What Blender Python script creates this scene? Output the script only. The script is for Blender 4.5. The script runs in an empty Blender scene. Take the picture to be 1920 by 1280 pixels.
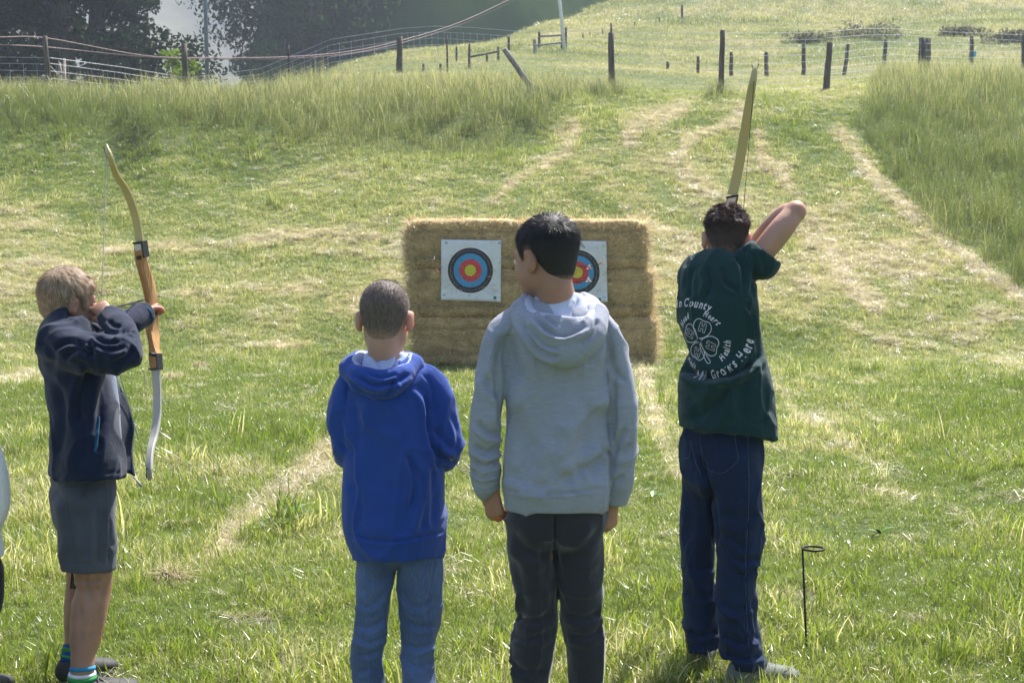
import bpy, bmesh, math, random
import numpy as np
from mathutils import Vector, Matrix
from mathutils.bvhtree import BVHTree
PI = math.pi
random.seed(7); RNG = np.random.default_rng(11)
SC = bpy.context.scene
COL = SC.collection

# ------------------------------------------------------------------ camera
F = 50/36*1920; HC = 1.45; TH = math.atan(202/F)
cam_d = bpy.data.cameras.new('camera'); cam = bpy.data.objects.new('camera', cam_d); COL.objects.link(cam)
cam.location = (0, 0, HC); cam.rotation_euler = (PI/2-TH, 0, 0)
cam_d.lens = 50; cam_d.sensor_width = 36; cam_d.clip_start = 0.1; cam_d.clip_end = 3000
cam_d.dof.use_dof = True; cam_d.dof.focus_distance = 6.0; cam_d.dof.aperture_fstop = 13.0
SC.camera = cam

# ------------------------------------------------------------------ sky and sun
HAZE = 0.0009
SUN_EL, SUN_AZ = math.radians(57), math.radians(30)      # azimuth measured from +Y towards +X
w = bpy.data.worlds.new('World'); SC.world = w; w.use_nodes = True
nt = w.node_tree; nt.nodes.clear()
sky = nt.nodes.new('ShaderNodeTexSky'); sky.sky_type = 'NISHITA'; sky.sun_disc = False
sky.sun_elevation = SUN_EL; sky.sun_rotation = SUN_AZ
sky.air_density = 1.0; sky.dust_density = 1.2; sky.ozone_density = 1.0
bg = nt.nodes.new('ShaderNodeBackground'); bg.inputs['Strength'].default_value = 0.085
wo = nt.nodes.new('ShaderNodeOutputWorld')
nt.links.new(sky.outputs[0], bg.inputs['Color']); nt.links.new(bg.outputs[0], wo.inputs['Surface'])
sd = bpy.data.lights.new('sun', 'SUN'); sd.energy = 5.0; sd.angle = math.radians(0.53); sd.color = (1.0, 0.955, 0.885)
sun = bpy.data.objects.new('sun', sd); COL.objects.link(sun)
sdir = Vector((math.sin(SUN_AZ)*math.cos(SUN_EL), math.cos(SUN_AZ)*math.cos(SUN_EL), math.sin(SUN_EL)))
sun.rotation_euler = sdir.to_track_quat('Z', 'Y').to_euler()
SC.view_settings.view_transform = 'Standard'; SC.view_settings.look = 'None'
SC.view_settings.exposure = 1.33; SC.view_settings.gamma = 1.0; SC.view_settings.use_curve_mapping = False
SC.cycles.use_denoising = True; SC.cycles.denoiser = 'OPENIMAGEDENOISE'
SC.cycles.max_bounces = 6; SC.cycles.diffuse_bounces = 3; SC.cycles.glossy_bounces = 2
SC.cycles.transmission_bounces = 4; SC.cycles.volume_bounces = 0; SC.cycles.transparent_max_bounces = 6
SC.cycles.use_adaptive_sampling = True; SC.cycles.adaptive_threshold = 0.008
SC.cycles.sample_clamp_indirect = 4.0

# ------------------------------------------------------------------ basic helpers
FV = Vector((0, math.cos(TH), -math.sin(TH))); UV_ = Vector((0, math.sin(TH), math.cos(TH)))
def ray(px, py):
    return Vector((1, 0, 0))*((px-960)/F) + FV + UV_*((640-py)/F)
def at(px, py, Y):
    """the point of the place seen at px,py of the 1920 photo, at world depth Y"""
    d = ray(px, py); k = Y/d.y
    return Vector((d.x*k, Y, HC+d.z*k))
def proj(P):
    P = np.asarray(P, float); x = P[:, 0]; y = P[:, 1]; z = P[:, 2]-HC
    dep = y*FV.y+z*FV.z; up = y*UV_.y+z*UV_.z
    dep = np.where(dep < .05, .05, dep)
    return 960+F*x/dep, 640-F*up/dep
def row_z(py, Y): return at(960, py, Y).z

def props(o, label=None, cat=None, group=None, kind=None):
    if label: o['label'] = label
    if cat: o['category'] = cat
    if group: o['group'] = group
    if kind: o['kind'] = kind
    return o
def empty(name, loc=(0, 0, 0), rz=0.0):
    o = bpy.data.objects.new(name, None); o.empty_display_size = .1
    o.location = loc; o.rotation_euler = (0, 0, rz); COL.objects.link(o); return o
def mesh_obj(name, V, Fc, mat=None, parent=None, smooth=False, attrs=None, mats=None, mi=None):
    me = bpy.data.meshes.new(name)
    V = np.asarray(V, np.float32)
    if isinstance(Fc, np.ndarray):
        n = len(Fc); k = Fc.shape[1]
        me.vertices.add(len(V)); me.vertices.foreach_set('co', V.ravel())
        me.loops.add(n*k); me.loops.foreach_set('vertex_index', Fc.ravel().astype(np.int32))
        me.polygons.add(n); me.polygons.foreach_set('loop_start', np.arange(0, n*k, k, dtype=np.int32))
        me.polygons.foreach_set('loop_total', np.full(n, k, np.int32))
        me.update(calc_edges=True)
    else:
        me.from_pydata([tuple(map(float, v)) for v in V], [], Fc)
    if mats:
        for m in mats: me.materials.append(m)
        if mi is not None: me.polygons.foreach_set('material_index', np.asarray(mi, np.int32))
    elif mat: me.materials.append(mat)
    if attrs:
        for an, (ty, dat) in attrs.items():
            a = me.attributes.new(an, ty, 'POINT')
            a.data.foreach_set('vector' if ty == 'FLOAT_VECTOR' else 'value', np.asarray(dat, np.float32).ravel())
    if smooth: me.polygons.foreach_set('use_smooth', np.ones(len(me.polygons), bool))
    me.update()
    o = bpy.data.objects.new(name, me); COL.objects.link(o)
    if parent: o.parent = parent
    return o
class MB:
    """collects simple solids that become one mesh"""
    def __init__(s): s.v = []; s.f = []
    def add(s, V, Fc):
        b = len(s.v); s.v += [tuple(v) for v in V]; s.f += [tuple(i+b for i in f) for f in Fc]
    def box(s, c, size, R=None, taper=1.0):
        c = Vector(c); h = [x/2 for x in size]; V = []
        for z in (-1, 1):
            t = taper if z > 0 else 1
            for x, y in ((-1, -1), (1, -1), (1, 1), (-1, 1)):
                p = Vector((x*h[0]*t, y*h[1]*t, z*h[2]))
                V.append(c+(R @ p if R else p))
        s.add(V, [(0, 3, 2, 1), (4, 5, 6, 7), (0, 1, 5, 4), (1, 2, 6, 5), (2, 3, 7, 6), (3, 0, 4, 7)])
    def tube(s, pts, rad, n=8, caps=True, ell=1.0, side=None):
        pts = [Vector(p) for p in pts]; k = len(pts)
        if not hasattr(rad, '__len__'): rad = [rad]*k
        V = []; 
        for i, p in enumerate(pts):
            d = (pts[min(i+1, k-1)]-pts[max(i-1, 0)]).normalized()
            ref = Vector(side) if side is not None else (Vector((0, 0, 1)) if abs(d.z) < .9 else Vector((1, 0, 0)))
            a = (ref-d*ref.dot(d)).normalized(); b = d.cross(a)
            for j in range(n):
                t = 2*PI*j/n; V.append(p+a*math.cos(t)*rad[i]+b*math.sin(t)*rad[i]*ell)
        Fc = []
        for i in range(k-1):
            for j in range(n):
                Fc.append((i*n+j, i*n+(j+1) % n, (i+1)*n+(j+1) % n, (i+1)*n+j))
        if caps: Fc += [tuple(range(n-1, -1, -1)), tuple((k-1)*n+j for j in range(n))]
        s.add(V, Fc)
    def build(s, name, mat, parent=None, smooth=False):
        o = mesh_obj(name, s.v, s.f, mat, parent)
        if smooth:
            o.data.polygons.foreach_set('use_smooth', np.ones(len(o.data.polygons), bool))
        # consistent outward normals
        bm = bmesh.new(); bm.from_mesh(o.data); bmesh.ops.recalc_face_normals(bm, faces=bm.faces); bm.to_mesh(o.data); bm.free()
        return o

# value noise, vectorised
def _h(i, j, k, seed):
    n = (i*73856093) ^ (j*19349663) ^ (k*83492791) ^ (seed*2654435761)
    n = (n ^ (n >> 13))*1274126177 & 0x7fffffff
    n = (n ^ (n >> 16)) & 0xffff
    return n/65535.0
def vnoise(P, s=1.0, seed=0):
    P = np.asarray(P, float)*s; I = np.floor(P).astype(np.int64); f = P-I; f = f*f*(3-2*f)
    r = 0
    for a in (0, 1):
        for b in (0, 1):
            for c in (0, 1):
                wgt = (f[:, 0] if a else 1-f[:, 0])*(f[:, 1] if b else 1-f[:, 1])*(f[:, 2] if c else 1-f[:, 2])
                r = r+wgt*_h(I[:, 0]+a, I[:, 1]+b, I[:, 2]+c, seed)
    return r*2-1
def fbm(P, s=1.0, o=3, seed=0):
    r = 0; a = 1; t = 0
    for i in range(o):
        r = r+a*vnoise(P, s*2**i, seed+i); t += a; a *= .5
    return r/t

# ------------------------------------------------------------------ materials
def new_mat(name):
    m = bpy.data.materials.new(name); m.use_nodes = True
    n = m.node_tree.nodes; l = m.node_tree.links
    return m, n, l, n['Principled BSDF']
def node(n, t, **kw):
    x = n.new(t)
    for k, v in kw.items():
        if k.startswith('i_'):
            x.inputs[int(k[2:])].default_value = v
        else: setattr(x, k, v)
    return x
def ramp(n, stops, interp='LINEAR'):
    r = n.new('ShaderNodeValToRGB'); cr = r.color_ramp; cr.interpolation = interp
    while len(cr.elements) < len(stops): cr.elements.new(.5)
    for e, (p, c) in zip(cr.elements, stops): e.position = p; e.color = (*c, 1) if len(c) == 3 else c
    return r
def simple(name, col, rough=.6, metal=0.0, var=.12, scale=30, bump=0.0, bscale=80, spec=.5, sss=0, stretch=(1, 1, 1)):
    m, n, l, b = new_mat(name)
    tc = node(n, 'ShaderNodeTexCoord'); mp = node(n, 'ShaderNodeMapping'); mp.inputs['Scale'].default_value = stretch
    l.new(tc.outputs['Object'], mp.inputs[0])
    nz = node(n, 'ShaderNodeTexNoise'); nz.inputs['Scale'].default_value = scale; nz.inputs['Detail'].default_value = 4
    l.new(mp.outputs[0], nz.inputs['Vector'])
    c = np.array(col)
    r = ramp(n, [(.3, tuple(c*(1-var))), (.7, tuple(np.minimum(c*(1+var), 1)))])
    l.new(nz.outputs['Fac'], r.inputs[0]); l.new(r.outputs[0], b.inputs['Base Color'])
    b.inputs['Roughness'].default_value = rough; b.inputs['Metallic'].default_value = metal
    b.inputs['Specular IOR Level'].default_value = spec
    if sss:
        b.inputs['Subsurface Weight'].default_value = sss; b.inputs['Subsurface Radius'].default_value = (1, .3, .12)
        b.inputs['Subsurface Scale'].default_value = .012
    if bump:
        nb = node(n, 'ShaderNodeTexNoise'); nb.inputs['Scale'].default_value = bscale; nb.inputs['Detail'].default_value = 3
        l.new(mp.outputs[0], nb.inputs['Vector'])
        bp = node(n, 'ShaderNodeBump'); bp.inputs['Strength'].default_value = 1; bp.inputs['Distance'].default_value = bump
        l.new(nb.outputs['Fac'], bp.inputs['Height']); l.new(bp.outputs[0], b.inputs['Normal'])
    return m

# ------------------------------------------------------------------ terrain heights
COLS = np.array([-1200, -400, 0, 250, 500, 620, 750, 960, 1150, 1350, 1550, 1750, 1920, 2300, 3200], float)
YS = [-40, 14, 16.5, 18, 21, 24, 26, 28, 30, 32, 35, 40, 46, 50, 60, 70, 80, 100, 130, 180, 260, 420, 900]
def _colprof(px):
    """ground height at the YS for one direction"""
    L = [0, 0, 0.0, .42, 1.15, 2.0, 2.55, 3.6, 4.15, 4.35, 4.3, 4.0, 3.6, 3.4, 3, 2.6, 2, 1, 0, 0, 0, 0, 0]            # bank then valley
    M = [0, 0, 0.0, .45, 1.25, 2.2, 2.8, 3.6, 4.2, 4.6, 5.1, row_z(150, 40), row_z(132, 46), row_z(126, 50), row_z(128, 60), 6.8, 5, 1, 0, 0, 0, 0, 0]
    N = [0, 0, 0.0, .5, 1.35, 2.35, 2.95, 3.65, 4.25, 4.6, 5.1, row_z(143, 40), row_z(118, 46), row_z(106, 50), row_z(92, 60), 9.8, 8, 5, 2, 0, 0, 0, 0]
    C = [0, 0, 0.0, .5, 1.4, 2.45, 3.05, 3.7, 4.3, 4.7, row_z(153, 35), row_z(134, 40), row_z(112, 46), row_z(100, 50), row_z(75, 60), row_z(58, 70), row_z(44, 80), row_z(50, 100), 14, 8, 4, 0, 0]
    R1 = [0, 0, 0.0, .5, 1.4, 2.5, 3.2, 3.8, 4.35, 4.75, row_z(160, 35), row_z(145, 40), row_z(122, 46), row_z(110, 50), row_z(82, 60), row_z(60, 70), row_z(42, 80), row_z(0, 100), 22, 18, 10, 5, 0]
    R = [0, 0, 0.0, .5, 1.4, 2.5, 3.2, 3.85, 4.35, 4.65, row_z(166, 35), row_z(153, 40), row_z(142, 46), row_z(132, 50), row_z(96, 60), row_z(62, 70), row_z(32, 80), row_z(-40, 100), 34, 46, 55, 60, 60]
    RR = [0, 0, 0.0, .5, 1.3, 2.3, 3.0, 3.7, 4.3, 4.75, 5.2, row_z(150, 40), row_z(136, 46), row_z(128, 50), row_z(92, 60), row_z(52, 70), row_z(20, 80), row_z(-60, 100), 38, 52, 62, 70, 70]
    keys = [-1200, 480, 620, 750, 1000, 1150, 1350, 1920, 3200]
    prof = [L, L, M, N, C, R1, R, RR, RR]
    out = [np.interp(px, keys, [p[i] for p in prof]) for i in range(len(YS))]
    return out
_A = np.linspace(-1200, 3200, 221)
_ly = lambda Y: np.sign(Y)*np.log1p(np.abs(Y)/20)
_LY = np.linspace(_ly(-40), _ly(900), 520)
T = np.array([np.interp(_LY, [_ly(y) for y in YS], _colprof(a)) for a in _A])
for _ in range(3):
    T[:, 1:-1] = (T[:, :-2]+T[:, 1:-1]*2+T[:, 2:])/4
for _ in range(4):
    T[1:-1] = (T[:-2]+T[1:-1]*2+T[2:])/4
def ground(X, Y):
    X = np.asarray(X, float); Y = np.asarray(Y, float)
    a = 960+F*X/np.maximum(Y, 9.0)
    a = np.clip(a, -1200, 3200)
    fi = (a+1200)/4400*220; fj = np.clip((_ly(Y)-_LY[0])/(_LY[-1]-_LY[0]), 0, 1)*519
    i = np.clip(fi.astype(int), 0, 219); j = np.clip(fj.astype(int), 0, 518); u = fi-i; v = fj-j
    z = T[i, j]*(1-u)*(1-v)+T[i+1, j]*u*(1-v)+T[i, j+1]*(1-u)*v+T[i+1, j+1]*u*v
    P = np.stack([X, Y, X*0], -1).reshape(-1, 3)
    n = (fbm(P, .9, 2, 3)*.02+fbm(P, .22, 2, 9)*np.clip((Y.ravel()-17)/12, 0, 1)*.16
         + fbm(P, .05, 2, 5)*np.clip((Y.ravel()-45)/40, 0, 1)*.8).reshape(z.shape)
    # the fold in the left bank
    z = z+n+.35*np.exp(-((a-300)/45)**2)*np.exp(-((Y-27)/2.2)**2)-.2*np.exp(-((a-215)/38)**2)*np.exp(-((Y-27.3)/2)**2)
    z = z-.35*np.exp(-((a-900)/170)**4)*np.exp(-((Y-27.0)/1.1)**2)
    return z
def gz(x, y): return float(ground(np.array([x]), np.array([y]))[0])
def on_ground(px, py, y0=3.5, y1=150):
    """first ground point seen at px,py"""
    ys = np.exp(np.linspace(math.log(y0), math.log(y1), 900)); d = ray(px, py)
    k = ys/d.y; z = HC+d.z*k; g = ground(d.x*k, ys)
    h = np.nonzero(z < g)[0]
    i = h[0] if len(h) else len(ys)-1
    return Vector((d.x*k[i], ys[i], g[i]))

# where the grass is dry, tall, bare: measured on the place seen from the camera and pinned to the ground
DRY = [(620, 448, 170, 13, .9), (430, 462, 110, 9, .7), (90, 470, 110, 9, .5), (480, 520, 210, 38, .5), (60, 552, 80, 10, .9), (650, 520, 90, 26, .55),
 (380, 548, 120, 9, .6), (560, 560, 90, 16, .5), (690, 580, 40, 14, .6), (1210, 228, 55, 32, .95), (1245, 300, 40, 50, .7), (1310, 330, 50, 34, .7), (1385, 228, 22, 38, .9), (1300, 255, 70, 14, .7),
 (1470, 330, 26, 50, .8), (1430, 285, 20, 40, .6), (1500, 400, 30, 40, .6), (1570, 490, 48, 26, .9), (1605, 535, 52, 26, .9), (1530, 520, 60, 30, .7), (1700, 500, 80, 26, .75),
 (1780, 440, 60, 22, .7), (1840, 480, 46, 20, .9), (1280, 440, 60, 14, .7), (1290, 390, 40, 30, .3), (1060, 250, 34, 36, .8), (1000, 330, 60, 30, .5), (930, 380, 50, 16, .6), (1060, 380, 90, 10, .5),
 (600, 880, 44, 18, .95), (545, 930, 50, 20, .95), (475, 990, 50, 20, .9), (420, 1035, 40, 14, .8), (1235, 790, 22, 60, .7), (1215, 700, 40, 8, .8), (1520, 790, 50, 22, .6), (1560, 830, 70, 16, .4),
 (30, 712, 60, 9, .8), (320, 712, 34, 7, .8), (370, 690, 22, 8, .8), (1690, 650, 130, 16, .6), (1620, 600, 60, 16, .5), (1900, 660, 80, 20, .5), (1480, 1128, 70, 18, .8), (30, 965, 50, 16, .6), (480, 880, 60, 18, .3), (1640, 930, 100, 14, .5), (1720, 1165, 80, 12, .5),
 (1100, 560, 60, 12, .3), (1350, 1100, 60, 14, .3), (870, 1130, 50, 14, .4), (900, 1010, 50, 10, .3), (240, 650, 80, 12, .4), (420, 655, 100, 8, .45), (530, 640, 100, 6, .4), (1150, 155, 140, 14, .6), (1450, 165, 300, 13, .6), (900, 345, 50, 10, .3), (1345, 190, 200, 22, .35),
 (1250, 140, 200, 8, .4), (1790, 150, 150, 8, .5), (1670, 170, 120, 12, .3), (1050, 130, 160, 20, .35)]
BARE = [(1525, 1126, 66, 17, 1.1), (1385, 215, 16, 22, .6), (300, 268, 50, 10, .6), (660, 215, 60, 14, .0), (820, 212, 130, 16, .45), (60, 700, 20, 5, .4), (30, 950, 26, 8, .6), (430, 1040, 14, 6, .5), (1240, 580, 20, 6, .4), (650, 325, 40, 6, .7), (180, 380, 30, 6, .6), (1690, 500, 50, 14, .5), (560, 520, 50, 9, .3), (1340, 200, 16, 14, .3)]
LUSH = [(500, 385, 50, 14, .8), (1110, 385, 40, 14, .8), (1290, 240, 30, 20, .5), (960, 260, 80, 60, .5), (1600, 600, 60, 20, .4), (700, 690, 120, 12, .4), (540, 990, 30, 16, .9), (420, 440, 30, 8, .7), (260, 480, 50, 8, .7), (1400, 510, 20, 20, .6), (1480, 470, 20, 30, .5)]
TRACKS = [([(1275, 203), (1232, 222), (1195, 240), (1180, 262)], 16, .95), ([(1395, 205), (1378, 235), (1320, 250), (1290, 272), (1262, 300)], 11, .85), ([(1290, 262), (1278, 300), (1296, 338), (1325, 356), (1340, 385)], 9, .95), ([(1255, 305), (1300, 350), (1335, 380)], 8, .8),
 ([(1425, 255), (1432, 300), (1470, 325), (1488, 360), (1510, 400), (1545, 440)], 10, .9), ([(1440, 320), (1400, 300), (1380, 320)], 6, .7), ([(1562, 470), (1575, 510), (1610, 545), (1650, 575)], 22, .95), ([(1500, 440), (1560, 480), (1640, 500), (1700, 520)], 12, .7), ([(1440, 560), (1520, 525), (1570, 520)], 10, .75),
 ([(1640, 330), (1700, 385), (1770, 430), (1800, 470), (1860, 520), (1925, 565)], 11, .95), ([(1780, 460), (1830, 485), (1850, 500)], 16, .9), ([(1085, 235), (1075, 260), (1062, 285), (1020, 310)], 12, .8), ([(1020, 310), (950, 350), (915, 385)], 7, .7), ([(1160, 380), (1180, 410), (1200, 425)], 6, .6), ([(1110, 360), (1165, 345)], 6, .6),
 ([(1225, 425), (1262, 438), (1300, 448)], 9, .8), ([(0, 556), (90, 546), (180, 556)], 6, .95), ([(200, 470), (330, 462), (450, 458), (560, 440), (660, 436), (765, 462)], 7, .9), ([(560, 470), (640, 478), (760, 470)], 5, .6), ([(250, 556), (400, 548), (520, 540), (600, 548), (665, 580), (690, 600)], 5, .75),
 ([(640, 842), (600, 868), (560, 895), (520, 930), (480, 965), (430, 1010), (385, 1045)], 19, .85), ([(1200, 700), (1228, 770), (1240, 830), (1275, 890)], 14, .75), ([(1460, 730), (1500, 785), (1570, 825), (1640, 880), (1700, 960)], 9, .6), ([(1560, 600), (1650, 640), (1760, 655), (1920, 690)], 6, .6), ([(370, 655), (480, 652), (610, 638)], 4, .8), ([(0, 712), (70, 704)], 7, .8), ([(1480, 790), (1560, 800), (1660, 790)], 5, .5)]
def _tracks(px, py):
    r = np.zeros_like(px)
    for pl, w_, a in TRACKS:
        bd = np.full(len(px), 1e9)
        for (x0, y0), (x1, y1) in zip(pl, pl[1:]):
            ex, ey = x1-x0, y1-y0; t = np.clip(((px-x0)*ex+(py-y0)*ey)/(ex*ex+ey*ey), 0, 1); bd = np.minimum(bd, np.hypot(px-x0-t*ex, py-y0-t*ey))
        r = np.maximum(r, 1.15*a*np.exp(-(bd/w_)**4))
    return r
def _gsum(px, py, L):
    r = np.zeros_like(px)
    for (cx, cy, rx, ry, a) in L:
        r = np.maximum(r, a*np.exp(-(((px-cx)/rx)**2+((py-cy)/ry)**2)))
    return r
# the mown edge on the right: a straight line on the slope
def edge_right(px, py):
    return np.interp(py, [150, 245, 300, 380, 460, 545, 640, 760], [1640, 1592, 1640, 1700, 1790, 1920, 2080, 2300])-px
def edge_left(px, py):
    """positive above the toe of the left bank"""
    toe = np.interp(px, [-300, 0, 150, 280, 400, 560, 700, 850, 960, 1030, 1065, 1090], [290, 290, 285, 292, 296, 300, 318, 330, 320, 270, 220, 190])
    return toe-py
def fields(X, Y, Z):
    P = np.stack([X, Y, Z], -1)
    px, py = proj(P)
    wob = np.stack([X, Y, X*0], -1)
    n1 = fbm(wob, .8, 3, 21); n2 = fbm(wob, .3, 3, 31); n3 = fbm(wob, 2.5, 2, 41)
    qx = px+n1*26*np.clip(12/np.maximum(Y, 1), .3, 2); qy = py+n3*7
    er = edge_right(qx+n3*4, qy); el = edge_left(qx, py+n1*12)
    tallR = np.clip(-er/22+.35+.2*n3, 0, 1)*(Y > 12)*(Y < 45)
    tallL = np.clip(el/75+.12+.25*n3, 0, 1)*(Y > 19)*(Y < 33.5)*(px < 1110)
    tall = np.maximum(tallR, tallL)
    tall = np.maximum(tall, _gsum(qx, qy, [(1125, 176, 55, 14, .9), (1345, 182, 26, 14, .8), (1030, 175, 60, 16, .8)])*(Y < 34))
    dry = np.maximum(_gsum(qx, qy, DRY)*.8, _tracks(px+n1*9+n3*7, py+n3*5+n1*3)*(Y < 40)*np.clip(1.0+.55*n3+.35*n1, 0, 1.1))
    bare = _gsum(qx, qy, BARE)
    lush = _gsum(qx, qy, LUSH)
    ridge = 1-np.abs(fbm(wob*np.array([.5, 1.3, 1]), .5, 3, 61))*2
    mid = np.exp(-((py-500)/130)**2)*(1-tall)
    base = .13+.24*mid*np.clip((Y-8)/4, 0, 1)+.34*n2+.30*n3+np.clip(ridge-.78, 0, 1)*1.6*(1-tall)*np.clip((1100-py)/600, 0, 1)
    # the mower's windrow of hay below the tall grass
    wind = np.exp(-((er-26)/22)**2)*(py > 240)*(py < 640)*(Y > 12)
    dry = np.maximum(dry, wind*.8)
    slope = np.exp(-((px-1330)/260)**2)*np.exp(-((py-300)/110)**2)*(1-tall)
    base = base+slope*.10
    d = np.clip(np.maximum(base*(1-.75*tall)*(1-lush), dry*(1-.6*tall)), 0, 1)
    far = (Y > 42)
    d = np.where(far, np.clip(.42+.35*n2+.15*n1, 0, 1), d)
    return dict(px=px, py=py, dry=d, bare=bare, tall=tall, lush=lush, n1=n1, n2=n2, n3=n3)
# ------------------------------------------------------------------ ground
def ground_mat():
    m, n, l, b = new_mat('meadow_soil')
    at_ = node(n, 'ShaderNodeAttribute', attribute_name='fld')       # x dry, y bare, z lush/tall
    sp = node(n, 'ShaderNodeSeparateXYZ'); l.new(at_.outputs['Vector'], sp.inputs[0])
    tc = node(n, 'ShaderNodeTexCoord')
    def nz(s, d=5):
        x = node(n, 'ShaderNodeTexNoise'); x.inputs['Scale'].default_value = s; x.inputs['Detail'].default_value = d
        l.new(tc.outputs['Object'], x.inputs['Vector']); return x
    na, nb, nc = nz(28), nz(5), nz(110)
    ad = node(n, 'ShaderNodeMath', operation='MULTIPLY_ADD', i_1=.55, i_2=-.27); l.new(nb.outputs['Fac'], ad.inputs[0])
    a2 = node(n, 'ShaderNodeMath', operation='ADD'); l.new(sp.outputs[0], a2.inputs[0]); l.new(ad.outputs[0], a2.inputs[1])
    r = ramp(n, [(.0, (.050, .080, .016)), (.35, (.11, .135, .034)), (.6, (.21, .185, .075)), (.9, (.44, .37, .255))])
    l.new(a2.outputs[0], r.inputs[0])
    r2 = ramp(n, [(.38, (.35, .36, .34)), (.62, (1.5, 1.45, 1.4))]); l.new(na.outputs['Fac'], r2.inputs[0])
    mx = node(n, 'ShaderNodeMix', data_type='RGBA', blend_type='MULTIPLY'); mx.inputs[0].default_value = .8
    l.new(r.outputs[0], mx.inputs[6]); l.new(r2.outputs[0], mx.inputs[7])
    soil = ramp(n, [(.3, (.055, .036, .024)), (.7, (.13, .085, .058))]); l.new(nc.outputs['Fac'], soil.inputs[0])
    m2 = node(n, 'ShaderNodeMix', data_type='RGBA'); l.new(sp.outputs[1], m2.inputs[0]); l.new(mx.outputs[2], m2.inputs[6]); l.new(soil.outputs[0], m2.inputs[7])
    l.new(m2.outputs[2], b.inputs['Base Color']); b.inputs['Roughness'].default_value = .9; b.inputs['Specular IOR Level'].default_value = .2
    bp = node(n, 'ShaderNodeBump'); bp.inputs['Distance'].default_value = .02; bp.inputs['Strength'].default_value = .7
    l.new(na.outputs['Fac'], bp.inputs['Height']); l.new(bp.outputs[0], b.inputs['Normal'])
    return m
NU, NV = 300, 420
us = np.linspace(-1, 1, NU); us = us*.6+us**3*.4
ly = np.linspace(_ly(-35), _ly(800), NV); ysg = np.sign(ly)*(np.expm1(np.abs(ly))*20)
Xg = us[None, :]*(9+np.maximum(ysg, 0)*.85)[:, None]; Yg = np.repeat(ysg[:, None], NU, 1)
Zg = ground(Xg, Yg)
Vg = np.stack([Xg, Yg, Zg], -1).reshape(-1, 3)
i0 = (np.arange(NV-1)[:, None]*NU+np.arange(NU-1)[None, :]).ravel()
Fg = np.stack([i0, i0+1, i0+NU+1, i0+NU], -1)
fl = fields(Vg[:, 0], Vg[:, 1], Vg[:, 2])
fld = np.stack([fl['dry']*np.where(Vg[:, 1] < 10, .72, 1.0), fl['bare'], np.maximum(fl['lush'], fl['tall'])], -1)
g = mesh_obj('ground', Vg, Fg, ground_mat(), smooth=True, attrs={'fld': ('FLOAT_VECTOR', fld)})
props(g, kind='structure')

# far pale hill seen between the trees
def hill_mesh(name, cx, cy, rx, ry, h, mat, n=70, seed=1, base=0, pw=1.0):
    xs = np.linspace(-1, 1, n); X, Y = np.meshgrid(xs, xs)
    r = np.sqrt(X**2+Y**2); Z = h*np.clip(1-r**2, 0, 1)**pw
    P = np.stack([X*rx+cx, Y*ry+cy, X*0], -1).reshape(-1, 3)
    Z = Z.ravel()*(1+.25*fbm(P, 1/90, 3, seed))+fbm(P, 1/25, 3, seed+5)*2+base
    P[:, 2] = Z
    i0 = (np.arange(n-1)[:, None]*n+np.arange(n-1)[None, :]).ravel()
    o = mesh_obj(name, P, np.stack([i0, i0+1, i0+n+1, i0+n], -1), mat, smooth=True)
    return props(o, kind='structure')
def hill_mat(name, c1, c2, c3=None, sc=.02):
    m, n, l, b = new_mat(name)
    tc = node(n, 'ShaderNodeTexCoord')
    a = node(n, 'ShaderNodeTexNoise'); a.inputs['Scale'].default_value = sc; a.inputs['Detail'].default_value = 8; a.inputs['Roughness'].default_value = .62
    l.new(tc.outputs['Object'], a.inputs['Vector'])
    st = [(.38, c1), (.6, c2)] + ([(.72, c3)] if c3 else [])
    r = ramp(n, st); l.new(a.outputs['Fac'], r.inputs[0]); l.new(r.outputs[0], b.inputs['Base Color'])
    b.inputs['Roughness'].default_value = 1; b.inputs['Specular IOR Level'].default_value = 0
    return m
hill_mesh('distant_hill', -95, 520, 230, 170, 105, hill_mat('pale_grass_hill', (.15, .15, .11), (.29, .265, .175), (.34, .31, .21), .035), seed=3)
# the valley side with the dark wood
wm = hill_mat('painted_shade_slope_grass', (.030, .052, .022), (.055, .085, .032), (.04, .06, .02), .12)  # tree shade over the slope is put into this darkened grass colour
hill_mesh('wooded_slope', -4, 165, 26, 85, 56, wm, n=110, seed=8, base=-3, pw=.8)

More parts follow.
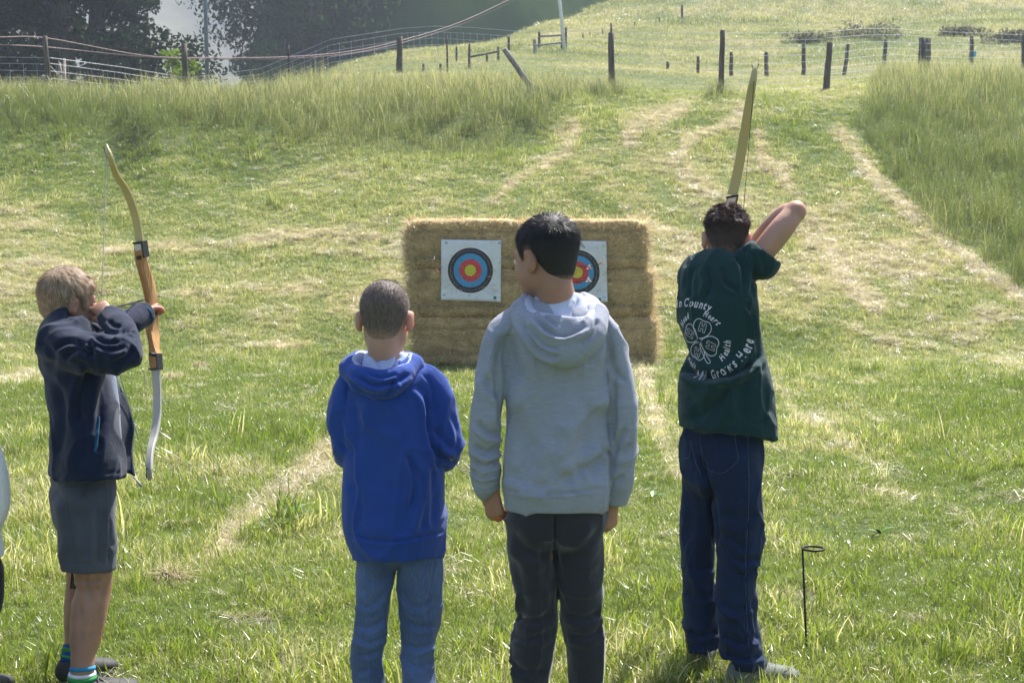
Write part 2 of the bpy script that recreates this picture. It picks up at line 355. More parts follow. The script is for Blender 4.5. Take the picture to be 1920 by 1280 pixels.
# ------------------------------------------------------------------ grass
def grass_mat(name, lush1, lush2, dryc, trans=.5, gloss=.35):
    m, n, l, b = new_mat(name)
    n.remove(b); out = n['Material Output']
    at_ = node(n, 'ShaderNodeAttribute', attribute_name='tint', attribute_type='INSTANCER')
    sp = node(n, 'ShaderNodeSeparateXYZ'); l.new(at_.outputs['Vector'], sp.inputs[0])
    bl = node(n, 'ShaderNodeAttribute', attribute_name='bt')   # x: per-blade random, y: height along blade, z dead blade
    sb = node(n, 'ShaderNodeSeparateXYZ'); l.new(bl.outputs['Vector'], sb.inputs[0])
    mx = node(n, 'ShaderNodeMix', data_type='RGBA'); mx.inputs[6].default_value = (*lush1, 1); mx.inputs[7].default_value = (*lush2, 1)
    s1 = node(n, 'ShaderNodeMath', operation='ADD', use_clamp=True); 
    h1 = node(n, 'ShaderNodeMath', operation='MULTIPLY', i_1=.5); l.new(sb.outputs[0], h1.inputs[0])
    h2 = node(n, 'ShaderNodeMath', operation='MULTIPLY', i_1=.5); l.new(sp.outputs[1], h2.inputs[0])
    l.new(h1.outputs[0], s1.inputs[0]); l.new(h2.outputs[0], s1.inputs[1]); l.new(s1.outputs[0], mx.inputs[0])
    # dry fraction of blades
    gt = node(n, 'ShaderNodeMath', operation='SUBTRACT'); l.new(sp.outputs[0], gt.inputs[0]); l.new(sb.outputs[2], gt.inputs[1])
    g2 = node(n, 'ShaderNodeMath', operation='MULTIPLY_ADD', i_1=5.0, i_2=.5, use_clamp=True); l.new(gt.outputs[0], g2.inputs[0])
    m2 = node(n, 'ShaderNodeMix', data_type='RGBA'); l.new(g2.outputs[0], m2.inputs[0]); l.new(mx.outputs[2], m2.inputs[6]); m2.inputs[7].default_value = (*dryc, 1)
    # straw-coloured base of each blade
    hv = node(n, 'ShaderNodeMapRange'); hv.inputs[1].default_value = 0; hv.inputs[2].default_value = .35; hv.inputs[3].default_value = .45; hv.inputs[4].default_value = 0
    l.new(sb.outputs[1], hv.inputs[0])
    m3 = node(n, 'ShaderNodeMix', data_type='RGBA'); l.new(hv.outputs[0], m3.inputs[0]); l.new(m2.outputs[2], m3.inputs[6]); m3.inputs[7].default_value = (.22, .21, .09, 1)
    df = node(n, 'ShaderNodeBsdfDiffuse'); tr = node(n, 'ShaderNodeBsdfTranslucent'); gl = node(n, 'ShaderNodeBsdfGlossy'); gl.inputs['Roughness'].default_value = gloss
    gl.inputs['Color'].default_value = (1, 1, 1, 1)
    l.new(m3.outputs[2], df.inputs[0])
    br = node(n, 'ShaderNodeMix', data_type='RGBA', blend_type='MULTIPLY'); br.inputs[0].default_value = 1; br.inputs[7].default_value = (1.3, 1.42, .85, 1)
    l.new(m3.outputs[2], br.inputs[6]); l.new(br.outputs[2], tr.inputs[0])
    a = node(n, 'ShaderNodeMixShader'); a.inputs[0].default_value = trans; l.new(df.outputs[0], a.inputs[1]); l.new(tr.outputs[0], a.inputs[2])
    c = node(n, 'ShaderNodeMixShader'); c.inputs[0].default_value = .045; l.new(a.outputs[0], c.inputs[1]); l.new(gl.outputs[0], c.inputs[2])
    l.new(c.outputs[0], out.inputs['Surface'])
    return m
GM = grass_mat('grass_blades', (.095, .150, .022), (.275, .305, .050), (.58, .50, .33))
GT = grass_mat('tall_grass_blades', (.078, .115, .027), (.190, .208, .054), (.48, .42, .27), trans=.45)
GS = grass_mat('cut_hay', (.22, .165, .105), (.56, .49, .34), (.64, .57, .43), trans=.25)

def tuft(name, mat, nb, hmin, hmax, spread, width, lean, seed, flat=False, heads=0, seg=3, curl=.6, col=None):
    r = np.random.default_rng(seed); V = []; Fc = []; A = []
    for i in range(nb):
        a = r.uniform(0, 2*PI); rr = spread*math.sqrt(r.uniform()); b = np.array([rr*math.cos(a), rr*math.sin(a), 0.0])
        h = r.uniform(hmin, hmax); la = r.uniform(0, 2*PI); ln = r.uniform(.15, 1)*lean
        d = np.array([math.cos(la), math.sin(la), 0]); side = np.array([-d[1], d[0], 0])
        tw = r.uniform(-.9, .9); side = side*math.cos(tw)+d*math.sin(tw)
        wd = width*r.uniform(.6, 1.3); rb, dead = r.uniform(), r.uniform(0.02, 1.0)
        base = len(V)
        for k in range(seg+1):
            t = k/seg
            if flat:
                p = b+d*h*(t-.5)+np.array([0, 0, .004+.02*r.uniform()+.015*math.sin(t*PI)*r.uniform()])+side*.015*r.normal()
                ww = wd
            else:
                th = ln*(t**1.4)*(1+curl)
                p = b+d*h*t*math.sin(th)*.9+np.array([0, 0, h*t*math.cos(th*.75)])
                ww = wd*(1-t**2.2)*(1-.3*(1-t))
            if k == seg and not flat:
                V.append(p); A.append((rb, t, dead))
            else:
                V.append(p-side*ww/2); V.append(p+side*ww/2); A += [(rb, t, dead)]*2
        for k in range(seg):
            if k == seg-1 and not flat: Fc.append((base+2*k, base+2*k+1, base+2*k+2))
            else: Fc.append((base+2*k, base+2*k+1, base+2*k+3, base+2*k+2))
        if i < heads:      # seed head: small drooping spikelets near the tip
            tip = V[-1] if not flat else V[-1]
            for q in range(7):
                p = tip-np.array([0, 0, q*.018])+r.normal(0, .008, 3)
                e = r.normal(0, 1, 3); e /= np.linalg.norm(e); f = np.array([e[1], -e[0], .3]); f /= np.linalg.norm(f)
                bb = len(V); V += [p-f*.0028, p+f*.0028, p+e*.013-np.array([0, 0, .007])]; A += [(rb, 1, .0)]*3
                Fc.append((bb, bb+1, bb+2))
    o = mesh_obj(name, np.array(V), Fc, mat, attrs={'bt': ('FLOAT_VECTOR', np.array(A))})
    COL.objects.unlink(o)
    return o
def gn_scatter(name, tufts, P, rot, scl, idx, tint, label, cat):
    c = bpy.data.collections.new(name+'_tufts')
    for o in tufts: c.objects.link(o)
    o = mesh_obj(name, P, [], attrs={'rot': ('FLOAT_VECTOR', rot), 'scl': ('FLOAT_VECTOR', scl), 'idx': ('FLOAT', idx), 'tint': ('FLOAT_VECTOR', tint)})
    ng = bpy.data.node_groups.new(name, 'GeometryNodeTree')
    ng.interface.new_socket('Geometry', in_out='INPUT', socket_type='NodeSocketGeometry'); ng.interface.new_socket('Geometry', in_out='OUTPUT', socket_type='NodeSocketGeometry')
    N = ng.nodes; L = ng.links
    gi = N.new('NodeGroupInput'); go = N.new('NodeGroupOutput'); ci = N.new('GeometryNodeCollectionInfo'); ci.inputs[0].default_value = c
    ci.inputs['Separate Children'].default_value = True; ci.inputs['Reset Children'].default_value = True
    ip = N.new('GeometryNodeInstanceOnPoints'); ip.inputs['Pick Instance'].default_value = True
    def na(nm, ty):
        x = N.new('GeometryNodeInputNamedAttribute'); x.data_type = ty; x.inputs[0].default_value = nm; return x
    mp = N.new('GeometryNodeMeshToPoints')
    L.new(gi.outputs[0], mp.inputs[0]); L.new(mp.outputs[0], ip.inputs['Points'])
    L.new(ci.outputs[0], ip.inputs['Instance']); L.new(na('idx', 'FLOAT').outputs[0], ip.inputs['Instance Index'])
    e2r = N.new('FunctionNodeEulerToRotation'); L.new(na('rot', 'FLOAT_VECTOR').outputs[0], e2r.inputs[0]); L.new(e2r.outputs[0], ip.inputs['Rotation'])
    L.new(na('scl', 'FLOAT_VECTOR').outputs[0], ip.inputs['Scale']); L.new(ip.outputs[0], go.inputs[0])
    md = o.modifiers.new('scatter', 'NODES'); md.node_group = ng
    props(o, label, cat, kind='stuff'); return o
def sample_band(y0, y1, dens, marg=.9):
    """random ground points inside the seen wedge (with a margin to both sides)"""
    slope = 960/F*1.12
    area = (y1-y0)*(slope*(y0+y1)+2*marg)
    n = int(area*dens)
    Y = RNG.uniform(y0, y1, n*2); X = RNG.uniform(-1, 1, n*2)*(slope*y1+marg)
    k = np.abs(X) < slope*Y+marg; X = X[k][:n*2]; Y = Y[k]
    tot = int(dens*(y1-y0)*(slope*(y0+y1)+2*marg)); X = X[:tot]; Y = Y[:tot]
    Z = ground(X, Y); return X, Y, Z
def rots(n, tilt=.12):
    return np.stack([RNG.normal(0, tilt, n), RNG.normal(0, tilt, n), RNG.uniform(0, 2*PI, n)], -1)
short = [tuft('tuft_%d' % i, GM, 20, .030, .085, .050, .0042, .75, 100+i) for i in range(5)]
short += [tuft('tuft_%d' % (5+i), GM, 16, .07, .135, .04, .0055, .6, 120+i) for i in range(3)]
P, R_, S_, I_, T_ = [], [], [], [], []
for (y0, y1, dens, sc) in ((3.2, 6.5, 680, 1.0), (6.5, 10, 420, 1.1), (10, 16, 300, 1.0), (16, 24, 190, 1.05), (24, 34, 110, 1.3)):
    X, Y, Z = sample_band(y0, y1, dens)
    f = fields(X, Y, Z); n = len(X)
    keep = (RNG.uniform(size=n) < .98+.6*f['n3']+.3*f['n1']) & (RNG.uniform(size=n) > f['bare']*1.1) & (RNG.uniform(size=n) > f['dry']*.95-.25) & (RNG.uniform(size=n) > f['tall']*1.2-.3)
    keep &= ~((Y > 15.45) & (Y < 16.3) & (X > -1.2) & (X < 1.6))
    X, Y, Z = X[keep], Y[keep], Z[keep]; f = {k: v[keep] for k, v in f.items()}; n = len(X)
    grow = (1-.45*f['dry'])*(1+.25*f['lush'])*(.9+.4*np.clip(f['n1']+f['n3'], -1, 1))
    s = sc*.86*grow*np.exp(RNG.normal(0, .26, n))*(1+.3*f['n3'])
    P.append(np.stack([X, Y, Z-.005], -1)); R_.append(rots(n)); S_.append(np.stack([s, s, s*RNG.uniform(.8, 1.2, n)], -1))
    big = (RNG.uniform(size=n) < .10+.25*np.clip(f['n1']+.1, 0, 1)+.5*f['lush'])
    I_.append(np.where(big, RNG.integers(5, 8, n), RNG.integers(0, 5, n)))
    near = np.clip((10-Y)/8, 0, 1)
    T_.append(np.stack([np.clip(f['dry']*1.15-.12*near, 0, 1), np.clip(.5+.45*f['n2']+.2*f['n3']+.1*near-.3*f['lush'], 0, 1), X*0], -1))
for (y0, y1, dens, sc) in ((3.2, 7, 620, .52), (7, 12, 420, .6), (12, 20, 240, .75), (20, 34, 120, .95)):
    X, Y, Z = sample_band(y0, y1, dens)
    f = fields(X, Y, Z); n = len(X)
    keep = (RNG.uniform(size=n) > f['bare']*1.05) & (RNG.uniform(size=n) > f['dry']*.9-.2) & ~((Y > 15.45) & (Y < 16.3) & (X > -1.2) & (X < 1.6))
    X, Y, Z = X[keep], Y[keep], Z[keep]; f = {k: v[keep] for k, v in f.items()}; n = len(X)
    s = sc*RNG.uniform(.7, 1.2, n); P.append(np.stack([X, Y, Z-.004], -1)); R_.append(rots(n, .2)); S_.append(np.stack([s*1.25, s*1.25, s], -1)); I_.append(RNG.integers(0, 5, n))
    T_.append(np.stack([np.clip(f['dry']*1.1+.12, 0, 1), np.clip(.45+.45*f['n2']+.3*f['n3'], 0, 1), X*0], -1))
gn_scatter('lawn_grass', short, np.concatenate(P), np.concatenate(R_), np.concatenate(S_), np.concatenate(I_), np.concatenate(T_),
           'short mown green grass covering the field around the archers', 'grass')
n_inst = sum(map(len, P))
# tall uncut grass
tall = [tuft('tall_tuft_%d' % i, GT, 24, .22, .62, .13, .0065, .38, 200+i, heads=6, seg=4) for i in range(5)]
P, R_, S_, I_, T_ = [], [], [], [], []
for (y0, y1, dens) in ((12, 22, 34), (22, 34, 34), (34, 46, 16)):
    X, Y, Z = sample_band(y0, y1, dens)
    f = fields(X, Y, Z); n = len(X)
    strip = np.clip((220-f['py'])/40, 0, 1)*(Y > 26)*(Y < 34)
    pr = np.maximum(f['tall'], strip*.35)*(1-.6*f['bare']) 
    keep = RNG.uniform(size=n) < pr
    X, Y, Z = X[keep], Y[keep], Z[keep]; f = {k: v[keep] for k, v in f.items()}; n = len(X)
    full = f['tall']
    right = (f['px'] > 1400)
    s = (.28+.66*full)*RNG.uniform(.75, 1.25, n)*(1+.3*f['n1'])*np.where(right, .85, .9)
    P.append(np.stack([X, Y, Z-.02], -1)); R_.append(rots(n, .10)); S_.append(np.stack([s*1.15, s*1.15, s], -1))
    I_.append(RNG.integers(0, 5, n))
    crest = np.clip((215-f['py'])/60, 0, 1)
    T_.append(np.stack([np.clip(.10+.35*f['dry']+.45*crest*(1-.5*right)+.2*f['n2'], 0, .8), np.clip(.42+.5*f['n1']+.7*f['n3']+RNG.normal(0, .15, n), 0, 1), X*0], -1))
gn_scatter('tall_grass', tall, np.concatenate(P), np.concatenate(R_), np.concatenate(S_), np.concatenate(I_), np.concatenate(T_),
           'tall uncut green grass with pale seed heads on the banks', 'grass')
n_inst += sum(map(len, P))
# hillside pasture beyond the fence
past = [tuft('pasture_tuft_%d' % i, GT, 26, .10, .30, .22, .012, .6, 300+i, seg=2) for i in range(4)]
P, R_, S_, I_, T_ = [], [], [], [], []
for (y0, y1, dens, sc) in ((34, 50, 30, .42), (50, 75, 14, .8), (75, 125, 7, 1.3)):
    X, Y, Z = sample_band(y0, y1, dens)
    f = fields(X, Y, Z); n = len(X)
    keep = (f['py'] > -60) & (f['px'] > 380) & (RNG.uniform(size=n) > .25*f['dry'])
    X, Y, Z = X[keep], Y[keep], Z[keep]; f = {k: v[keep] for k, v in f.items()}; n = len(X)
    s = sc*RNG.uniform(.6, 1.25, n)*(1+.4*f['n1'])
    P.append(np.stack([X, Y, Z-.01], -1)); R_.append(rots(n, .1)); S_.append(np.stack([s*1.2, s*1.2, s*.8], -1)); I_.append(RNG.integers(0, 4, n))
    T_.append(np.stack([np.clip(.42+.5*f['n2']+.2*f['n1'], 0, 1), np.clip(.55+.4*f['n1'], 0, 1), X*0], -1))
gn_scatter('hillside_grass', past, np.concatenate(P), np.concatenate(R_), np.concatenate(S_), np.concatenate(I_), np.concatenate(T_),
           'rough yellowish green pasture grass on the hillside beyond the fence', 'grass')
n_inst += sum(map(len, P))
# cut hay lying on the ground
hay = [tuft('hay_tuft_%d' % i, GS, 26,   .06, .20, .09, .0024, 1, 400+i, flat=True, seg=3) for i in range(4)]
hay += [tuft('hay_tuft_%d' % (4+i), GS, 20, .04, .12, .07, .0024, 1.6, 420+i, seg=3, curl=.8) for i in range(2)]
P, R_, S_, I_, T_ = [], [], [], [], []
for (y0, y1, dens, sc) in ((3.2, 7, 130, .8), (7, 16, 150, 1.0), (16, 32, 150, 1.2)):
    X, Y, Z = sample_band(y0, y1, dens)
    f = fields(X, Y, Z); n = len(X)
    keep = (RNG.uniform(size=n) < np.clip(f['dry']*1.6-.45, .04, 1)*(f['tall'] < .4)) & (f['bare'] < .5)
    keep &= ~((Y > 15.45) & (Y < 16.3) & (X > -1.2) & (X < 1.6))
    X, Y, Z = X[keep], Y[keep], Z[keep]; f = {k: v[keep] for k, v in f.items()}; n = len(X)
    s = sc*RNG.uniform(.6, 1.3, n)
    P.append(np.stack([X, Y, Z+.004+.02*np.clip(f['dry']-.4, 0, 1)*RNG.uniform(size=n)], -1)); R_.append(rots(n, .18)); S_.append(np.stack([s, s, s*1.3], -1)); I_.append(RNG.integers(0, 6, n))
    fr = np.clip((Y-7)/6, 0, 1); T_.append(np.stack([RNG.uniform(.0, .5, n)+.4*fr, RNG.uniform(0, .45, n)+.5*fr, X*0], -1))
gn_scatter('cut_hay', hay, np.concatenate(P), np.concatenate(R_), np.concatenate(S_), np.concatenate(I_), np.concatenate(T_),
           'pale dry cut hay lying in streaks over the mown field', 'hay')
n_inst += sum(map(len, P)); print('instances', n_inst)

# broad-leaved weeds
leafm = simple('weed_leaf', (.075, .17, .02), rough=.45, var=.25, scale=12)
leafm.node_tree.nodes['Principled BSDF'].inputs['Transmission Weight'].default_value = 0
def weed(px, py, nl, ln, label, up=.8, seed=0):
    p = on_ground(px, py); r = random.Random(seed); root = empty('weed_plant', p)
    for i in range(nl):
        a = r.uniform(0, 2*PI); L = ln*r.uniform(.6, 1.1); w = L*.36; d = Vector((math.cos(a), math.sin(a), 0)); s = Vector((-d.y, d.x, 0))
        el = r.uniform(.35, 1.1)*up; V = []; Fc = []
        for k in range(6):
            t = k/5; q = d*(L*t*math.cos(el*(1-.5*t)))+Vector((0, 0, L*t*math.sin(el*(1-.45*t))+.02))
            ww = w*math.sin(min(1, t*1.05+.08)*PI)**.8*.5 if t < 1 else 0.001
            V += [q-s*ww+Vector((0, 0, ww*.35)), q, q+s*ww+Vector((0, 0, ww*.35))]
        for k in range(5):
            Fc += [(3*k, 3*k+1, 3*k+4, 3*k+3), (3*k+1, 3*k+2, 3*k+5, 3*k+4)]
        o = mesh_obj('leaf', V, Fc, leafm, root, smooth=True)
    props(root, label, 'weed', 'broad leaved weeds in the grass')
weed(535, 985, 7, .17, 'bright green broad leaved weed at the edge of the dry strip beside the blue hoodie', seed=1)
weed(505, 1003, 6, .12, 'low leafy weed just left of the larger bright weed', seed=2)
weed(1225, 940, 5, .08, 'small weed between the grey hoodie and the dark jeans', seed=3)
weed(1650, 1010, 5, .09, 'small broad leaved weed in the grass right of the metal stand', seed=5)
weed(120, 960, 5, .09, 'small weed in the grass behind the shorts of the left archer', seed=4)

# ------------------------------------------------------------------ clumps of raked hay
def hay_clump(px, py, r, label, seed):
    p = on_ground(px, py); rr = np.random.default_rng(seed); n = 420; V = []; Fc = []; A = []
    for i in range(n):
        a = rr.uniform(0, 2*PI); q = rr.uniform()**.6*r; c = np.array([math.cos(a)*q, math.sin(a)*q*.7, .01+rr.uniform()*r*.42*(1-(q/r)**2)])
        d = rr.normal(0, 1, 3); d[2] *= .35; d /= np.linalg.norm(d); L = rr.uniform(.04, .13); s = np.cross(d, [0, 0, 1]); s /= np.linalg.norm(s)+1e-6; s *= .0016
        b = len(V); m = c+d*L*.5+np.array([0, 0, .012]); V += [c-s, c+s, m+s, m-s, c+d*L]; A += [(rr.uniform(), .6, rr.uniform())]*5
        Fc += [(b, b+1, b+2, b+3), (b+3, b+2, b+4)]
    o = mesh_obj('hay_clump', V, Fc, HAYB); o.location = p; props(o, label, 'hay clump', 'clumps of raked hay in the field')
HAYB = simple('hay_straw', (.36, .29, .15), rough=.7, var=.45, scale=40)
hay_clump(1203, 712, .16, 'dark clump of hay in front of the lower right hay bale', 1)
hay_clump(372, 690, .13, 'grey clump of hay just right of the lower bow limb', 2)
hay_clump(322, 716, .10, 'small hay clump on the dry line beside the left bow', 3)
hay_clump(320, 1090, .05, 'tuft of hay in the grass right of the shorts', 4)
hay_clump(190, 553, .18, 'raked hay heap on the dry line behind the blond head', 5)
# ------------------------------------------------------------------ hay bales
def straw_mat():
    m, n, l, b = new_mat('bale_straw')
    tc = node(n, 'ShaderNodeTexCoord'); mp = node(n, 'ShaderNodeMapping'); mp.inputs['Scale'].default_value = (1, 1, 2.2)
    l.new(tc.outputs['Object'], mp.inputs[0])
    a = node(n, 'ShaderNodeTexNoise'); a.inputs['Scale'].default_value = 24; a.inputs['Detail'].default_value = 9; a.inputs['Roughness'].default_value = .7; a.inputs['Distortion'].default_value = 1.5
    l.new(mp.outputs[0], a.inputs['Vector'])
    c = node(n, 'ShaderNodeTexNoise'); c.inputs['Scale'].default_value = 4; c.inputs['Detail'].default_value = 3; l.new(tc.outputs['Object'], c.inputs['Vector'])
    r = ramp(n, [(.3, (.24, .165, .08)), (.5, (.58, .44, .23)), (.72, (.86, .70, .43))]); l.new(a.outputs['Fac'], r.inputs[0])
    r2 = ramp(n, [(.3, (.80, .74, .62)), (.7, (1.18, 1.08, .96))]); l.new(c.outputs['Fac'], r2.inputs[0])
    mx = node(n, 'ShaderNodeMix', data_type='RGBA', blend_type='MULTIPLY'); mx.inputs[0].default_value = 1; l.new(r.outputs[0], mx.inputs[6]); l.new(r2.outputs[0], mx.inputs[7])
    l.new(mx.outputs[2], b.inputs['Base Color']); b.inputs['Roughness'].default_value = .8
    bp = node(n, 'ShaderNodeBump'); bp.inputs['Distance'].default_value = .02; l.new(a.outputs['Fac'], bp.inputs['Height']); l.new(bp.outputs[0], b.inputs['Normal'])
    return m
BALE = straw_mat()
def strand_mat(name, c1, c2, trans=.35, gloss=.06):
    m, n, l, b = new_mat(name); n.remove(b); out = n['Material Output']
    at_ = node(n, 'ShaderNodeAttribute', attribute_name='rnd'); mx = node(n, 'ShaderNodeMix', data_type='RGBA')
    l.new(at_.outputs['Fac'], mx.inputs[0]); mx.inputs[6].default_value = (*c1, 1); mx.inputs[7].default_value = (*c2, 1)
    d = node(n, 'ShaderNodeBsdfDiffuse'); t = node(n, 'ShaderNodeBsdfTranslucent'); g_ = node(n, 'ShaderNodeBsdfGlossy'); g_.inputs['Roughness'].default_value = .4
    l.new(mx.outputs[2], d.inputs[0]); l.new(mx.outputs[2], t.inputs[0])
    a = node(n, 'ShaderNodeMixShader'); a.inputs[0].default_value = trans; l.new(d.outputs[0], a.inputs[1]); l.new(t.outputs[0], a.inputs[2])
    c = node(n, 'ShaderNodeMixShader'); c.inputs[0].default_value = gloss; l.new(a.outputs[0], c.inputs[1]); l.new(g_.outputs[0], c.inputs[2]); l.new(c.outputs[0], out.inputs['Surface'])
    return m
STRAND = strand_mat('loose_straw', (.28, .21, .09), (.88, .72, .43), .45)
TWINE = simple('baling_twine', (.33, .30, .22), rough=.8)
def ribbons(P0, D, L, wdt, rng, bend=.3, seg=2):
    """many thin ribbons: returns V,F,rnd"""
    n = len(P0); s = np.cross(D, rng.normal(0, 1, (n, 3))); s /= np.linalg.norm(s, axis=1)[:, None]+1e-9
    bv = np.cross(D, s); bv = bv*rng.normal(0, bend, n)[:, None]+np.array([0, 0, -.15*bend])
    V = np.zeros((n, 2*seg+1, 3)); w_ = (wdt if np.ndim(wdt) else np.full(n, wdt))[:, None]
    for k in range(seg):
        t = k/seg; c = P0+D*(L*t)[:, None]+bv*(L*t*t)[:, None]
        V[:, 2*k] = c-s*w_*.5*(1-t*.4); V[:, 2*k+1] = c+s*w_*.5*(1-t*.4)
    V[:, 2*seg] = P0+D*L[:, None]+bv*L[:, None]
    b = np.arange(n)[:, None]*(2*seg+1); Fc = []
    for k in range(seg-1):
        a = b+2*k; Fc += [np.hstack([a, a+1, a+3]), np.hstack([a, a+3, a+2])]
    a = b+2*(seg-1); Fc.append(np.hstack([a, a+1, a+2]))
    return V.reshape(-1, 3), np.concatenate(Fc), np.repeat(rng.uniform(size=n), 2*seg+1)
def bale_meshes(seed, W, D, H):
    r = np.random.default_rng(seed); nx, nz_, ny = 40, 18, 16; bm = bmesh.new()
    bmesh.ops.create_cube(bm, size=1.0)
    bmesh.ops.subdivide_edges(bm, edges=bm.edges, cuts=15, use_grid_fill=True)
    V = np.array([v.co for v in bm.verts]); 
    e = np.abs(V)*2; q = 9.0; k = (np.max(e, 1)/np.maximum((e**q).sum(1)**(1/q), 1e-6))
    P = V*k[:, None]*np.array([W, D, H])*1.02
    nrm = P/np.array([W, D, H]); nrm = np.sign(nrm)*np.abs(nrm)**5; nrm /= np.linalg.norm(nrm, axis=1)[:, None]
    P = P+nrm*(fbm(P, 5, 3, seed)*.022+fbm(P, 16, 3, seed+3)*.02)[:, None]
    # waists pressed in by the twine
    for tz in (-H*.27, H*.27):
        on = (np.abs(nrm[:, 1]) > .5)
        P -= nrm*(on*.02*np.exp(-((P[:, 2]-tz)/.02)**2))[:, None]
    Fc = [[v.index for v in f.verts] for f in bm.faces]; bm.free()
    # loose straws on every face, more along the edges and the two ends
    n = 7500; P0 = r.uniform(-.5, .5, (n, 3)); ax = r.choice([0, 1, 1, 1, 2], n, p=[.34, .16, .16, .16, .18]); sg = r.choice([-1, 1], n); sg = np.where((ax == 1) & (r.uniform(size=n) < .7), -1, sg)
    P0[np.arange(n), ax] = sg*.5
    e = np.abs(P0)*2; k = (np.max(e, 1)/np.maximum((e**9).sum(1)**(1/9), 1e-6)); N_ = np.zeros((n, 3)); N_[np.arange(n), ax] = sg
    P0 = P0*k[:, None]*np.array([W, D, H])
    edge = ((np.abs(P0)/np.array([W, D, H])) > .45).sum(1) > 1
    Dv = r.normal(0, 1, (n, 3)); endf = (ax == 0)
    Dv = Dv+N_*np.where(endf, .9, np.where(edge, .6, .18))[:, None]; Dv /= np.linalg.norm(Dv, axis=1)[:, None]
    L = np.where(endf, r.uniform(.04, .19, n), r.uniform(.03, .12, n))*np.where(edge, 1.35, 1)
    V2, F2, rn = ribbons(P0, Dv, L, r.uniform(.003, .007, n), r, .25)
    return (P, Fc), (V2, F2, rn)
BW, BD, BH = 1.325, .56, .545
protos = []
for sdn in (5, 17, 29):
    (P, Fc), (V2, F2, rn) = bale_meshes(sdn, BW, BD, BH)
    root = empty('hay_bale')
    a = mesh_obj('bale_body', P, Fc, BALE, root, smooth=True)
    b_ = mesh_obj('straw', V2, F2, STRAND, root, attrs={'rnd': ('FLOAT', rn)}); b_['kind'] = 'stuff'
    tw = []
    for tz in (-BH*.27, BH*.27):
        mb = MB(); mb.tube([(-BW*.50, -BD*.515, tz), (-BW*.2, -BD*.512, tz+.006), (BW*.25, -BD*.514, tz-.004), (BW*.50, -BD*.515, tz), (BW*.512, -BD*.49, tz), (BW*.512, BD*.5, tz), (BW*.48, BD*.515, tz), (-BW*.48, BD*.515, tz), (-BW*.512, BD*.5, tz), (-BW*.512, -BD*.49, tz)], .0032, 5)
        mb.build('twine', TWINE, root)
    protos.append(root)
def copy_tree(o, parent=None):
    c = o.copy(); COL.objects.link(c); c.parent = parent
    for ch in o.children: copy_tree(ch, c)
    return c
BY = 15.6
rows = [(0, 778, 1230, .0), (1, 771, 1223, .0), (2, 765, 1213, .0)]
k = 0; rn_ = random.Random(3)
labs = {(0, 0): 'lower left hay bale standing on the grass under the left target', (0, 1): 'lower right hay bale standing on the grass, frayed at its right end',
        (1, 0): 'middle left hay bale behind the bottom of the left target', (1, 1): 'middle right hay bale bulging out at the right side of the stack',
        (2, 0): 'top left hay bale with the left target pinned on it', (2, 1): 'top right hay bale with the arrow-struck target pinned on it'}
for r_, x0, x1, _ in rows:
    for c_ in (0, 1):
        o = protos[(r_*2+c_) % 3] if k < 3 else copy_tree(protos[(k+1) % 3])
        k += 1
        X0 = at(x0, 500, BY).x; X1 = at(x1, 500, BY).x; wv = (X1-X0)/2
        o.location = (X0+wv*(c_+.5), BY+BD/2+rn_.uniform(-.012, .012), BH*(r_+.5)*.975+.005)
        o.scale = (wv/BW*1.0, 1, .988); o.rotation_euler = (0, 0, 0 if k < 4 else rn_.choice([0, PI])*0+rn_.uniform(-.006, .006))
        props(o, labs[(r_, c_)], 'hay bale', 'hay bales stacked behind the targets')

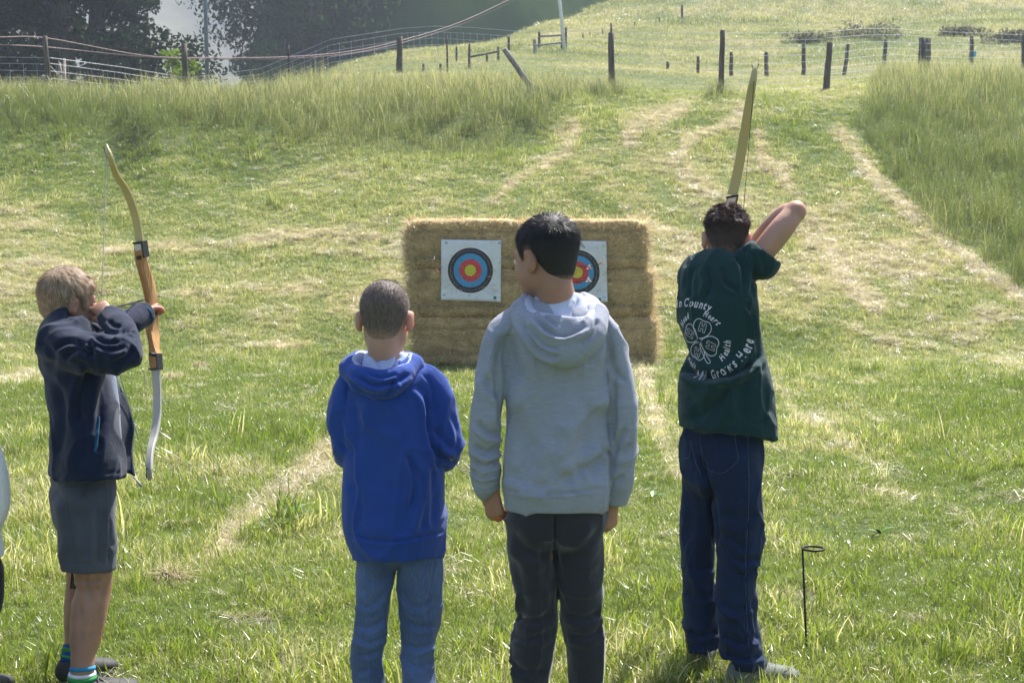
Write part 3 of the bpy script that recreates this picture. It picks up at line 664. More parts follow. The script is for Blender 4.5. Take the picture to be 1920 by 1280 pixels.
# ------------------------------------------------------------------ paper targets
def target_mat(seed, spots):
    m, n, l, b = new_mat('printed_target_paper')
    tc = node(n, 'ShaderNodeTexCoord'); sp = node(n, 'ShaderNodeSeparateXYZ'); l.new(tc.outputs['Object'], sp.inputs[0])
    cb = node(n, 'ShaderNodeCombineXYZ'); l.new(sp.outputs[0], cb.inputs[0]); l.new(sp.outputs[2], cb.inputs[1])
    ln_ = node(n, 'ShaderNodeVectorMath', operation='LENGTH'); l.new(cb.outputs[0], ln_.inputs[0])
    R = .247; dv = node(n, 'ShaderNodeMath', operation='DIVIDE', i_1=R*1.6); l.new(ln_.outputs['Value'], dv.inputs[0])
    f = 1/1.6; W_ = (.74, .76, .80); G_ = (.52, .54, .57); K = (.022, .022, .026)
    st = [(0, (.62, .60, .04)), (.25*f, (.62, .055, .06)), (.5*f, (.05, .30, .58)), (.75*f, K), (.872*f, (.25, .25, .26)), (.884*f, K), (1.0*f, W_),
          (1.12*f, G_), (1.128*f, W_), (1.245*f, G_), (1.253*f, W_)]
    r = ramp(n, st, 'CONSTANT'); l.new(dv.outputs[0], r.inputs[0]); prev = r.outputs[0]
    for (x, z, rad, c, al) in spots:
        s = node(n, 'ShaderNodeVectorMath', operation='DISTANCE'); l.new(cb.outputs[0], s.inputs[0]); s.inputs[1].default_value = (x, z, 0)
        lt = node(n, 'ShaderNodeMath', operation='LESS_THAN', i_1=rad); l.new(s.outputs['Value'], lt.inputs[0])
        ml = node(n, 'ShaderNodeMath', operation='MULTIPLY', i_1=al); l.new(lt.outputs[0], ml.inputs[0])
        mx = node(n, 'ShaderNodeMix', data_type='RGBA'); l.new(ml.outputs[0], mx.inputs[0]); l.new(prev, mx.inputs[6]); mx.inputs[7].default_value = (*c, 1); prev = mx.outputs[2]
    nz = node(n, 'ShaderNodeTexNoise'); nz.inputs['Scale'].default_value = 6; l.new(tc.outputs['Object'], nz.inputs['Vector'])
    rr = ramp(n, [(.3, (.90, .90, .88)), (.7, (1, 1, 1))]); l.new(nz.outputs['Fac'], rr.inputs[0])
    mu = node(n, 'ShaderNodeMix', data_type='RGBA', blend_type='MULTIPLY'); mu.inputs[0].default_value = 1; l.new(prev, mu.inputs[6]); l.new(rr.outputs[0], mu.inputs[7])
    l.new(mu.outputs[2], b.inputs['Base Color']); b.inputs['Roughness'].default_value = .55
    return m
def paper(name, corners, ctr, spots, label, clover):
    """corners tl,tr,br,bl in photo pixels"""
    YT = BY-.035; c = at(*ctr, YT); q = [at(x, y, YT)-c for x, y in corners]; n = 22; V = []; rr = np.random.default_rng(5)
    for j in range(n+1):
        for i in range(n+1):
            u, v = i/n, j/n
            p = q[0]*(1-u)*(1-v)+q[1]*u*(1-v)+q[2]*u*v+q[3]*(1-u)*v
            cc = (2*abs(u-.5))**6*(2*abs(v-.5))**6
            p = Vector((p.x, -.004*math.sin(u*9+v*4)-.006*math.sin(v*7)-.02*cc*(v > .5), p.z)); V.append(p)
    Fc = [(j*(n+1)+i, (j+1)*(n+1)+i, (j+1)*(n+1)+i+1, j*(n+1)+i+1) for j in range(n) for i in range(n)]
    root = empty(name, c)
    o = mesh_obj('paper', V, Fc, target_mat(1, spots), root, smooth=True)
    so = o.modifiers.new('thickness', 'SOLIDIFY'); so.thickness = .0012; so.offset = 1
    # little green clover mark: four round leaves and a stem
    x, z = clover; mb = MB()
    for a in range(4):
        t = PI/4+a*PI/2; cx, cz = x+.0105*math.cos(t), z+.0105*math.sin(t)
        mb.add([(cx+.0095*math.cos(k*PI/6), -.013, cz+.0095*math.sin(k*PI/6)) for k in range(12)]+[(cx+.0095*math.cos(k*PI/6), -.011, cz+.0095*math.sin(k*PI/6)) for k in range(12)],
               [tuple(range(12)), tuple(range(23, 11, -1))]+[(k, k+12, (k+1) % 12+12, (k+1) % 12) for k in range(12)])
    mb.build('clover_mark', CLOVERG, root)
    props(root, label, 'archery target'); return root
CLOVERG = simple('printed_green', (.02, .22, .13), rough=.5)
gG, yG, bG, dk = (.22, .42, .34), (.62, .68, .18), (.25, .48, .75), (.03, .03, .035)
L = [(-.262, .302, .018, gG, .75), (.318, .300, .018, gG, .75), (-.285, -.27, .017, gG, .6), (.322, -.297, .014, yG, .8), (-.31, .03, .014, bG, .6), (-.298, -.272, .006, dk, .8)]
def px_spots(lst, ctr):
    YT = BY-.035; c = at(*ctr, YT); out = []
    for x, y, rr, c_ in lst:
        p = at(x, y, YT)-c; out.append((p.x, p.z, rr, c_, .9))
    return out
CL, CR = (882, 507), (1082, 511)
L += px_spots([(846, 480, .005, dk), (865, 487, .006, dk), (886, 487, .007, dk), (870, 499, .005, dk), (871, 522, .008, dk), (892, 506, .003, dk), (936, 493, .005, dk)], CL)
paper('target_face', [(827, 449), (940, 451), (939, 566), (827, 562)], CL, L, 'paper target face on the left half of the hay bales, two arrows beside it', (.268, -.298))
Rr = [(.285, .288, .014, yG, .8), (.29, -.02, .013, yG, .8), (.30, -.27, .016, (.30, .50, .62), .7)] + px_spots([(1089, 531, .007, dk), (1074, 541, .007, dk), (1122, 544, .006, dk), (1104, 508, .005, dk), (1131, 508, .004, dk)], CR)
paper('target_face', [(1027, 451), (1137, 452), (1139, 566), (1028, 569)], CR, Rr, 'paper target face on the right half of the hay bales, stuck full of arrows', (.245, -.293))

# ------------------------------------------------------------------ arrows in the targets
SHAFT = simple('arrow_shaft', (.02, .02, .022), rough=.35, var=.05)
VANE = [simple('vane_orange', (.85, .22, .06), rough=.4), simple('vane_pink', (.85, .35, .38), rough=.4), simple('vane_yellow', (.85, .5, .06), rough=.4), simple('vane_white', (.85, .75, .72), rough=.4), simple('vane_red', (.8, .06, .09), rough=.4)]
for m_ in VANE:
    m_.node_tree.nodes['Principled BSDF'].inputs['Subsurface Weight'].default_value = .3
def arrow(nock, tip, yn, vm, label, vm2=None, group='arrows stuck in the targets'):
    a = at(*nock, yn); b = at(*tip, BY+.02); b.y = BY+.05; d = (b-a).normalized(); root = empty('arrow', a)
    mb = MB(); mb.tube([Vector((0, 0, 0)), b-a], .0048, 6); mb.build('shaft', SHAFT, root)
    mb = MB(); mb.tube([-d*.012, Vector((0, 0, 0))], .0045, 6); mb.build('nock', VANE[vm], root)
    u = d.cross(Vector((0, 0, 1))).normalized(); v = d.cross(u)
    for k_ in range(3):
        t = k_*2*PI/3+.5; r = u*math.cos(t)+v*math.sin(t); s = d.cross(r)*.0006
        P0 = [d*.01+r*.003, d*.02+r*.030, d*.06+r*.032, d*.12+r*.003]
        mb = MB(); mb.add([p-s for p in P0]+[p+s for p in P0], [(0, 1, 2, 3), (7, 6, 5, 4), (0, 4, 5, 1), (1, 5, 6, 2), (2, 6, 7, 3), (3, 7, 4, 0)])
        mb.build('vane', VANE[vm2 if (vm2 is not None and k_ == 0) else vm], root)
    props(root, label, 'arrow', group)
arrow((1107, 502), (1083, 498), 15.0, 1, 'pink vaned arrow in the blue ring, right of the yellow centre', 0)
arrow((1129, 492), (1119, 498), 15.05, 2, 'yellow vaned arrow sticking out over the white margin of the right target', 0)
arrow((1082, 512), (1070, 518), 15.0, 0, 'orange vaned arrow in the yellow centre of the right target', 2)
arrow((1068, 517), (1060, 520), 15.1, 0, 'orange vaned arrow just left of the yellow centre of the right target', 3)
arrow((1106, 525), (1077, 530), 15.0, 3, 'white vaned arrow low in the blue ring of the right target')
arrow((1081, 450), (1099, 466), 15.05, 0, 'orange vaned arrow hanging at the top edge of the right target', 1)
arrow((814, 485), (818, 488), 15.1, 3, 'white and red vaned arrow in the hay left of the left target', 0)
arrow((819, 507), (822, 507), 15.1, 4, 'red vaned arrow in the hay close beside the left target')

# small dark things by the bales
dkm = simple('black_plastic', (.012, .012, .014), rough=.5)
def lump(name, px, py, Y, size, label, cat):
    p = at(px, py, Y); p.z = gz(p.x, p.y); bm = bmesh.new(); bmesh.ops.create_icosphere(bm, subdivisions=2, radius=1)
    V = np.array([v.co for v in bm.verts]); V = V*(1+.25*vnoise(V, 2, 4))[:, None]*np.array(size); V[:, 2] += size[2]*.7
    Fc = [[v.index for v in f.verts] for f in bm.faces]; bm.free(); o = mesh_obj(name, V, Fc, dkm, smooth=True); o.location = p; props(o, label, cat)
lump('black_bag', 1240, 569, 18.0, (.08, .05, .022), 'small flat black bag on the grass right of the hay bales', 'bag')
lump('black_strap', 1207, 688, 15.5, (.045, .03, .035), 'small black strap end at the foot of the lower right hay bale', 'strap')

# ------------------------------------------------------------------ ground quiver
IRON = simple('dark_iron', (.03, .026, .022), rough=.5, metal=.7, var=.3)
p = on_ground(1512, 1222); root = empty('ground_quiver', p); Yq = p.y
top = at(1505, 1030, Yq)-p
mb = MB(); mb.tube([(0, 0, -.1), (0.0, 0, .02), (top.x*.5, 0, top.z*.5), (top.x, 0, top.z)], .0038, 8); mb.build('rod', IRON, root, True)
mb = MB(); rc = .0365
ring = [Vector((top.x+rc+rc*math.cos(t), rc*1.0*math.sin(t), top.z+.004)) for t in np.linspace(PI, 3*PI, 33)]
mb.tube(ring, .0042, 8); mb.build('ring', IRON, root, True)
props(root, 'thin iron ground quiver with a ring on top, stuck in the grass', 'arrow stand')

# ------------------------------------------------------------------ fences
def wood_mat(name, c1, c2):
    m, n, l, b = new_mat(name); tc = node(n, 'ShaderNodeTexCoord'); mp = node(n, 'ShaderNodeMapping'); mp.inputs['Scale'].default_value = (9, 9, .9); l.new(tc.outputs['Object'], mp.inputs[0])
    a = node(n, 'ShaderNodeTexNoise'); a.inputs['Scale'].default_value = 3; a.inputs['Detail'].default_value = 6; l.new(mp.outputs[0], a.inputs['Vector'])
    r = ramp(n, [(.35, c1), (.65, c2)]); l.new(a.outputs['Fac'], r.inputs[0]); l.new(r.outputs[0], b.inputs['Base Color']); b.inputs['Roughness'].default_value = .9
    bp = node(n, 'ShaderNodeBump'); bp.inputs['Distance'].default_value = .02; l.new(a.outputs['Fac'], bp.inputs['Height']); l.new(bp.outputs[0], b.inputs['Normal']); return m
WOOD = wood_mat('weathered_post_wood', (.055, .045, .032), (.15, .125, .09)); WOODG = wood_mat('pale_grey_wood', (.20, .19, .17), (.34, .32, .28))
WIRE = simple('galvanised_wire', (.62, .62, .60), rough=.4, metal=.3); RUST = simple('rusty_steel', (.05, .022, .015), rough=.7)
PALE = simple('white_paint', (.75, .75, .76), rough=.5); STEEL = simple('galvanised_pole', (.16, .19, .22), rough=.5, metal=.3); CABLE = simple('reddish_cable', (.22, .13, .12), rough=.6)
POSTS = []
def post(root, bx, by, tx, ty, Y, wpx, mat=WOOD, name='post', sq=False, lean_y=0):
    b_ = at(bx, by, Y); t = at(tx, ty, Y+lean_y); b_.z = min(b_.z, gz(b_.x, b_.y)+.02)-.12 if b_.z > gz(b_.x, b_.y)-.6 else b_.z
    r = wpx*Y/F/2; rr = random.Random(int(bx*7+by)); mb = MB(); n = 6; pts = []; rad = []
    for i in range(n):
        u = i/(n-1); pts.append(b_.lerp(t, u)+Vector((rr.uniform(-1, 1), rr.uniform(-1, 1), 0))*r*.13*(0 < i < n-1)); rad.append(r*(1.1-.18*u)*rr.uniform(.95, 1.05))
    o0 = pts[0].copy(); pts = [p_-o0 for p_ in pts]
    mb.tube(pts, rad, 4 if sq else 9); o = mb.build(name, mat, root, not sq); o.location = o0-(root.location if root else Vector()); return b_, t
def woven(root, A, B, h0, h1, nh, dv, rad=.0036, name='wire_mesh', barb=True):
    """horizontal wires and stays between two post bases"""
    mb = MB(); d = B-A; L_ = math.hypot(d.x, d.y); o = root.location; nseg = max(2, int(L_/1.6))
    def gp(u, h):
        x = A.x+d.x*u; y = A.y+d.y*u; return Vector((x, y, gz(x, y)*.6+(A.z+(B.z-A.z)*u)*.4+h))-o
    for k_ in range(nh):
        h = h0+(h1-h0)*(k_/(nh-1))**1.15; mb.tube([gp(i/nseg, h+.012*math.sin(i*2.1+k_)) for i in range(nseg+1)], rad, 3, False)
    for j in range(int(L_/dv)):
        u = (j+.5)*dv/L_; mb.tube([gp(u, h0), gp(u, (h0+h1)/2)+Vector((.01, 0, 0)), gp(u, h1)], rad*.8, 3, False)
    if barb: mb.tube([gp(i/nseg, h1+.14+.01*math.sin(i*1.7)) for i in range(nseg+1)], rad*1.15, 3, False)
    ob = mb.build(name, WIRE, root); ob['kind'] = 'stuff'
fr = empty('wire_fence', at(960, 160, 33))
fp = [(-120, 170, -125, 70, 34, 9), (95, 162, 84, 68, 34, 10), (352, 148, 345, 82, 37, 12), (749, 150, 749, 69, 39, 12), (1148, 178, 1146, 62, 31, 12), (1351, 170, 1355, 57, 30, 10.5), (1547, 180, 1556, 80, 31, 12), (1729, 154, 1729, 71, 36, 13), (1919, 147, 1919, 64, 39, 7), (2110, 150, 2112, 60, 41, 10)]
bases = []
for i, q in enumerate(fp):
    b_, t = post(fr, *q); b_.z = gz(b_.x, b_.y); bases.append(b_)
for (bx, by, tx, ty, Y) in ((542, 140, 541, 84, 38, ), (839, 134, 838, 67, 37)): post(fr, bx, by, tx, ty, Y, 3.2, RUST, 'metal_stake')
post(fr, 1146, 66, 1146, 44, 31, 4, RUST, 'pipe')
post(fr, 1739, 140, 1738, 72, 37.5, 9)
for a_, b_ in zip(bases, bases[1:]): woven(fr, a_, b_, .10, 1.12, 8, .32)
props(fr, 'near wire fence on weathered round posts along the top of the bank', 'fence')
lp = empty('leaning_post', at(1008, 168, 31)); post(lp, 1010, 168, 945, 92, 31, 11, WOODG, 'stake', lean_y=-.3)
o = lp.children[0]; ch_loc = o.location.copy(); bpy.data.objects.remove(lp) if False else None
props(lp, 'old grey post leaning far over to the side in the fence line', 'post')
bk = empty('stock_fence', at(1500, 140, 46)); bb_ = []
for q in [(1193, 141, 1193, 124, 46, 6), (1252, 140, 1252, 116, 46, 6), (1309, 139, 1309, 106, 45, 6), (1371, 140, 1371, 98, 45, 7), (1437, 147, 1437, 98, 44, 8), (1507, 147, 1507, 84, 44, 8), (1582, 142, 1590, 83, 45, 7), (1656, 140, 1661, 76, 45, 8), (1740, 136, 1742, 72, 46, 8), (1822, 130, 1822, 69, 47, 8), (1930, 130, 1930, 62, 48, 8), (2050, 130, 2050, 60, 49, 8)]:
    b_, t = post(bk, *q); b_.z = gz(b_.x, b_.y); bb_.append(b_)
for a_, b_ in zip(bb_, bb_[1:]): woven(bk, a_, b_, .15, .95, 5, 1.0, .002, barb=False)
mb = MB(); mb.box(at(1828, 101, 46.8)-bk.location, (.07, .02, .17)); mb.build('blue_tag', simple('blue_plastic', (.03, .42, .75), rough=.4), bk)
props(bk, 'second wire fence on short dark posts beyond the near fence', 'fence')
uf = empty('hill_fence', at(1280, 40, 80)); ub = []
for q in [(1093, 76, 1093, 62, 66, 2.5), (1106, 74, 1106, 60, 68, 2.5), (1130, 69, 1130, 56, 70, 2.5), (1190, 58, 1190, 42, 74, 2.5), (1236, 53, 1236, 33, 78, 2.5), (1279, 49, 1279, 10, 80, 4.5), (1330, 38, 1330, 12, 84, 2.5), (1341, 32, 1341, 1, 86, 2.5), (1378, 27, 1378, -8, 88, 5), (1424, 14, 1424, -14, 91, 3), (1478, 8, 1478, -20, 94, 3), (1560, -5, 1560, -36, 98, 4)]:
    b_, t = post(uf, *q, WOOD if q[5] > 4 else RUST, 'post' if q[5] > 4 else 'metal_stake'); b_.z = gz(b_.x, b_.y); ub.append(b_)
for a_, b_ in zip(ub, ub[1:]):
    woven(uf, a_, b_, .2, 1.0, 4, 3.0, .0025, barb=False)
props(uf, 'far fence of thin stakes climbing the hillside', 'fence')
def rail(root, x0, y0, x1, y1, Y, w, mat=WOOD):
    mb = MB(); a_ = at(x0, y0, Y); b_ = at(x1, y1, Y); r = w*Y/F/2; mb.tube([a_-root.location, b_-root.location], r, 7); mb.build('rail', mat, root, True)
b1 = empty('fence_brace', at(905, 120, 43.5))
for q in [(856, 113, 856, 88, 45, 4), (880, 127, 880, 83, 42, 5), (913, 119, 913, 103, 44, 4), (934, 116, 934, 88, 44.5, 5), (954, 96, 954, 69, 50, 5), (826, 134, 826, 120, 40, 5), (794, 135, 794, 120, 40, 5)]: post(b1, *q)
rail(b1, 882, 107, 934, 97, 43.5, 4); props(b1, 'low wooden fence brace with one rail beyond the leaning post', 'fence')
b2 = empty('fence_brace', at(1030, 90, 52))
for q in [(1003, 103, 1003, 74, 48, 7), (1011, 85, 1011, 60, 53, 5), (1054, 90, 1054, 64, 52.5, 6), (1061, 88, 1061, 52, 53, 5)]: post(b2, *q, WOODG if q[0] == 1003 else WOOD)
rail(b2, 1003, 86, 1054, 80, 50, 4, WOODG); rail(b2, 1011, 69, 1054, 66, 53, 4, WOODG); props(b2, 'grey wooden fence brace with two rails at the white pole', 'fence')
def solo_pole(name, bx, by, tx, ty, Y, w, ext, mat, label):
    a_ = at(bx, by, Y); t = at(tx, ty, Y); a_.z = gz(a_.x, a_.y)-.2; t = a_+(t-a_)*ext; r = w*Y/F/2; mb = MB(); d = t-a_
    mb.tube([Vector((0, 0, 0)), d*.5, d], [r*1.1, r, r*.85], 10); o = mb.build(name, mat, None, True); o.location = a_; props(o, label, 'pole')
solo_pole('metal_pole', 389, 140, 385, 0, 40, 7.5, 1.9, STEEL, 'tall grey metal pole standing in front of the dark trees')
solo_pole('white_pole', 1060, 92, 1049, 0, 52, 6, 2.0, PALE, 'thin white leaning pole on the hillside by the brace')
def cable(pts, label):
    P = [at(*p) for p in pts]; out = []
    for i in range(len(P)-1):
        p0, p1, p2, p3 = P[max(i-1, 0)], P[i], P[i+1], P[min(i+2, len(P)-1)]
        for s_ in range(6):
            t = s_/6; out.append(.5*((2*p1)+(p2-p0)*t+(2*p0-5*p1+4*p2-p3)*t*t+(3*p1-p0-3*p2+p3)*t**3))
    out.append(P[-1]); mb = MB(); mb.tube(out, .013, 5); o = mb.build('overhead_cable', CABLE, None, True); props(o, label, 'cable', 'cables slung past the trees')
cable([(1300, -190, 62), (1040, -44, 60), (950, 2, 58), (860, 43, 55), (760, 74, 51), (660, 96, 47), (540, 107, 43), (400, 108.5, 40), (273, 105, 37), (88, 72, 34.3), (-10, 70, 33), (-150, 66, 32)], 'upper reddish cable sagging across the view past the trees')
cable([(1300, -182, 62), (1040, -38, 60), (950, 8, 58), (860, 48, 55), (760, 79, 51), (660, 100, 47), (540, 110, 43), (400, 111, 40), (273, 107, 37), (90, 89, 34.3), (-10, 84, 33), (-150, 80, 32)], 'lower reddish cable sagging across the view past the trees')

# ------------------------------------------------------------------ trees
BARK = wood_mat('tree_bark', (.05, .04, .032), (.13, .11, .09)); BARKP = wood_mat('pale_bark', (.16, .13, .10), (.36, .31, .26))
def leaf_mat(name, c1, c2, trans=.35):
    return strand_mat(name, c1, c2, trans, .008)
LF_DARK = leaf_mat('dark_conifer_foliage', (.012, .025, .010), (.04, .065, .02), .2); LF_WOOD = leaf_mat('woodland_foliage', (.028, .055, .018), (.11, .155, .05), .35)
LF_LITE = leaf_mat('bright_leaves', (.09, .16, .02), (.24, .32, .05), .5); LF_OLV = leaf_mat('olive_foliage', (.07, .085, .04), (.17, .18, .09), .4)
def leaves(clumps, n_per, size, seed, squash=.7):
    """leaf-sized faces spread through clumps given as (centre, radius)"""
    r = np.random.default_rng(seed); C = np.array([c for c, _ in clumps], float); R = np.array([q for _, q in clumps])
    k = np.repeat(np.arange(len(C)), n_per); n = len(k)
    d = r.normal(0, 1, (n, 3)); d /= np.linalg.norm(d, axis=1)[:, None]; rad = r.uniform(.35, 1, n)**.6
    P = C[k]+d*(R[k]*rad)[:, None]*np.array([1, 1, squash])
    u = r.normal(0, 1, (n, 3)); u /= np.linalg.norm(u, axis=1)[:, None]; v = np.cross(u, d+r.normal(0, .5, (n, 3))); v /= np.linalg.norm(v, axis=1)[:, None]+1e-9
    s = (size*r.uniform(.5, 1.3, n))[:, None]
    V = np.stack([P-u*s*.5, P+v*s*.32, P+u*s*.6, P-v*s*.32], 1).reshape(-1, 3)
    Fc = np.arange(n*4).reshape(-1, 4); cr = r.uniform(size=len(C))[k]*.6+r.uniform(size=n)*.4
    return V, Fc, np.repeat(cr, 4)
def limbs(mb, r, base, top, r0, nb, spread, z0=.3, droop=0.0, ends=None):
    """tapered trunk with limbs; returns the limb ends"""
    ends = []; d = top-base; L_ = d.length
    pts = [base+d*t+Vector((r.uniform(-1, 1), r.uniform(-1, 1), 0))*L_*.015*(0 < t < 1) for t in (0, .2, .45, .7, 1)]
    mb.tube(pts, [r0*1.25, r0, r0*.8, r0*.55, r0*.15], 9)
    for i in range(nb):
        t = z0+(1-z0)*(i+.5)/nb; a = r.uniform(0, 2*PI); L2 = spread*(1.15-t*.7)*r.uniform(.6, 1.15); p = base+d*t
        e = p+Vector((math.cos(a)*L2, math.sin(a)*L2, L2*(.35-droop)*r.uniform(.3, 1.4))); m_ = p.lerp(e, .5)+Vector((0, 0, L2*.1))
        mb.tube([p, m_, e], [r0*.32*(1.1-t), r0*.18*(1.1-t), r0*.05], 6); ends += [(m_, L2), (e, L2)]
    return ends
def tree(name, base, h, spread, r0, seed, leafm, barkm, label, nb=16, n_per=170, size=.3, z0=.25, cl=.34, droop=0, squash=.7, extra=3):
    r = random.Random(seed); root = empty(name, base); mb = MB(); ends = limbs(mb, r, Vector((0, 0, -.3)), Vector((r.uniform(-.4, .4), r.uniform(-.4, .4), h)), r0, nb, spread, z0, droop)
    mb.build('trunk', barkm, root, True); cls = []
    for e, L2 in ends:
        for _ in range(extra):
            cls.append((e+Vector((r.gauss(0, 1), r.gauss(0, 1), r.gauss(0, .7)))*L2*.22, L2*cl*r.uniform(.6, 1.2)))
    V, Fc, rn = leaves(cls, n_per//extra, size, seed, squash)
    mesh_obj('crown', V, Fc, leafm, root, attrs={'rnd': ('FLOAT', rn)})
    props(root, label, 'tree'); return root
def gzp(px, Y, dz=0): X = (px-960)/F*Y; return Vector((X, Y, gz(X, Y)+dz))
LF_HILL = leaf_mat('dry_brush', (.15, .15, .07), (.26, .26, .14), .5)
# big dark cypresses on the left, three stems side by side
tree('cypress_tree', gzp(130, 58, -.5), 17, 3.9, .62, 11, LF_DARK, BARK, 'big dark cypress with several heavy stems behind the left fence post', 30, 520, .24, .26, .34, .1, .5, 4)
tree('cypress_tree', gzp(196, 62, -.5), 18, 1.9, .45, 12, LF_DARK, BARK, 'dark cypress standing right beside the biggest cypress, ragged on its right side', 24, 420, .22, .30, .42, .1, .5, 4)
tree('cypress_tree', gzp(20, 60, -.5), 15, 4.8, .5, 13, LF_DARK, BARK, 'dark cypress at the edge of the view behind the fence wires', 24, 520, .25, .10, .32, .1, .5, 4)
r = random.Random(5)
for j, (px, Y, ln) in enumerate(((118, 50, 4), (131, 51, -3))):
    mb = MB(); b_ = gzp(px, Y, -.2); root = empty('bare_stem', b_); mb.tube([Vector((0, 0, 0)), Vector((.1*ln*.2, 0, 1.3)), Vector((.15*ln*.3, 0, 2.9)), Vector((.12*ln*.5, 0, 4.3))], [.17, .14, .11, .05], 8)
    for k_ in range(7): z = 1.2+k_*.42; mb.tube([Vector((.03*ln, 0, z)), Vector((.03*ln+r.uniform(-.5, .5), r.uniform(-.3, .3), z+.5))], [.035, .01], 5)
    mb.build('trunk', BARKP, root, True)
    props(root, ('pale peeling tree stem in front of the cypress trunks', 'second pale peeling stem just right of the first')[j], 'tree')
tree('young_tree', gzp(340, 46, -.2), 3.6, 1.25, .09, 21, LF_LITE, BARKP, 'small bright green sunlit tree behind the second fence post', 12, 170, .12, .35, .42)
def bush(px, Y, hw, h, leafm, label, seed, size=.12, n=900):
    p = gzp(px, Y, -.1); r = random.Random(seed); root = empty('bush', p); mb = MB(); cls = []
    for i in range(9):
        a = r.uniform(0, 2*PI); q = r.uniform(.2, .8)*hw; e = Vector((math.cos(a)*q, math.sin(a)*q*.7, h*r.uniform(.45, .85))); mb.tube([Vector((0, 0, 0)), e*.5+Vector((0, 0, .1)), e], [.05, .03, .01], 5)
        cls += [(e, hw*.38*r.uniform(.7, 1.2)), (e*.6, hw*.35)]
    mb.build('stems', BARK, root); V, Fc, rn = leaves(cls, n//9, size, seed, .85); mesh_obj('foliage', V, Fc, leafm, root, attrs={'rnd': ('FLOAT', rn)}); props(root, label, 'bush')
bush(466, 46, .85, 1.15, LF_OLV, 'rounded pale olive bush in front of the dark wood', 31, .10, 2600)
bush(318, 48, .8, .9, LF_OLV, 'low grey green bush at the foot of the small bright tree', 32, .10, 1400)
#bush(1345, 29.6, .35, .45, LF_WOOD, 'low dark bush at the foot of the tallest fence post', 33, .06, 900)
#bush(1140, 30.6, .5, .5, LF_WOOD, 'low dark green bush at the foot of the post with the pipe', 34, .06, 1200)
bush(1510, 63, 1.3, .18, LF_HILL, 'flat brushy patch on the hillside behind the second fence', 35, .16, 1200)
bush(1625, 64, 2.2, .20, LF_HILL, 'wider brushy patch on the hillside behind the second fence', 36, .16, 1800)
bush(1780, 64, 1.5, .20, LF_HILL, 'brushy patch on the hillside right of the blue tag', 37, .16, 1200)
bush(1895, 60, 1.5, .35, LF_HILL, 'dark brush clump on the hillside where the second fence ends', 38, .16, 1500)
# the wood on the valley side
ws = bpy.data.objects['wooded_slope']; me = ws.data
wb = BVHTree.FromPolygons([v.co[:] for v in me.vertices], [p.vertices[:] for p in me.polygons])
def wood_at(px, Y):
    X = (px-960)/F*Y; h = wb.ray_cast(Vector((X, Y, 200)), Vector((0, 0, -1)))[0]; z = h.z if h else -1; return Vector((X, Y, max(z, gz(X, Y))-.4))
wt = []
for s_, (h_, sp_) in enumerate(((11, 4.4), (13, 4.8), (10, 4.0))):
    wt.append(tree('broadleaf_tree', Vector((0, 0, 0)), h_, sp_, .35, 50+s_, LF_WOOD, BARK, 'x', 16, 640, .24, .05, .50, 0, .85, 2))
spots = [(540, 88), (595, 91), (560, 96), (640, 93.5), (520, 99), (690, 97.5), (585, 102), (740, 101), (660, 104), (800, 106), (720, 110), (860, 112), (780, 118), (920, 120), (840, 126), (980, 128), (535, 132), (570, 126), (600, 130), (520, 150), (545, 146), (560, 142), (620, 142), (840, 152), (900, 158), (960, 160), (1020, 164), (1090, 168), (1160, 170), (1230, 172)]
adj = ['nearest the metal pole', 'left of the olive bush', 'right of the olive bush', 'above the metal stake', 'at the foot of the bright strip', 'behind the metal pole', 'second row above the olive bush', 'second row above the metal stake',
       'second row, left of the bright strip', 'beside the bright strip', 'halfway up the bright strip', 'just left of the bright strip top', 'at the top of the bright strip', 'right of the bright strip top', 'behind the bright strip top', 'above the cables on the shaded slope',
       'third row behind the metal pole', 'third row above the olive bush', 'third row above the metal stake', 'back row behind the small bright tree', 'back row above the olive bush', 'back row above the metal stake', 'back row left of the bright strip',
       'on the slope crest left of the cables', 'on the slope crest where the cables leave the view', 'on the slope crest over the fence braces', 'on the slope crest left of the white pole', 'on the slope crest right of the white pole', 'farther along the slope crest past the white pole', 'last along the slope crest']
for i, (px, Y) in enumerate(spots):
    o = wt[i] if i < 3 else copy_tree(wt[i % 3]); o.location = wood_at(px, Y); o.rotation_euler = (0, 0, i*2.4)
    s_ = .85+.3*((i*37) % 10)/10; s_ *= 1.25 if Y > 112 else 1; o.scale = (s_, s_, s_*1.35*(1.05 if i % 2 else .92)); o['label'] = 'dark bushy wood tree '+adj[i]; o['group'] = 'trees of the dark wood on the valley side'
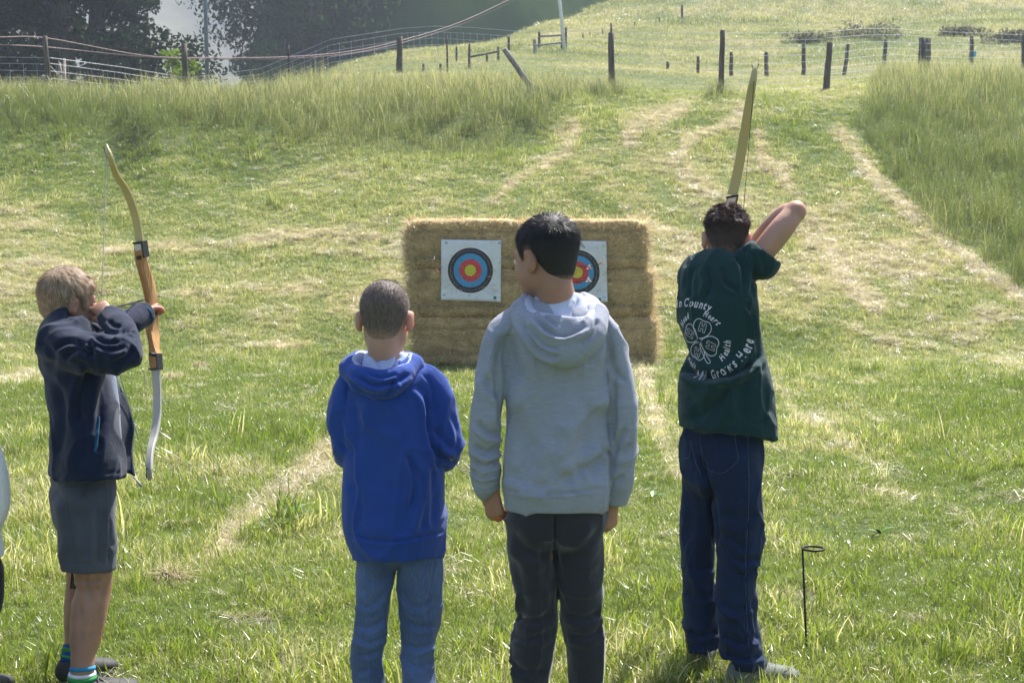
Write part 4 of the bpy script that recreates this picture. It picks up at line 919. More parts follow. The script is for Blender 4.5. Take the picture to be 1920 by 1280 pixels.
# ------------------------------------------------------------------ smooth solids: distance fields turned into one surface
def smin(a, b, k):
    if k <= 0: return np.minimum(a, b)
    h = np.clip(.5+.5*(b-a)/k, 0, 1); return b*(1-h)+a*h-k*h*(1-h)
def vv(p): return np.array(tuple(p), float)
def unit(v): v = np.asarray(v, float); return v/(np.linalg.norm(v)+1e-12)
def catmull(P, n):
    P = np.asarray(P, float); out = []
    for i in range(len(P)-1):
        a, b, c, d = P[max(i-1, 0)], P[i], P[i+1], P[min(i+2, len(P)-1)]
        for s in range(n):
            t = s/n; out.append(.5*((2*b)+(c-a)*t+(2*a-5*b+4*c-d)*t*t+(d-a+3*b-3*c)*t**3))
    out.append(P[-1]); return np.array(out)
class Sdf:
    MAR = .06
    def __init__(s): s.ops = []
    def _a(s, mode, fn, lo, hi, k): s.ops.append((mode, fn, np.asarray(lo)-s.MAR, np.asarray(hi)+s.MAR, k)); return s
    def tube(s, pts, ra, rb=None, side=(1, 0, 0), k=.02, n=4, mode='+'):
        pts = np.array([vv(p) for p in pts]); m = len(pts)
        ra = np.full(m, ra) if np.ndim(ra) == 0 else np.array(ra, float); rb = ra if rb is None else (np.full(m, rb) if np.ndim(rb) == 0 else np.array(rb, float))
        sd = np.array(side, float); sd = np.repeat(sd[None], m, 0) if sd.ndim == 1 else sd
        Q = catmull(np.hstack([pts, ra[:, None], rb[:, None], sd]), n) if m > 2 else np.hstack([pts, ra[:, None], rb[:, None], sd])
        A, B = Q[:-1], Q[1:]
        def fn(P):
            best = np.full(len(P), 9.0)
            for a, b in zip(A, B):
                d = b[:3]-a[:3]; L = np.linalg.norm(d)
                if L < 1e-6: continue
                dn = d/L; q = P-a[:3]; t = np.clip(q@dn/L, 0, 1)
                c = q-t[:, None]*d; al = c@dn; sv = unit(a[5:8]-dn*(a[5:8]@dn)); nv = np.cross(dn, sv)
                u = c@sv; v = c@nv; r1 = a[3]+(b[3]-a[3])*t; r2 = a[4]+(b[4]-a[4])*t; r3 = np.minimum(r1, r2)
                k0 = np.sqrt((u/r1)**2+(v/r2)**2+(al/r3)**2)+1e-9; k1 = np.sqrt((u/r1**2)**2+(v/r2**2)**2+(al/r3**2)**2)+1e-9
                best = np.minimum(best, k0*(k0-1)/k1)
            return best
        R = Q[:, 3:5].max(1)[:, None]
        return s._a(mode, fn, (Q[:, :3]-R).min(0), (Q[:, :3]+R).max(0), k)
    def ell(s, c, r, M=None, k=.02, mode='+'):
        c = vv(c); r = np.array(r, float)*np.ones(3); M = np.eye(3) if M is None else np.array(M)
        def fn(P):
            q = (P-c)@M; k0 = np.sqrt(((q/r)**2).sum(1))+1e-9; k1 = np.sqrt(((q/r**2)**2).sum(1))+1e-9
            return k0*(k0-1)/k1
        R = r.max(); return s._a(mode, fn, c-R, c+R, k)
    def plane(s, p, n_, lo=-99, hi=99, k=0.0):
        """cuts away what lies on the side n_ points to"""
        p = vv(p); n_ = unit(vv(n_)); lo = np.ones(3)*lo; hi = np.ones(3)*hi
        return s._a('cut', lambda P: (P-p)@n_, lo, hi, k)
    def sub(s, other, k=0.004):
        lo, hi = other.bounds(); return s._a('-', other.ev, lo, hi, k)
    def add(s, other, k=.01):
        lo, hi = other.bounds(); return s._a('+', other.ev, lo, hi, k)
    def disp(s, fn): s.ops.append(('d', fn, np.ones(3)*-99, np.ones(3)*99, 0)); return s
    def ev(s, P):
        d = np.full(len(P), .2)
        for mode, fn, lo, hi, k in s.ops:
            m = np.all((P > lo) & (P < hi), 1)
            if mode == 'd': d = d+fn(P); continue
            if not m.any():
                continue
            v = fn(P[m]); a = d[m]
            if mode == '+': d[m] = smin(a, v, k)
            elif mode == '-': d[m] = -smin(-a, v, k)
            elif mode == 'cut': d[m] = -smin(-a, -v, k) if k else np.maximum(a, v)
        return d
    def bounds(s):
        L = [(lo, hi) for m, f, lo, hi, k in s.ops if m == '+']
        return np.min([a for a, b in L], 0)+s.MAR*.5, np.max([b for a, b in L], 0)-s.MAR*.5
    def mesh(s, h=.006):
        lo, hi = s.bounds(); lo = lo-.02; hi = hi+.02
        n = (np.ceil((hi-lo)/h/4).astype(int))*4; nc = n//4
        gx = [lo[i]+np.arange(nc[i]+1)*h*4 for i in range(3)]
        C = np.stack(np.meshgrid(*gx, indexing='ij'), -1).reshape(-1, 3); c = s.ev(C).reshape(nc+1)
        a = np.abs(c); mc = np.full(nc, 9.0)
        for i in (0, 1):
            for j in (0, 1):
                for k in (0, 1): mc = np.minimum(mc, a[i:nc[0]+i, j:nc[1]+j, k:nc[2]+k])
        near = mc < h*4*1.35+.004
        M = np.zeros(n+1, bool); N4 = np.repeat(np.repeat(np.repeat(near, 4, 0), 4, 1), 4, 2)
        for i in (0, 1):
            for j in (0, 1):
                for k in (0, 1): M[i:n[0]+i, j:n[1]+j, k:n[2]+k] |= N4
        D = np.where(np.repeat(np.repeat(np.repeat(c, 4, 0), 4, 1), 4, 2)[:n[0]+1, :n[1]+1, :n[2]+1] < 0, -.05, .05).astype(float)
        idx = np.argwhere(M); D[M] = s.ev(lo+idx*h)
        S = D < 0
        cnt = np.zeros(n, int)
        for i in (0, 1):
            for j in (0, 1):
                for k in (0, 1): cnt += S[i:n[0]+i, j:n[1]+j, k:n[2]+k]
        act = (cnt > 0) & (cnt < 8); ai = np.argwhere(act); vid = np.full(n, -1); vid[act] = np.arange(len(ai))
        sm = np.zeros((len(ai), 3)); nn = np.zeros(len(ai))
        for ax in range(3):
            o1, o2 = [q for q in range(3) if q != ax]
            for i in (0, 1):
                for j in (0, 1):
                    p = ai.copy(); p[:, o1] += i; p[:, o2] += j; q = p.copy(); q[:, ax] += 1
                    d0 = D[tuple(p.T)]; d1 = D[tuple(q.T)]; x = (d0 < 0) != (d1 < 0); t = np.where(x, d0/(d0-d1+1e-12), 0)
                    e = p.astype(float); e[:, ax] += t; sm[x] += e[x]; nn[x] += 1
        V = lo+sm/nn[:, None]*h; Fs = []
        for ax in range(3):
            o1, o2 = (ax+1) % 3, (ax+2) % 3
            sl0 = [slice(1, n[q]) for q in range(3)]; sl0[ax] = slice(0, n[ax]); sl1 = list(sl0); sl1[ax] = slice(1, n[ax]+1)
            A = S[tuple(sl0)]; B = S[tuple(sl1)]
            for flip, msk in ((False, A & ~B), (True, ~A & B)):
                e = np.argwhere(msk)
                off = np.ones(3, int); off[ax] = 0; e = e+off
                q = []
                for (i, j) in ((-1, -1), (0, -1), (0, 0), (-1, 0)):
                    w_ = e.copy(); w_[:, o1] += i; w_[:, o2] += j; q.append(vid[tuple(w_.T)])
                f = np.stack(q, -1); Fs.append(f[:, ::-1] if flip else f)
        Fs = np.concatenate(Fs); Fs = Fs[(Fs >= 0).all(1)]
        # two light relaxations
        for _ in range(2):
            acc = np.zeros_like(V); w_ = np.zeros(len(V))
            for i in range(4):
                np.add.at(acc, Fs[:, i], V[Fs[:, (i+1) % 4]]+V[Fs[:, (i+3) % 4]]); np.add.at(w_, Fs[:, i], 2)
            V = V*.5+.5*acc/np.maximum(w_, 1)[:, None]
        return V, Fs
def vnormals(V, Fs):
    fn = np.cross(V[Fs[:, 2]]-V[Fs[:, 0]], V[Fs[:, 3]]-V[Fs[:, 1]]); N = np.zeros_like(V)
    for i in range(4): np.add.at(N, Fs[:, i], fn)
    return N/(np.linalg.norm(N, axis=1)[:, None]+1e-12)
def fold_disp(V, N, folds, back=True):
    """cloth folds: (polyline in photo pixels, half-width px, depth m, ridge share); only on the side they are seen on"""
    px, py = proj(V); d = np.zeros(len(V)); facing = np.clip((-N[:, 1])*2.5+.2, 0, 1)
    for f in folds:
        pl, wd, dep = f[0], f[1], f[2]; rd = f[3] if len(f) > 3 else .6
        pl = catmull(np.array(pl, float), 5) if len(pl) > 2 else np.array(pl, float)
        bd = np.full(len(V), 1e9); sg = np.zeros(len(V)); T_ = np.zeros(len(V)); n = len(pl)-1
        for i in range(n):
            a = pl[i]; b = pl[i+1]; e = b-a; L = e@e+1e-9; t = np.clip(((px-a[0])*e[0]+(py-a[1])*e[1])/L, 0, 1)
            dx = px-a[0]-t*e[0]; dy = py-a[1]-t*e[1]; q = np.hypot(dx, dy); m = q < bd
            bd = np.where(m, q, bd); sg = np.where(m, np.sign(e[0]*dy-e[1]*dx), sg); T_ = np.where(m, (i+t)/n, T_)
        fade = np.clip(np.minimum(T_, 1-T_)*6, 0, 1)
        s_ = bd*sg
        d += fade*dep*(-np.exp(-(s_/wd)**2)+rd*np.exp(-((s_-wd*1.7)/wd)**2))
    return V+N*(d*facing*1.6)[:, None]

# ------------------------------------------------------------------ cloth, skin, hair
def cloth_mat(name, col, var=.12, rough=.9, weave=900, heather=0.0, hsc=(40, 40, 220), sheen=.15, bump=.0006, stripe=None, cloudy=0):
    m, n, l, b = new_mat(name); tc = node(n, 'ShaderNodeTexCoord'); mp = node(n, 'ShaderNodeMapping'); mp.inputs['Scale'].default_value = hsc; l.new(tc.outputs['Object'], mp.inputs[0])
    a = node(n, 'ShaderNodeTexNoise'); a.inputs['Scale'].default_value = 3.0; a.inputs['Detail'].default_value = 5; a.inputs['Roughness'].default_value = .65; l.new(mp.outputs[0], a.inputs['Vector'])
    c = np.array(col); v = max(var, heather); r = ramp(n, [(.32, tuple(c*(1-v))), (.68, tuple(c*(1+v)))]); l.new(a.outputs['Fac'], r.inputs[0]); last = r.outputs[0]
    if cloudy:
        z = node(n, 'ShaderNodeTexNoise'); z.inputs['Scale'].default_value = 9; z.inputs['Detail'].default_value = 4; l.new(tc.outputs['Object'], z.inputs['Vector'])
        r2 = ramp(n, [(.35, (1-cloudy,)*3), (.65, (1+cloudy,)*3)]); l.new(z.outputs['Fac'], r2.inputs[0]); mx = node(n, 'ShaderNodeMix', data_type='RGBA', blend_type='MULTIPLY'); mx.inputs[0].default_value = 1
        l.new(last, mx.inputs[6]); l.new(r2.outputs[0], mx.inputs[7]); last = mx.outputs[2]
    l.new(last, b.inputs['Base Color']); b.inputs['Roughness'].default_value = rough; b.inputs['Specular IOR Level'].default_value = .25
    b.inputs['Sheen Weight'].default_value = sheen; b.inputs['Sheen Roughness'].default_value = .5
    w1 = node(n, 'ShaderNodeTexNoise'); w1.inputs['Scale'].default_value = weave; w1.inputs['Detail'].default_value = 2; l.new(tc.outputs['Object'], w1.inputs['Vector'])
    w2 = node(n, 'ShaderNodeTexNoise'); w2.inputs['Scale'].default_value = 22; w2.inputs['Detail'].default_value = 4; w2.inputs['Distortion'].default_value = .6; l.new(tc.outputs['Object'], w2.inputs['Vector'])
    b1 = node(n, 'ShaderNodeBump'); b1.inputs['Distance'].default_value = bump; l.new(w1.outputs['Fac'], b1.inputs['Height'])
    b2 = node(n, 'ShaderNodeBump'); b2.inputs['Distance'].default_value = .006; b2.inputs['Strength'].default_value = .6; l.new(w2.outputs['Fac'], b2.inputs['Height']); l.new(b1.outputs[0], b2.inputs['Normal']); l.new(b2.outputs[0], b.inputs['Normal'])
    return m
def skin_mat(name, c1, c2):
    m, n, l, b = new_mat(name); tc = node(n, 'ShaderNodeTexCoord'); a = node(n, 'ShaderNodeTexNoise'); a.inputs['Scale'].default_value = 14; a.inputs['Detail'].default_value = 5; l.new(tc.outputs['Object'], a.inputs['Vector'])
    r = ramp(n, [(.3, c1), (.7, c2)]); l.new(a.outputs['Fac'], r.inputs[0]); l.new(r.outputs[0], b.inputs['Base Color']); b.inputs['Roughness'].default_value = .55
    b.inputs['Subsurface Weight'].default_value = .7; b.inputs['Subsurface Radius'].default_value = (1, .18, .06); b.inputs['Subsurface Scale'].default_value = .03
    z = node(n, 'ShaderNodeTexNoise'); z.inputs['Scale'].default_value = 300; l.new(tc.outputs['Object'], z.inputs['Vector']); bp = node(n, 'ShaderNodeBump'); bp.inputs['Distance'].default_value = .0004; l.new(z.outputs['Fac'], bp.inputs['Height']); l.new(bp.outputs[0], b.inputs['Normal'])
    return m
def cap_mat(name, hair, skin):
    m, n, l, b = new_mat(name); at_ = node(n, 'ShaderNodeAttribute', attribute_name='fade'); tc = node(n, 'ShaderNodeTexCoord'); mp = node(n, 'ShaderNodeMapping'); mp.inputs['Scale'].default_value = (1, 1, .35); l.new(tc.outputs['Object'], mp.inputs[0])
    z = node(n, 'ShaderNodeTexNoise'); z.inputs['Scale'].default_value = 170; z.inputs['Detail'].default_value = 5; l.new(mp.outputs[0], z.inputs['Vector'])
    c = np.array(hair); r = ramp(n, [(.3, tuple(c*.6)), (.7, tuple(c*1.45))]); l.new(z.outputs['Fac'], r.inputs[0]); mx = node(n, 'ShaderNodeMix', data_type='RGBA'); l.new(at_.outputs['Fac'], mx.inputs[0]); mx.inputs[6].default_value = (*skin, 1); l.new(r.outputs[0], mx.inputs[7]); l.new(mx.outputs[2], b.inputs['Base Color'])
    b.inputs['Roughness'].default_value = .65; bp = node(n, 'ShaderNodeBump'); bp.inputs['Distance'].default_value = .002; l.new(z.outputs['Fac'], bp.inputs['Height']); l.new(bp.outputs[0], b.inputs['Normal']); return m
def hair_mat(name, c1, c2): return strand_mat(name, c1, c2, .15, .03)
class Frame:
    """head frame: x right, y face, z up"""
    def __init__(s, c, yaw, pitch=0, roll=0, k=1.0):
        s.c = vv(c); M = Matrix.Rotation(yaw, 3, 'Z') @ Matrix.Rotation(roll, 3, 'Y') @ Matrix.Rotation(pitch, 3, 'X'); s.M = np.array(M); s.k = k
    def p(s, q): return s.c+s.M@(np.array(q, float)*s.k)
    def d(s, q): return s.M@np.array(q, float)
    def inv(s, P): return ((P-s.c)@s.M)/s.k
def head_sdf(S, H, ear=1.0):
    k = H.k
    def e(c, r, kk=.02, mode='+', R=None): S.ell(H.p(c), np.array(r)*k, H.M if R is None else H.M@R, kk, mode)
    e((0, -.016, .034), (.0725, .088, .080)); e((0, .030, -.008), (.060, .062, .085), .03); e((0, .036, -.062), (.046, .050, .044), .03); e((0, .066, -.094), (.020, .018, .017), .025)
    for s_ in (-1, 1):
        e((s_*.034, .052, -.034), (.024, .028, .030), .02); e((s_*.050, .010, -.056), (.014, .03, .028), .025)
        e((s_*.031, .100, -.002), (.016, .012, .011), .014, '-')
    S.tube([H.p((-.044, .074, .014)), H.p((0, .090, .016)), H.p((.044, .074, .014))], .009*k, k=.015)
    S.tube([H.p((0, .086, .010)), H.p((0, .097, -.012)), H.p((0, .107, -.032))], [.007*k, .0085*k, .0105*k], k=.010)
    for s_ in (-1, 1): e((s_*.010, .098, -.036), (.008, .010, .007), .006)
    S.tube([H.p((-.022, .084, -.060)), H.p((0, .094, -.057)), H.p((.022, .084, -.060))], .0055*k, k=.006); S.tube([H.p((-.019, .083, -.069)), H.p((0, .093, -.069)), H.p((.019, .083, -.069))], .006*k, k=.006)
    for s_ in (-1, 1):
        R = np.array(Matrix.Rotation(s_*-.42, 3, 'Z') @ Matrix.Rotation(-.2, 3, 'X'))
        e((s_*(.0765+.004*ear), -.012, -.008), (.010*ear, .0195, .0335), .006, '+', R); e((s_*.0760, -.004, -.034), (.006, .009, .011), .006)
        e((s_*(.087+.003*ear), -.002, -.006), (.0065, .011, .017), .004, '-', R)
def head_parts(root, H, eyec=(.03, .015, .01)):
    em = simple('eye_white', (.75, .72, .68), rough=.2, var=.02); im = simple('iris', eyec, rough=.2, var=.02)
    for s_ in (-1, 1):
        bm = bmesh.new(); bmesh.ops.create_uvsphere(bm, u_segments=16, v_segments=12, radius=.0118*H.k)
        V = np.array([v.co for v in bm.verts]); Fc = [[v.index for v in f.verts] for f in bm.faces]; bm.free(); c = H.p((s_*.031, .0795, -.002))
        o = mesh_obj('eye', V+c, Fc, em, root, smooth=True)
        q = H.p((s_*.031, .0795+.0095, -.002)); bm = bmesh.new(); bmesh.ops.create_icosphere(bm, subdivisions=2, radius=.0045*H.k); V = np.array([v.co for v in bm.verts]); Fc = [[v.index for v in f.verts] for f in bm.faces]; bm.free()
        mesh_obj('iris', V+q, Fc, im, o, smooth=True)
        mb = MB(); mb.tube([H.p((s_*.046, .078, .021)), H.p((s_*.031, .088, .026)), H.p((s_*.016, .090, .021))], .0028*H.k, 6); mb.build('eyebrow', simple('eyebrow_hair', (.04, .028, .02)), root, True)
def hairline(q, nape=-.058, front=.062, burn=-.006):
    """height above which hair grows, in the head frame"""
    y = q[:, 1]
    return np.interp(y, [-.12, -.07, -.050, -.034, -.022, -.012, .014, .022, .034, .050, .066, .085], [nape, nape, nape+.004, -.036, -.010, .026, .026, burn, burn+.002, .030, front-.006, front])
def make_hair(root, H, thick, lengths, flow, mat, capmat, n, seed, wdt=.0011, nape=-.058, front=.062, burn=-.006, jit=.25, fade=.012, capcut=.004, lift=.3, lump=.0):
    """a cap of hair following the skull plus strands; thick(q) cap thickness, lengths(q), flow(q) combing direction in the head frame"""
    S = Sdf(); k = H.k
    S.ell(H.p((0, -.016, .034)), np.array((.0725, .088, .080))*k, H.M); S.ell(H.p((0, .030, -.008)), np.array((.060, .062, .085))*k, H.M, .03)
    S.ell(H.p((0, -.045, -.035)), np.array((.045, .045, .05))*k, H.M, .03)
    def fn(P):
        q = H.inv(P); hl = hairline(q, nape, front, burn); edge = np.clip((q[:, 2]-hl)/.03, 0, 1)
        t = thick(q)*(.25+.75*edge)
        return -t*(1+lump*vnoise(q, 55, 3)+lump*.6*vnoise(q, 120, 8))
    S.disp(fn)
    S.ops.append(('cut', lambda P: (lambda q: (hairline(q, nape, front, burn)-q[:, 2])*.8+.0025*vnoise(q, 160, 5))(H.inv(P)), np.ones(3)*-99, np.ones(3)*99, 0))
    V, Fs = S.mesh(.0036); N = vnormals(V, Fs)
    qc = H.inv(V); fd = np.clip((qc[:, 2]-hairline(qc, nape, front, burn))/fade+.25*vnoise(qc, 120, 6), 0, 1)
    cap = mesh_obj('hair', V, Fs, capmat, root, smooth=True, attrs={'fade': ('FLOAT', fd)})
    r = np.random.default_rng(seed); tri = V[Fs]; ar = np.linalg.norm(np.cross(tri[:, 2]-tri[:, 0], tri[:, 3]-tri[:, 1]), axis=1); pk = r.choice(len(Fs), n*2, p=ar/ar.sum())
    u = r.dirichlet((1, 1, 1, 1), n*2); P0 = (V[Fs[pk]]*u[:, :, None]).sum(1); NN = unit_rows((N[Fs[pk]]*u[:, :, None]).sum(1))
    q = H.inv(P0); skull = np.sqrt((q[:, 0]/.075)**2+((q[:, 1]+.0)/.095)**2+((q[:, 2]-.01)/.1)**2); NH = NN@H.M
    ok = (q[:, 2] > hairline(q, nape, front, burn)-.006+.006*vnoise(q, 90, 2)) & (r.uniform(size=len(q)) < np.clip((q[:, 2]-hairline(q, nape, front, burn))/fade+.3, 0, 1)) & (skull > .78) & (NH[:, 2] > -.6); P0 = P0[ok][:n]; NN = NN[ok][:n]; q = q[ok][:n]
    fl = flow(q)@H.M.T; fl = fl-NN*(fl*NN).sum(1)[:, None]; D = unit_rows(unit_rows(fl)*(1-lift)+NN*lift+r.normal(0, jit, (len(q), 3))); L = lengths(q)*r.uniform(.6, 1.15, len(q))*k
    seg = 3; w_ = wdt*r.uniform(.6, 1.2, len(q)); s = unit_rows(np.cross(D, NN)+r.normal(0, .25, D.shape)); V2 = np.zeros((len(q), 2*seg+1, 3))
    for i in range(seg):
        t = i/seg; c = P0-NN*.002+D*(L*t)[:, None]-NN*(L*t*t*.35*(1-lift))[:, None]; V2[:, 2*i] = c-s*(w_*.5)[:, None]; V2[:, 2*i+1] = c+s*(w_*.5)[:, None]
    V2[:, 2*seg] = P0+D*L[:, None]-NN*(L*.35*(1-lift))[:, None]; b = np.arange(len(q))[:, None]*(2*seg+1); F2 = []
    for i in range(seg-1): a = b+2*i; F2 += [np.hstack([a, a+1, a+3]), np.hstack([a, a+3, a+2])]
    a = b+2*(seg-1); F2.append(np.hstack([a, a+1, a+2]))
    cl = np.clip(.5+.45*vnoise(q, 90, 4)+r.normal(0, .18, len(q)), 0, 1)
    o = mesh_obj('strands', V2.reshape(-1, 3), np.concatenate(F2), mat, cap, attrs={'rnd': ('FLOAT', np.repeat(cl, 2*seg+1))}); o['kind'] = 'stuff'
    return cap
def unit_rows(v): return v/(np.linalg.norm(v, axis=1)[:, None]+1e-12)
def hand_sdf(S, wrist, d, n_, side, k=1.0, curl=.5, thumb=1, spread=.15, fist=False):
    """palm and five fingers. d: along the hand, n_: out of the back of the hand, side: towards the thumb"""
    w_ = vv(wrist); d = unit(vv(d)); n_ = unit(vv(n_)-d*(vv(n_)@d)); t = np.cross(d, n_); t = t if t@vv(side) > 0 else -t
    P = lambda a, b, c: w_+(d*a+t*b+n_*c)*k
    S.tube([P(-.012, 0, 0), P(.03, .001, 0), P(.068, 0, 0)], [.021*k, .030*k, .032*k], [.015*k, .0135*k, .0115*k], side=t, k=.012)
    L = ((.024, .068, .84), (.0085, .073, .95), (-.008, .071, .9), (-.024, .064, .72))
    for i, (b, a, ln) in enumerate(L):
        c0 = curl*(1+.12*i); seg = (.034*ln, .023*ln, .018*ln); ang = 0; p = np.array([a-.012, b*.9, 0.0]); pts = [p.copy(), np.array([a, b, 0.0])]; p = pts[-1].copy()
        for j, s_ in enumerate(seg):
            ang += c0*(1.25 if j == 0 else 1.45); p = p+np.array([math.cos(ang)*s_, (b*spread)*s_/.03, -math.sin(ang)*s_]); pts.append(p.copy())
        r_ = [.0088, .0088, .0080, .0073, .0062]; S.tube([P(*q) for q in pts], [x*k*(.92 if i == 3 else 1) for x in r_], k=.0035, n=2)
    tb = [(.006, .016, -.004), (.028, .034, -.010), (.050, .040+.004*(1-curl), -.016-.010*curl), (.068, .036-.010*curl, -.022-.018*curl)]
    S.tube([P(*q) for q in tb], [.013*k, .0115*k, .0095*k, .0078*k], k=.006, n=2)
def shoe(root, heel, yaw, L, up, sole, name='shoe', lace=None, w_=.038, h=.075, hs=1.0):
    """a low shoe: upper, sole and laces"""
    heel = vv(heel); M = np.array(Matrix.Rotation(yaw, 3, 'Z')); P = lambda x, y, z: heel+M@np.array([x, y, z*(hs if z > .02 else 1)])
    S = Sdf(); S.tube([P(0, .035, .045), P(0, L*.45, .042), P(0, L*.80, .030)], [w_*.92, w_*1.0, w_*1.05], [.040*hs, .036*hs, .024*hs], side=M@np.array([1, 0, 0]), k=.02)
    S.tube([P(0, .032, .045), P(0, .040, h)], [w_*.88, w_*.78], side=M@np.array([1., 0, 0]), k=.02); S.ell(P(0, L*.88, .026), (w_*.95, .028, .020), M, .015); S.plane(P(0, 0, .014), (0, 0, -1)); S.plane(P(0, 0, h+.008), (0, 0, 1))
    c = Sdf(); c.tube([P(0, .036, h-.012), P(0, .042, h+.03)], w_*.62, k=.01); S.sub(c)
    V, Fs = S.mesh(.005); o = mesh_obj(name, V, Fs, up, root, smooth=True)
    S = Sdf(); S.tube([P(0, .030, .011), P(0, L*.45, .010), P(0, L*.86, .012)], [w_*1.0, w_*.98, w_*1.02], [.020, .018, .018], side=M@np.array([1., 0, 0]), k=.02); S.plane(P(0, 0, .024), (0, 0, 1)); S.plane(P(0, 0, .0), (0, 0, -1))
    V, Fs = S.mesh(.005); mesh_obj('sole', V, Fs, sole, o, smooth=True)
    if lace:
        mb = MB()
        for i in range(4):
            y = L*(.42+.09*i); z = .078-.012*i; mb.tube([P(-w_*.62, y, z-.010), P(-w_*.2, y+.008, z+.002), P(w_*.2, y-.004, z+.002), P(w_*.62, y+.006, z-.010)], .0028, 6)
        mb.tube([P(0, L*.40, .084), P(w_*.9, L*.36, .070), P(w_*1.1, L*.44, .050)], .0024, 6); mb.tube([P(0, L*.40, .084), P(-w_*.9, L*.40, .072), P(-w_*1.1, L*.5, .052)], .0024, 6); mb.build('laces', lace, o, True)
    return o
def cloth(name, S, mat, root, folds=(), h=.0058, noise=(.003, 9), wr=.0, mats=None, mif=None, cuts=None):
    V, Fs = S.mesh(h); N = vnormals(V, Fs)
    if noise: V = V+N*(fbm(V, noise[1], 3, 17)*noise[0])[:, None]
    if wr:
        Q = V*np.array([1, 1, .62])+.05*np.stack([vnoise(V, 5, 40), vnoise(V, 5, 41), vnoise(V, 5, 42)], -1); r1 = 1-np.abs(vnoise(Q, 8.5, 43)); r2 = 1-np.abs(vnoise(Q, 17, 44)); V = V+N*(wr*1.5*(r1**8-.15)+wr*.6*(r2**6-.2))[:, None]
    if folds: V = fold_disp(V, N, folds)
    mi = None
    if mif is not None:
        c = V[Fs].mean(1); nf = N[Fs].mean(1); mi = mif(c, nf)
    return mesh_obj(name, V, Fs, mat, root, smooth=True, mats=mats, mi=mi)
SIDE = lambda yaw: (math.cos(yaw), math.sin(yaw), 0)
# ================================================================== PEOPLE
SKIN_A = skin_mat('skin_fair', (.42, .235, .165), (.50, .29, .21)); SKIN_B = skin_mat('skin_tan', (.33, .175, .115), (.41, .225, .15)); SKIN_L = skin_mat('skin_tanned_leg', (.27, .145, .092), (.39, .22, .145))
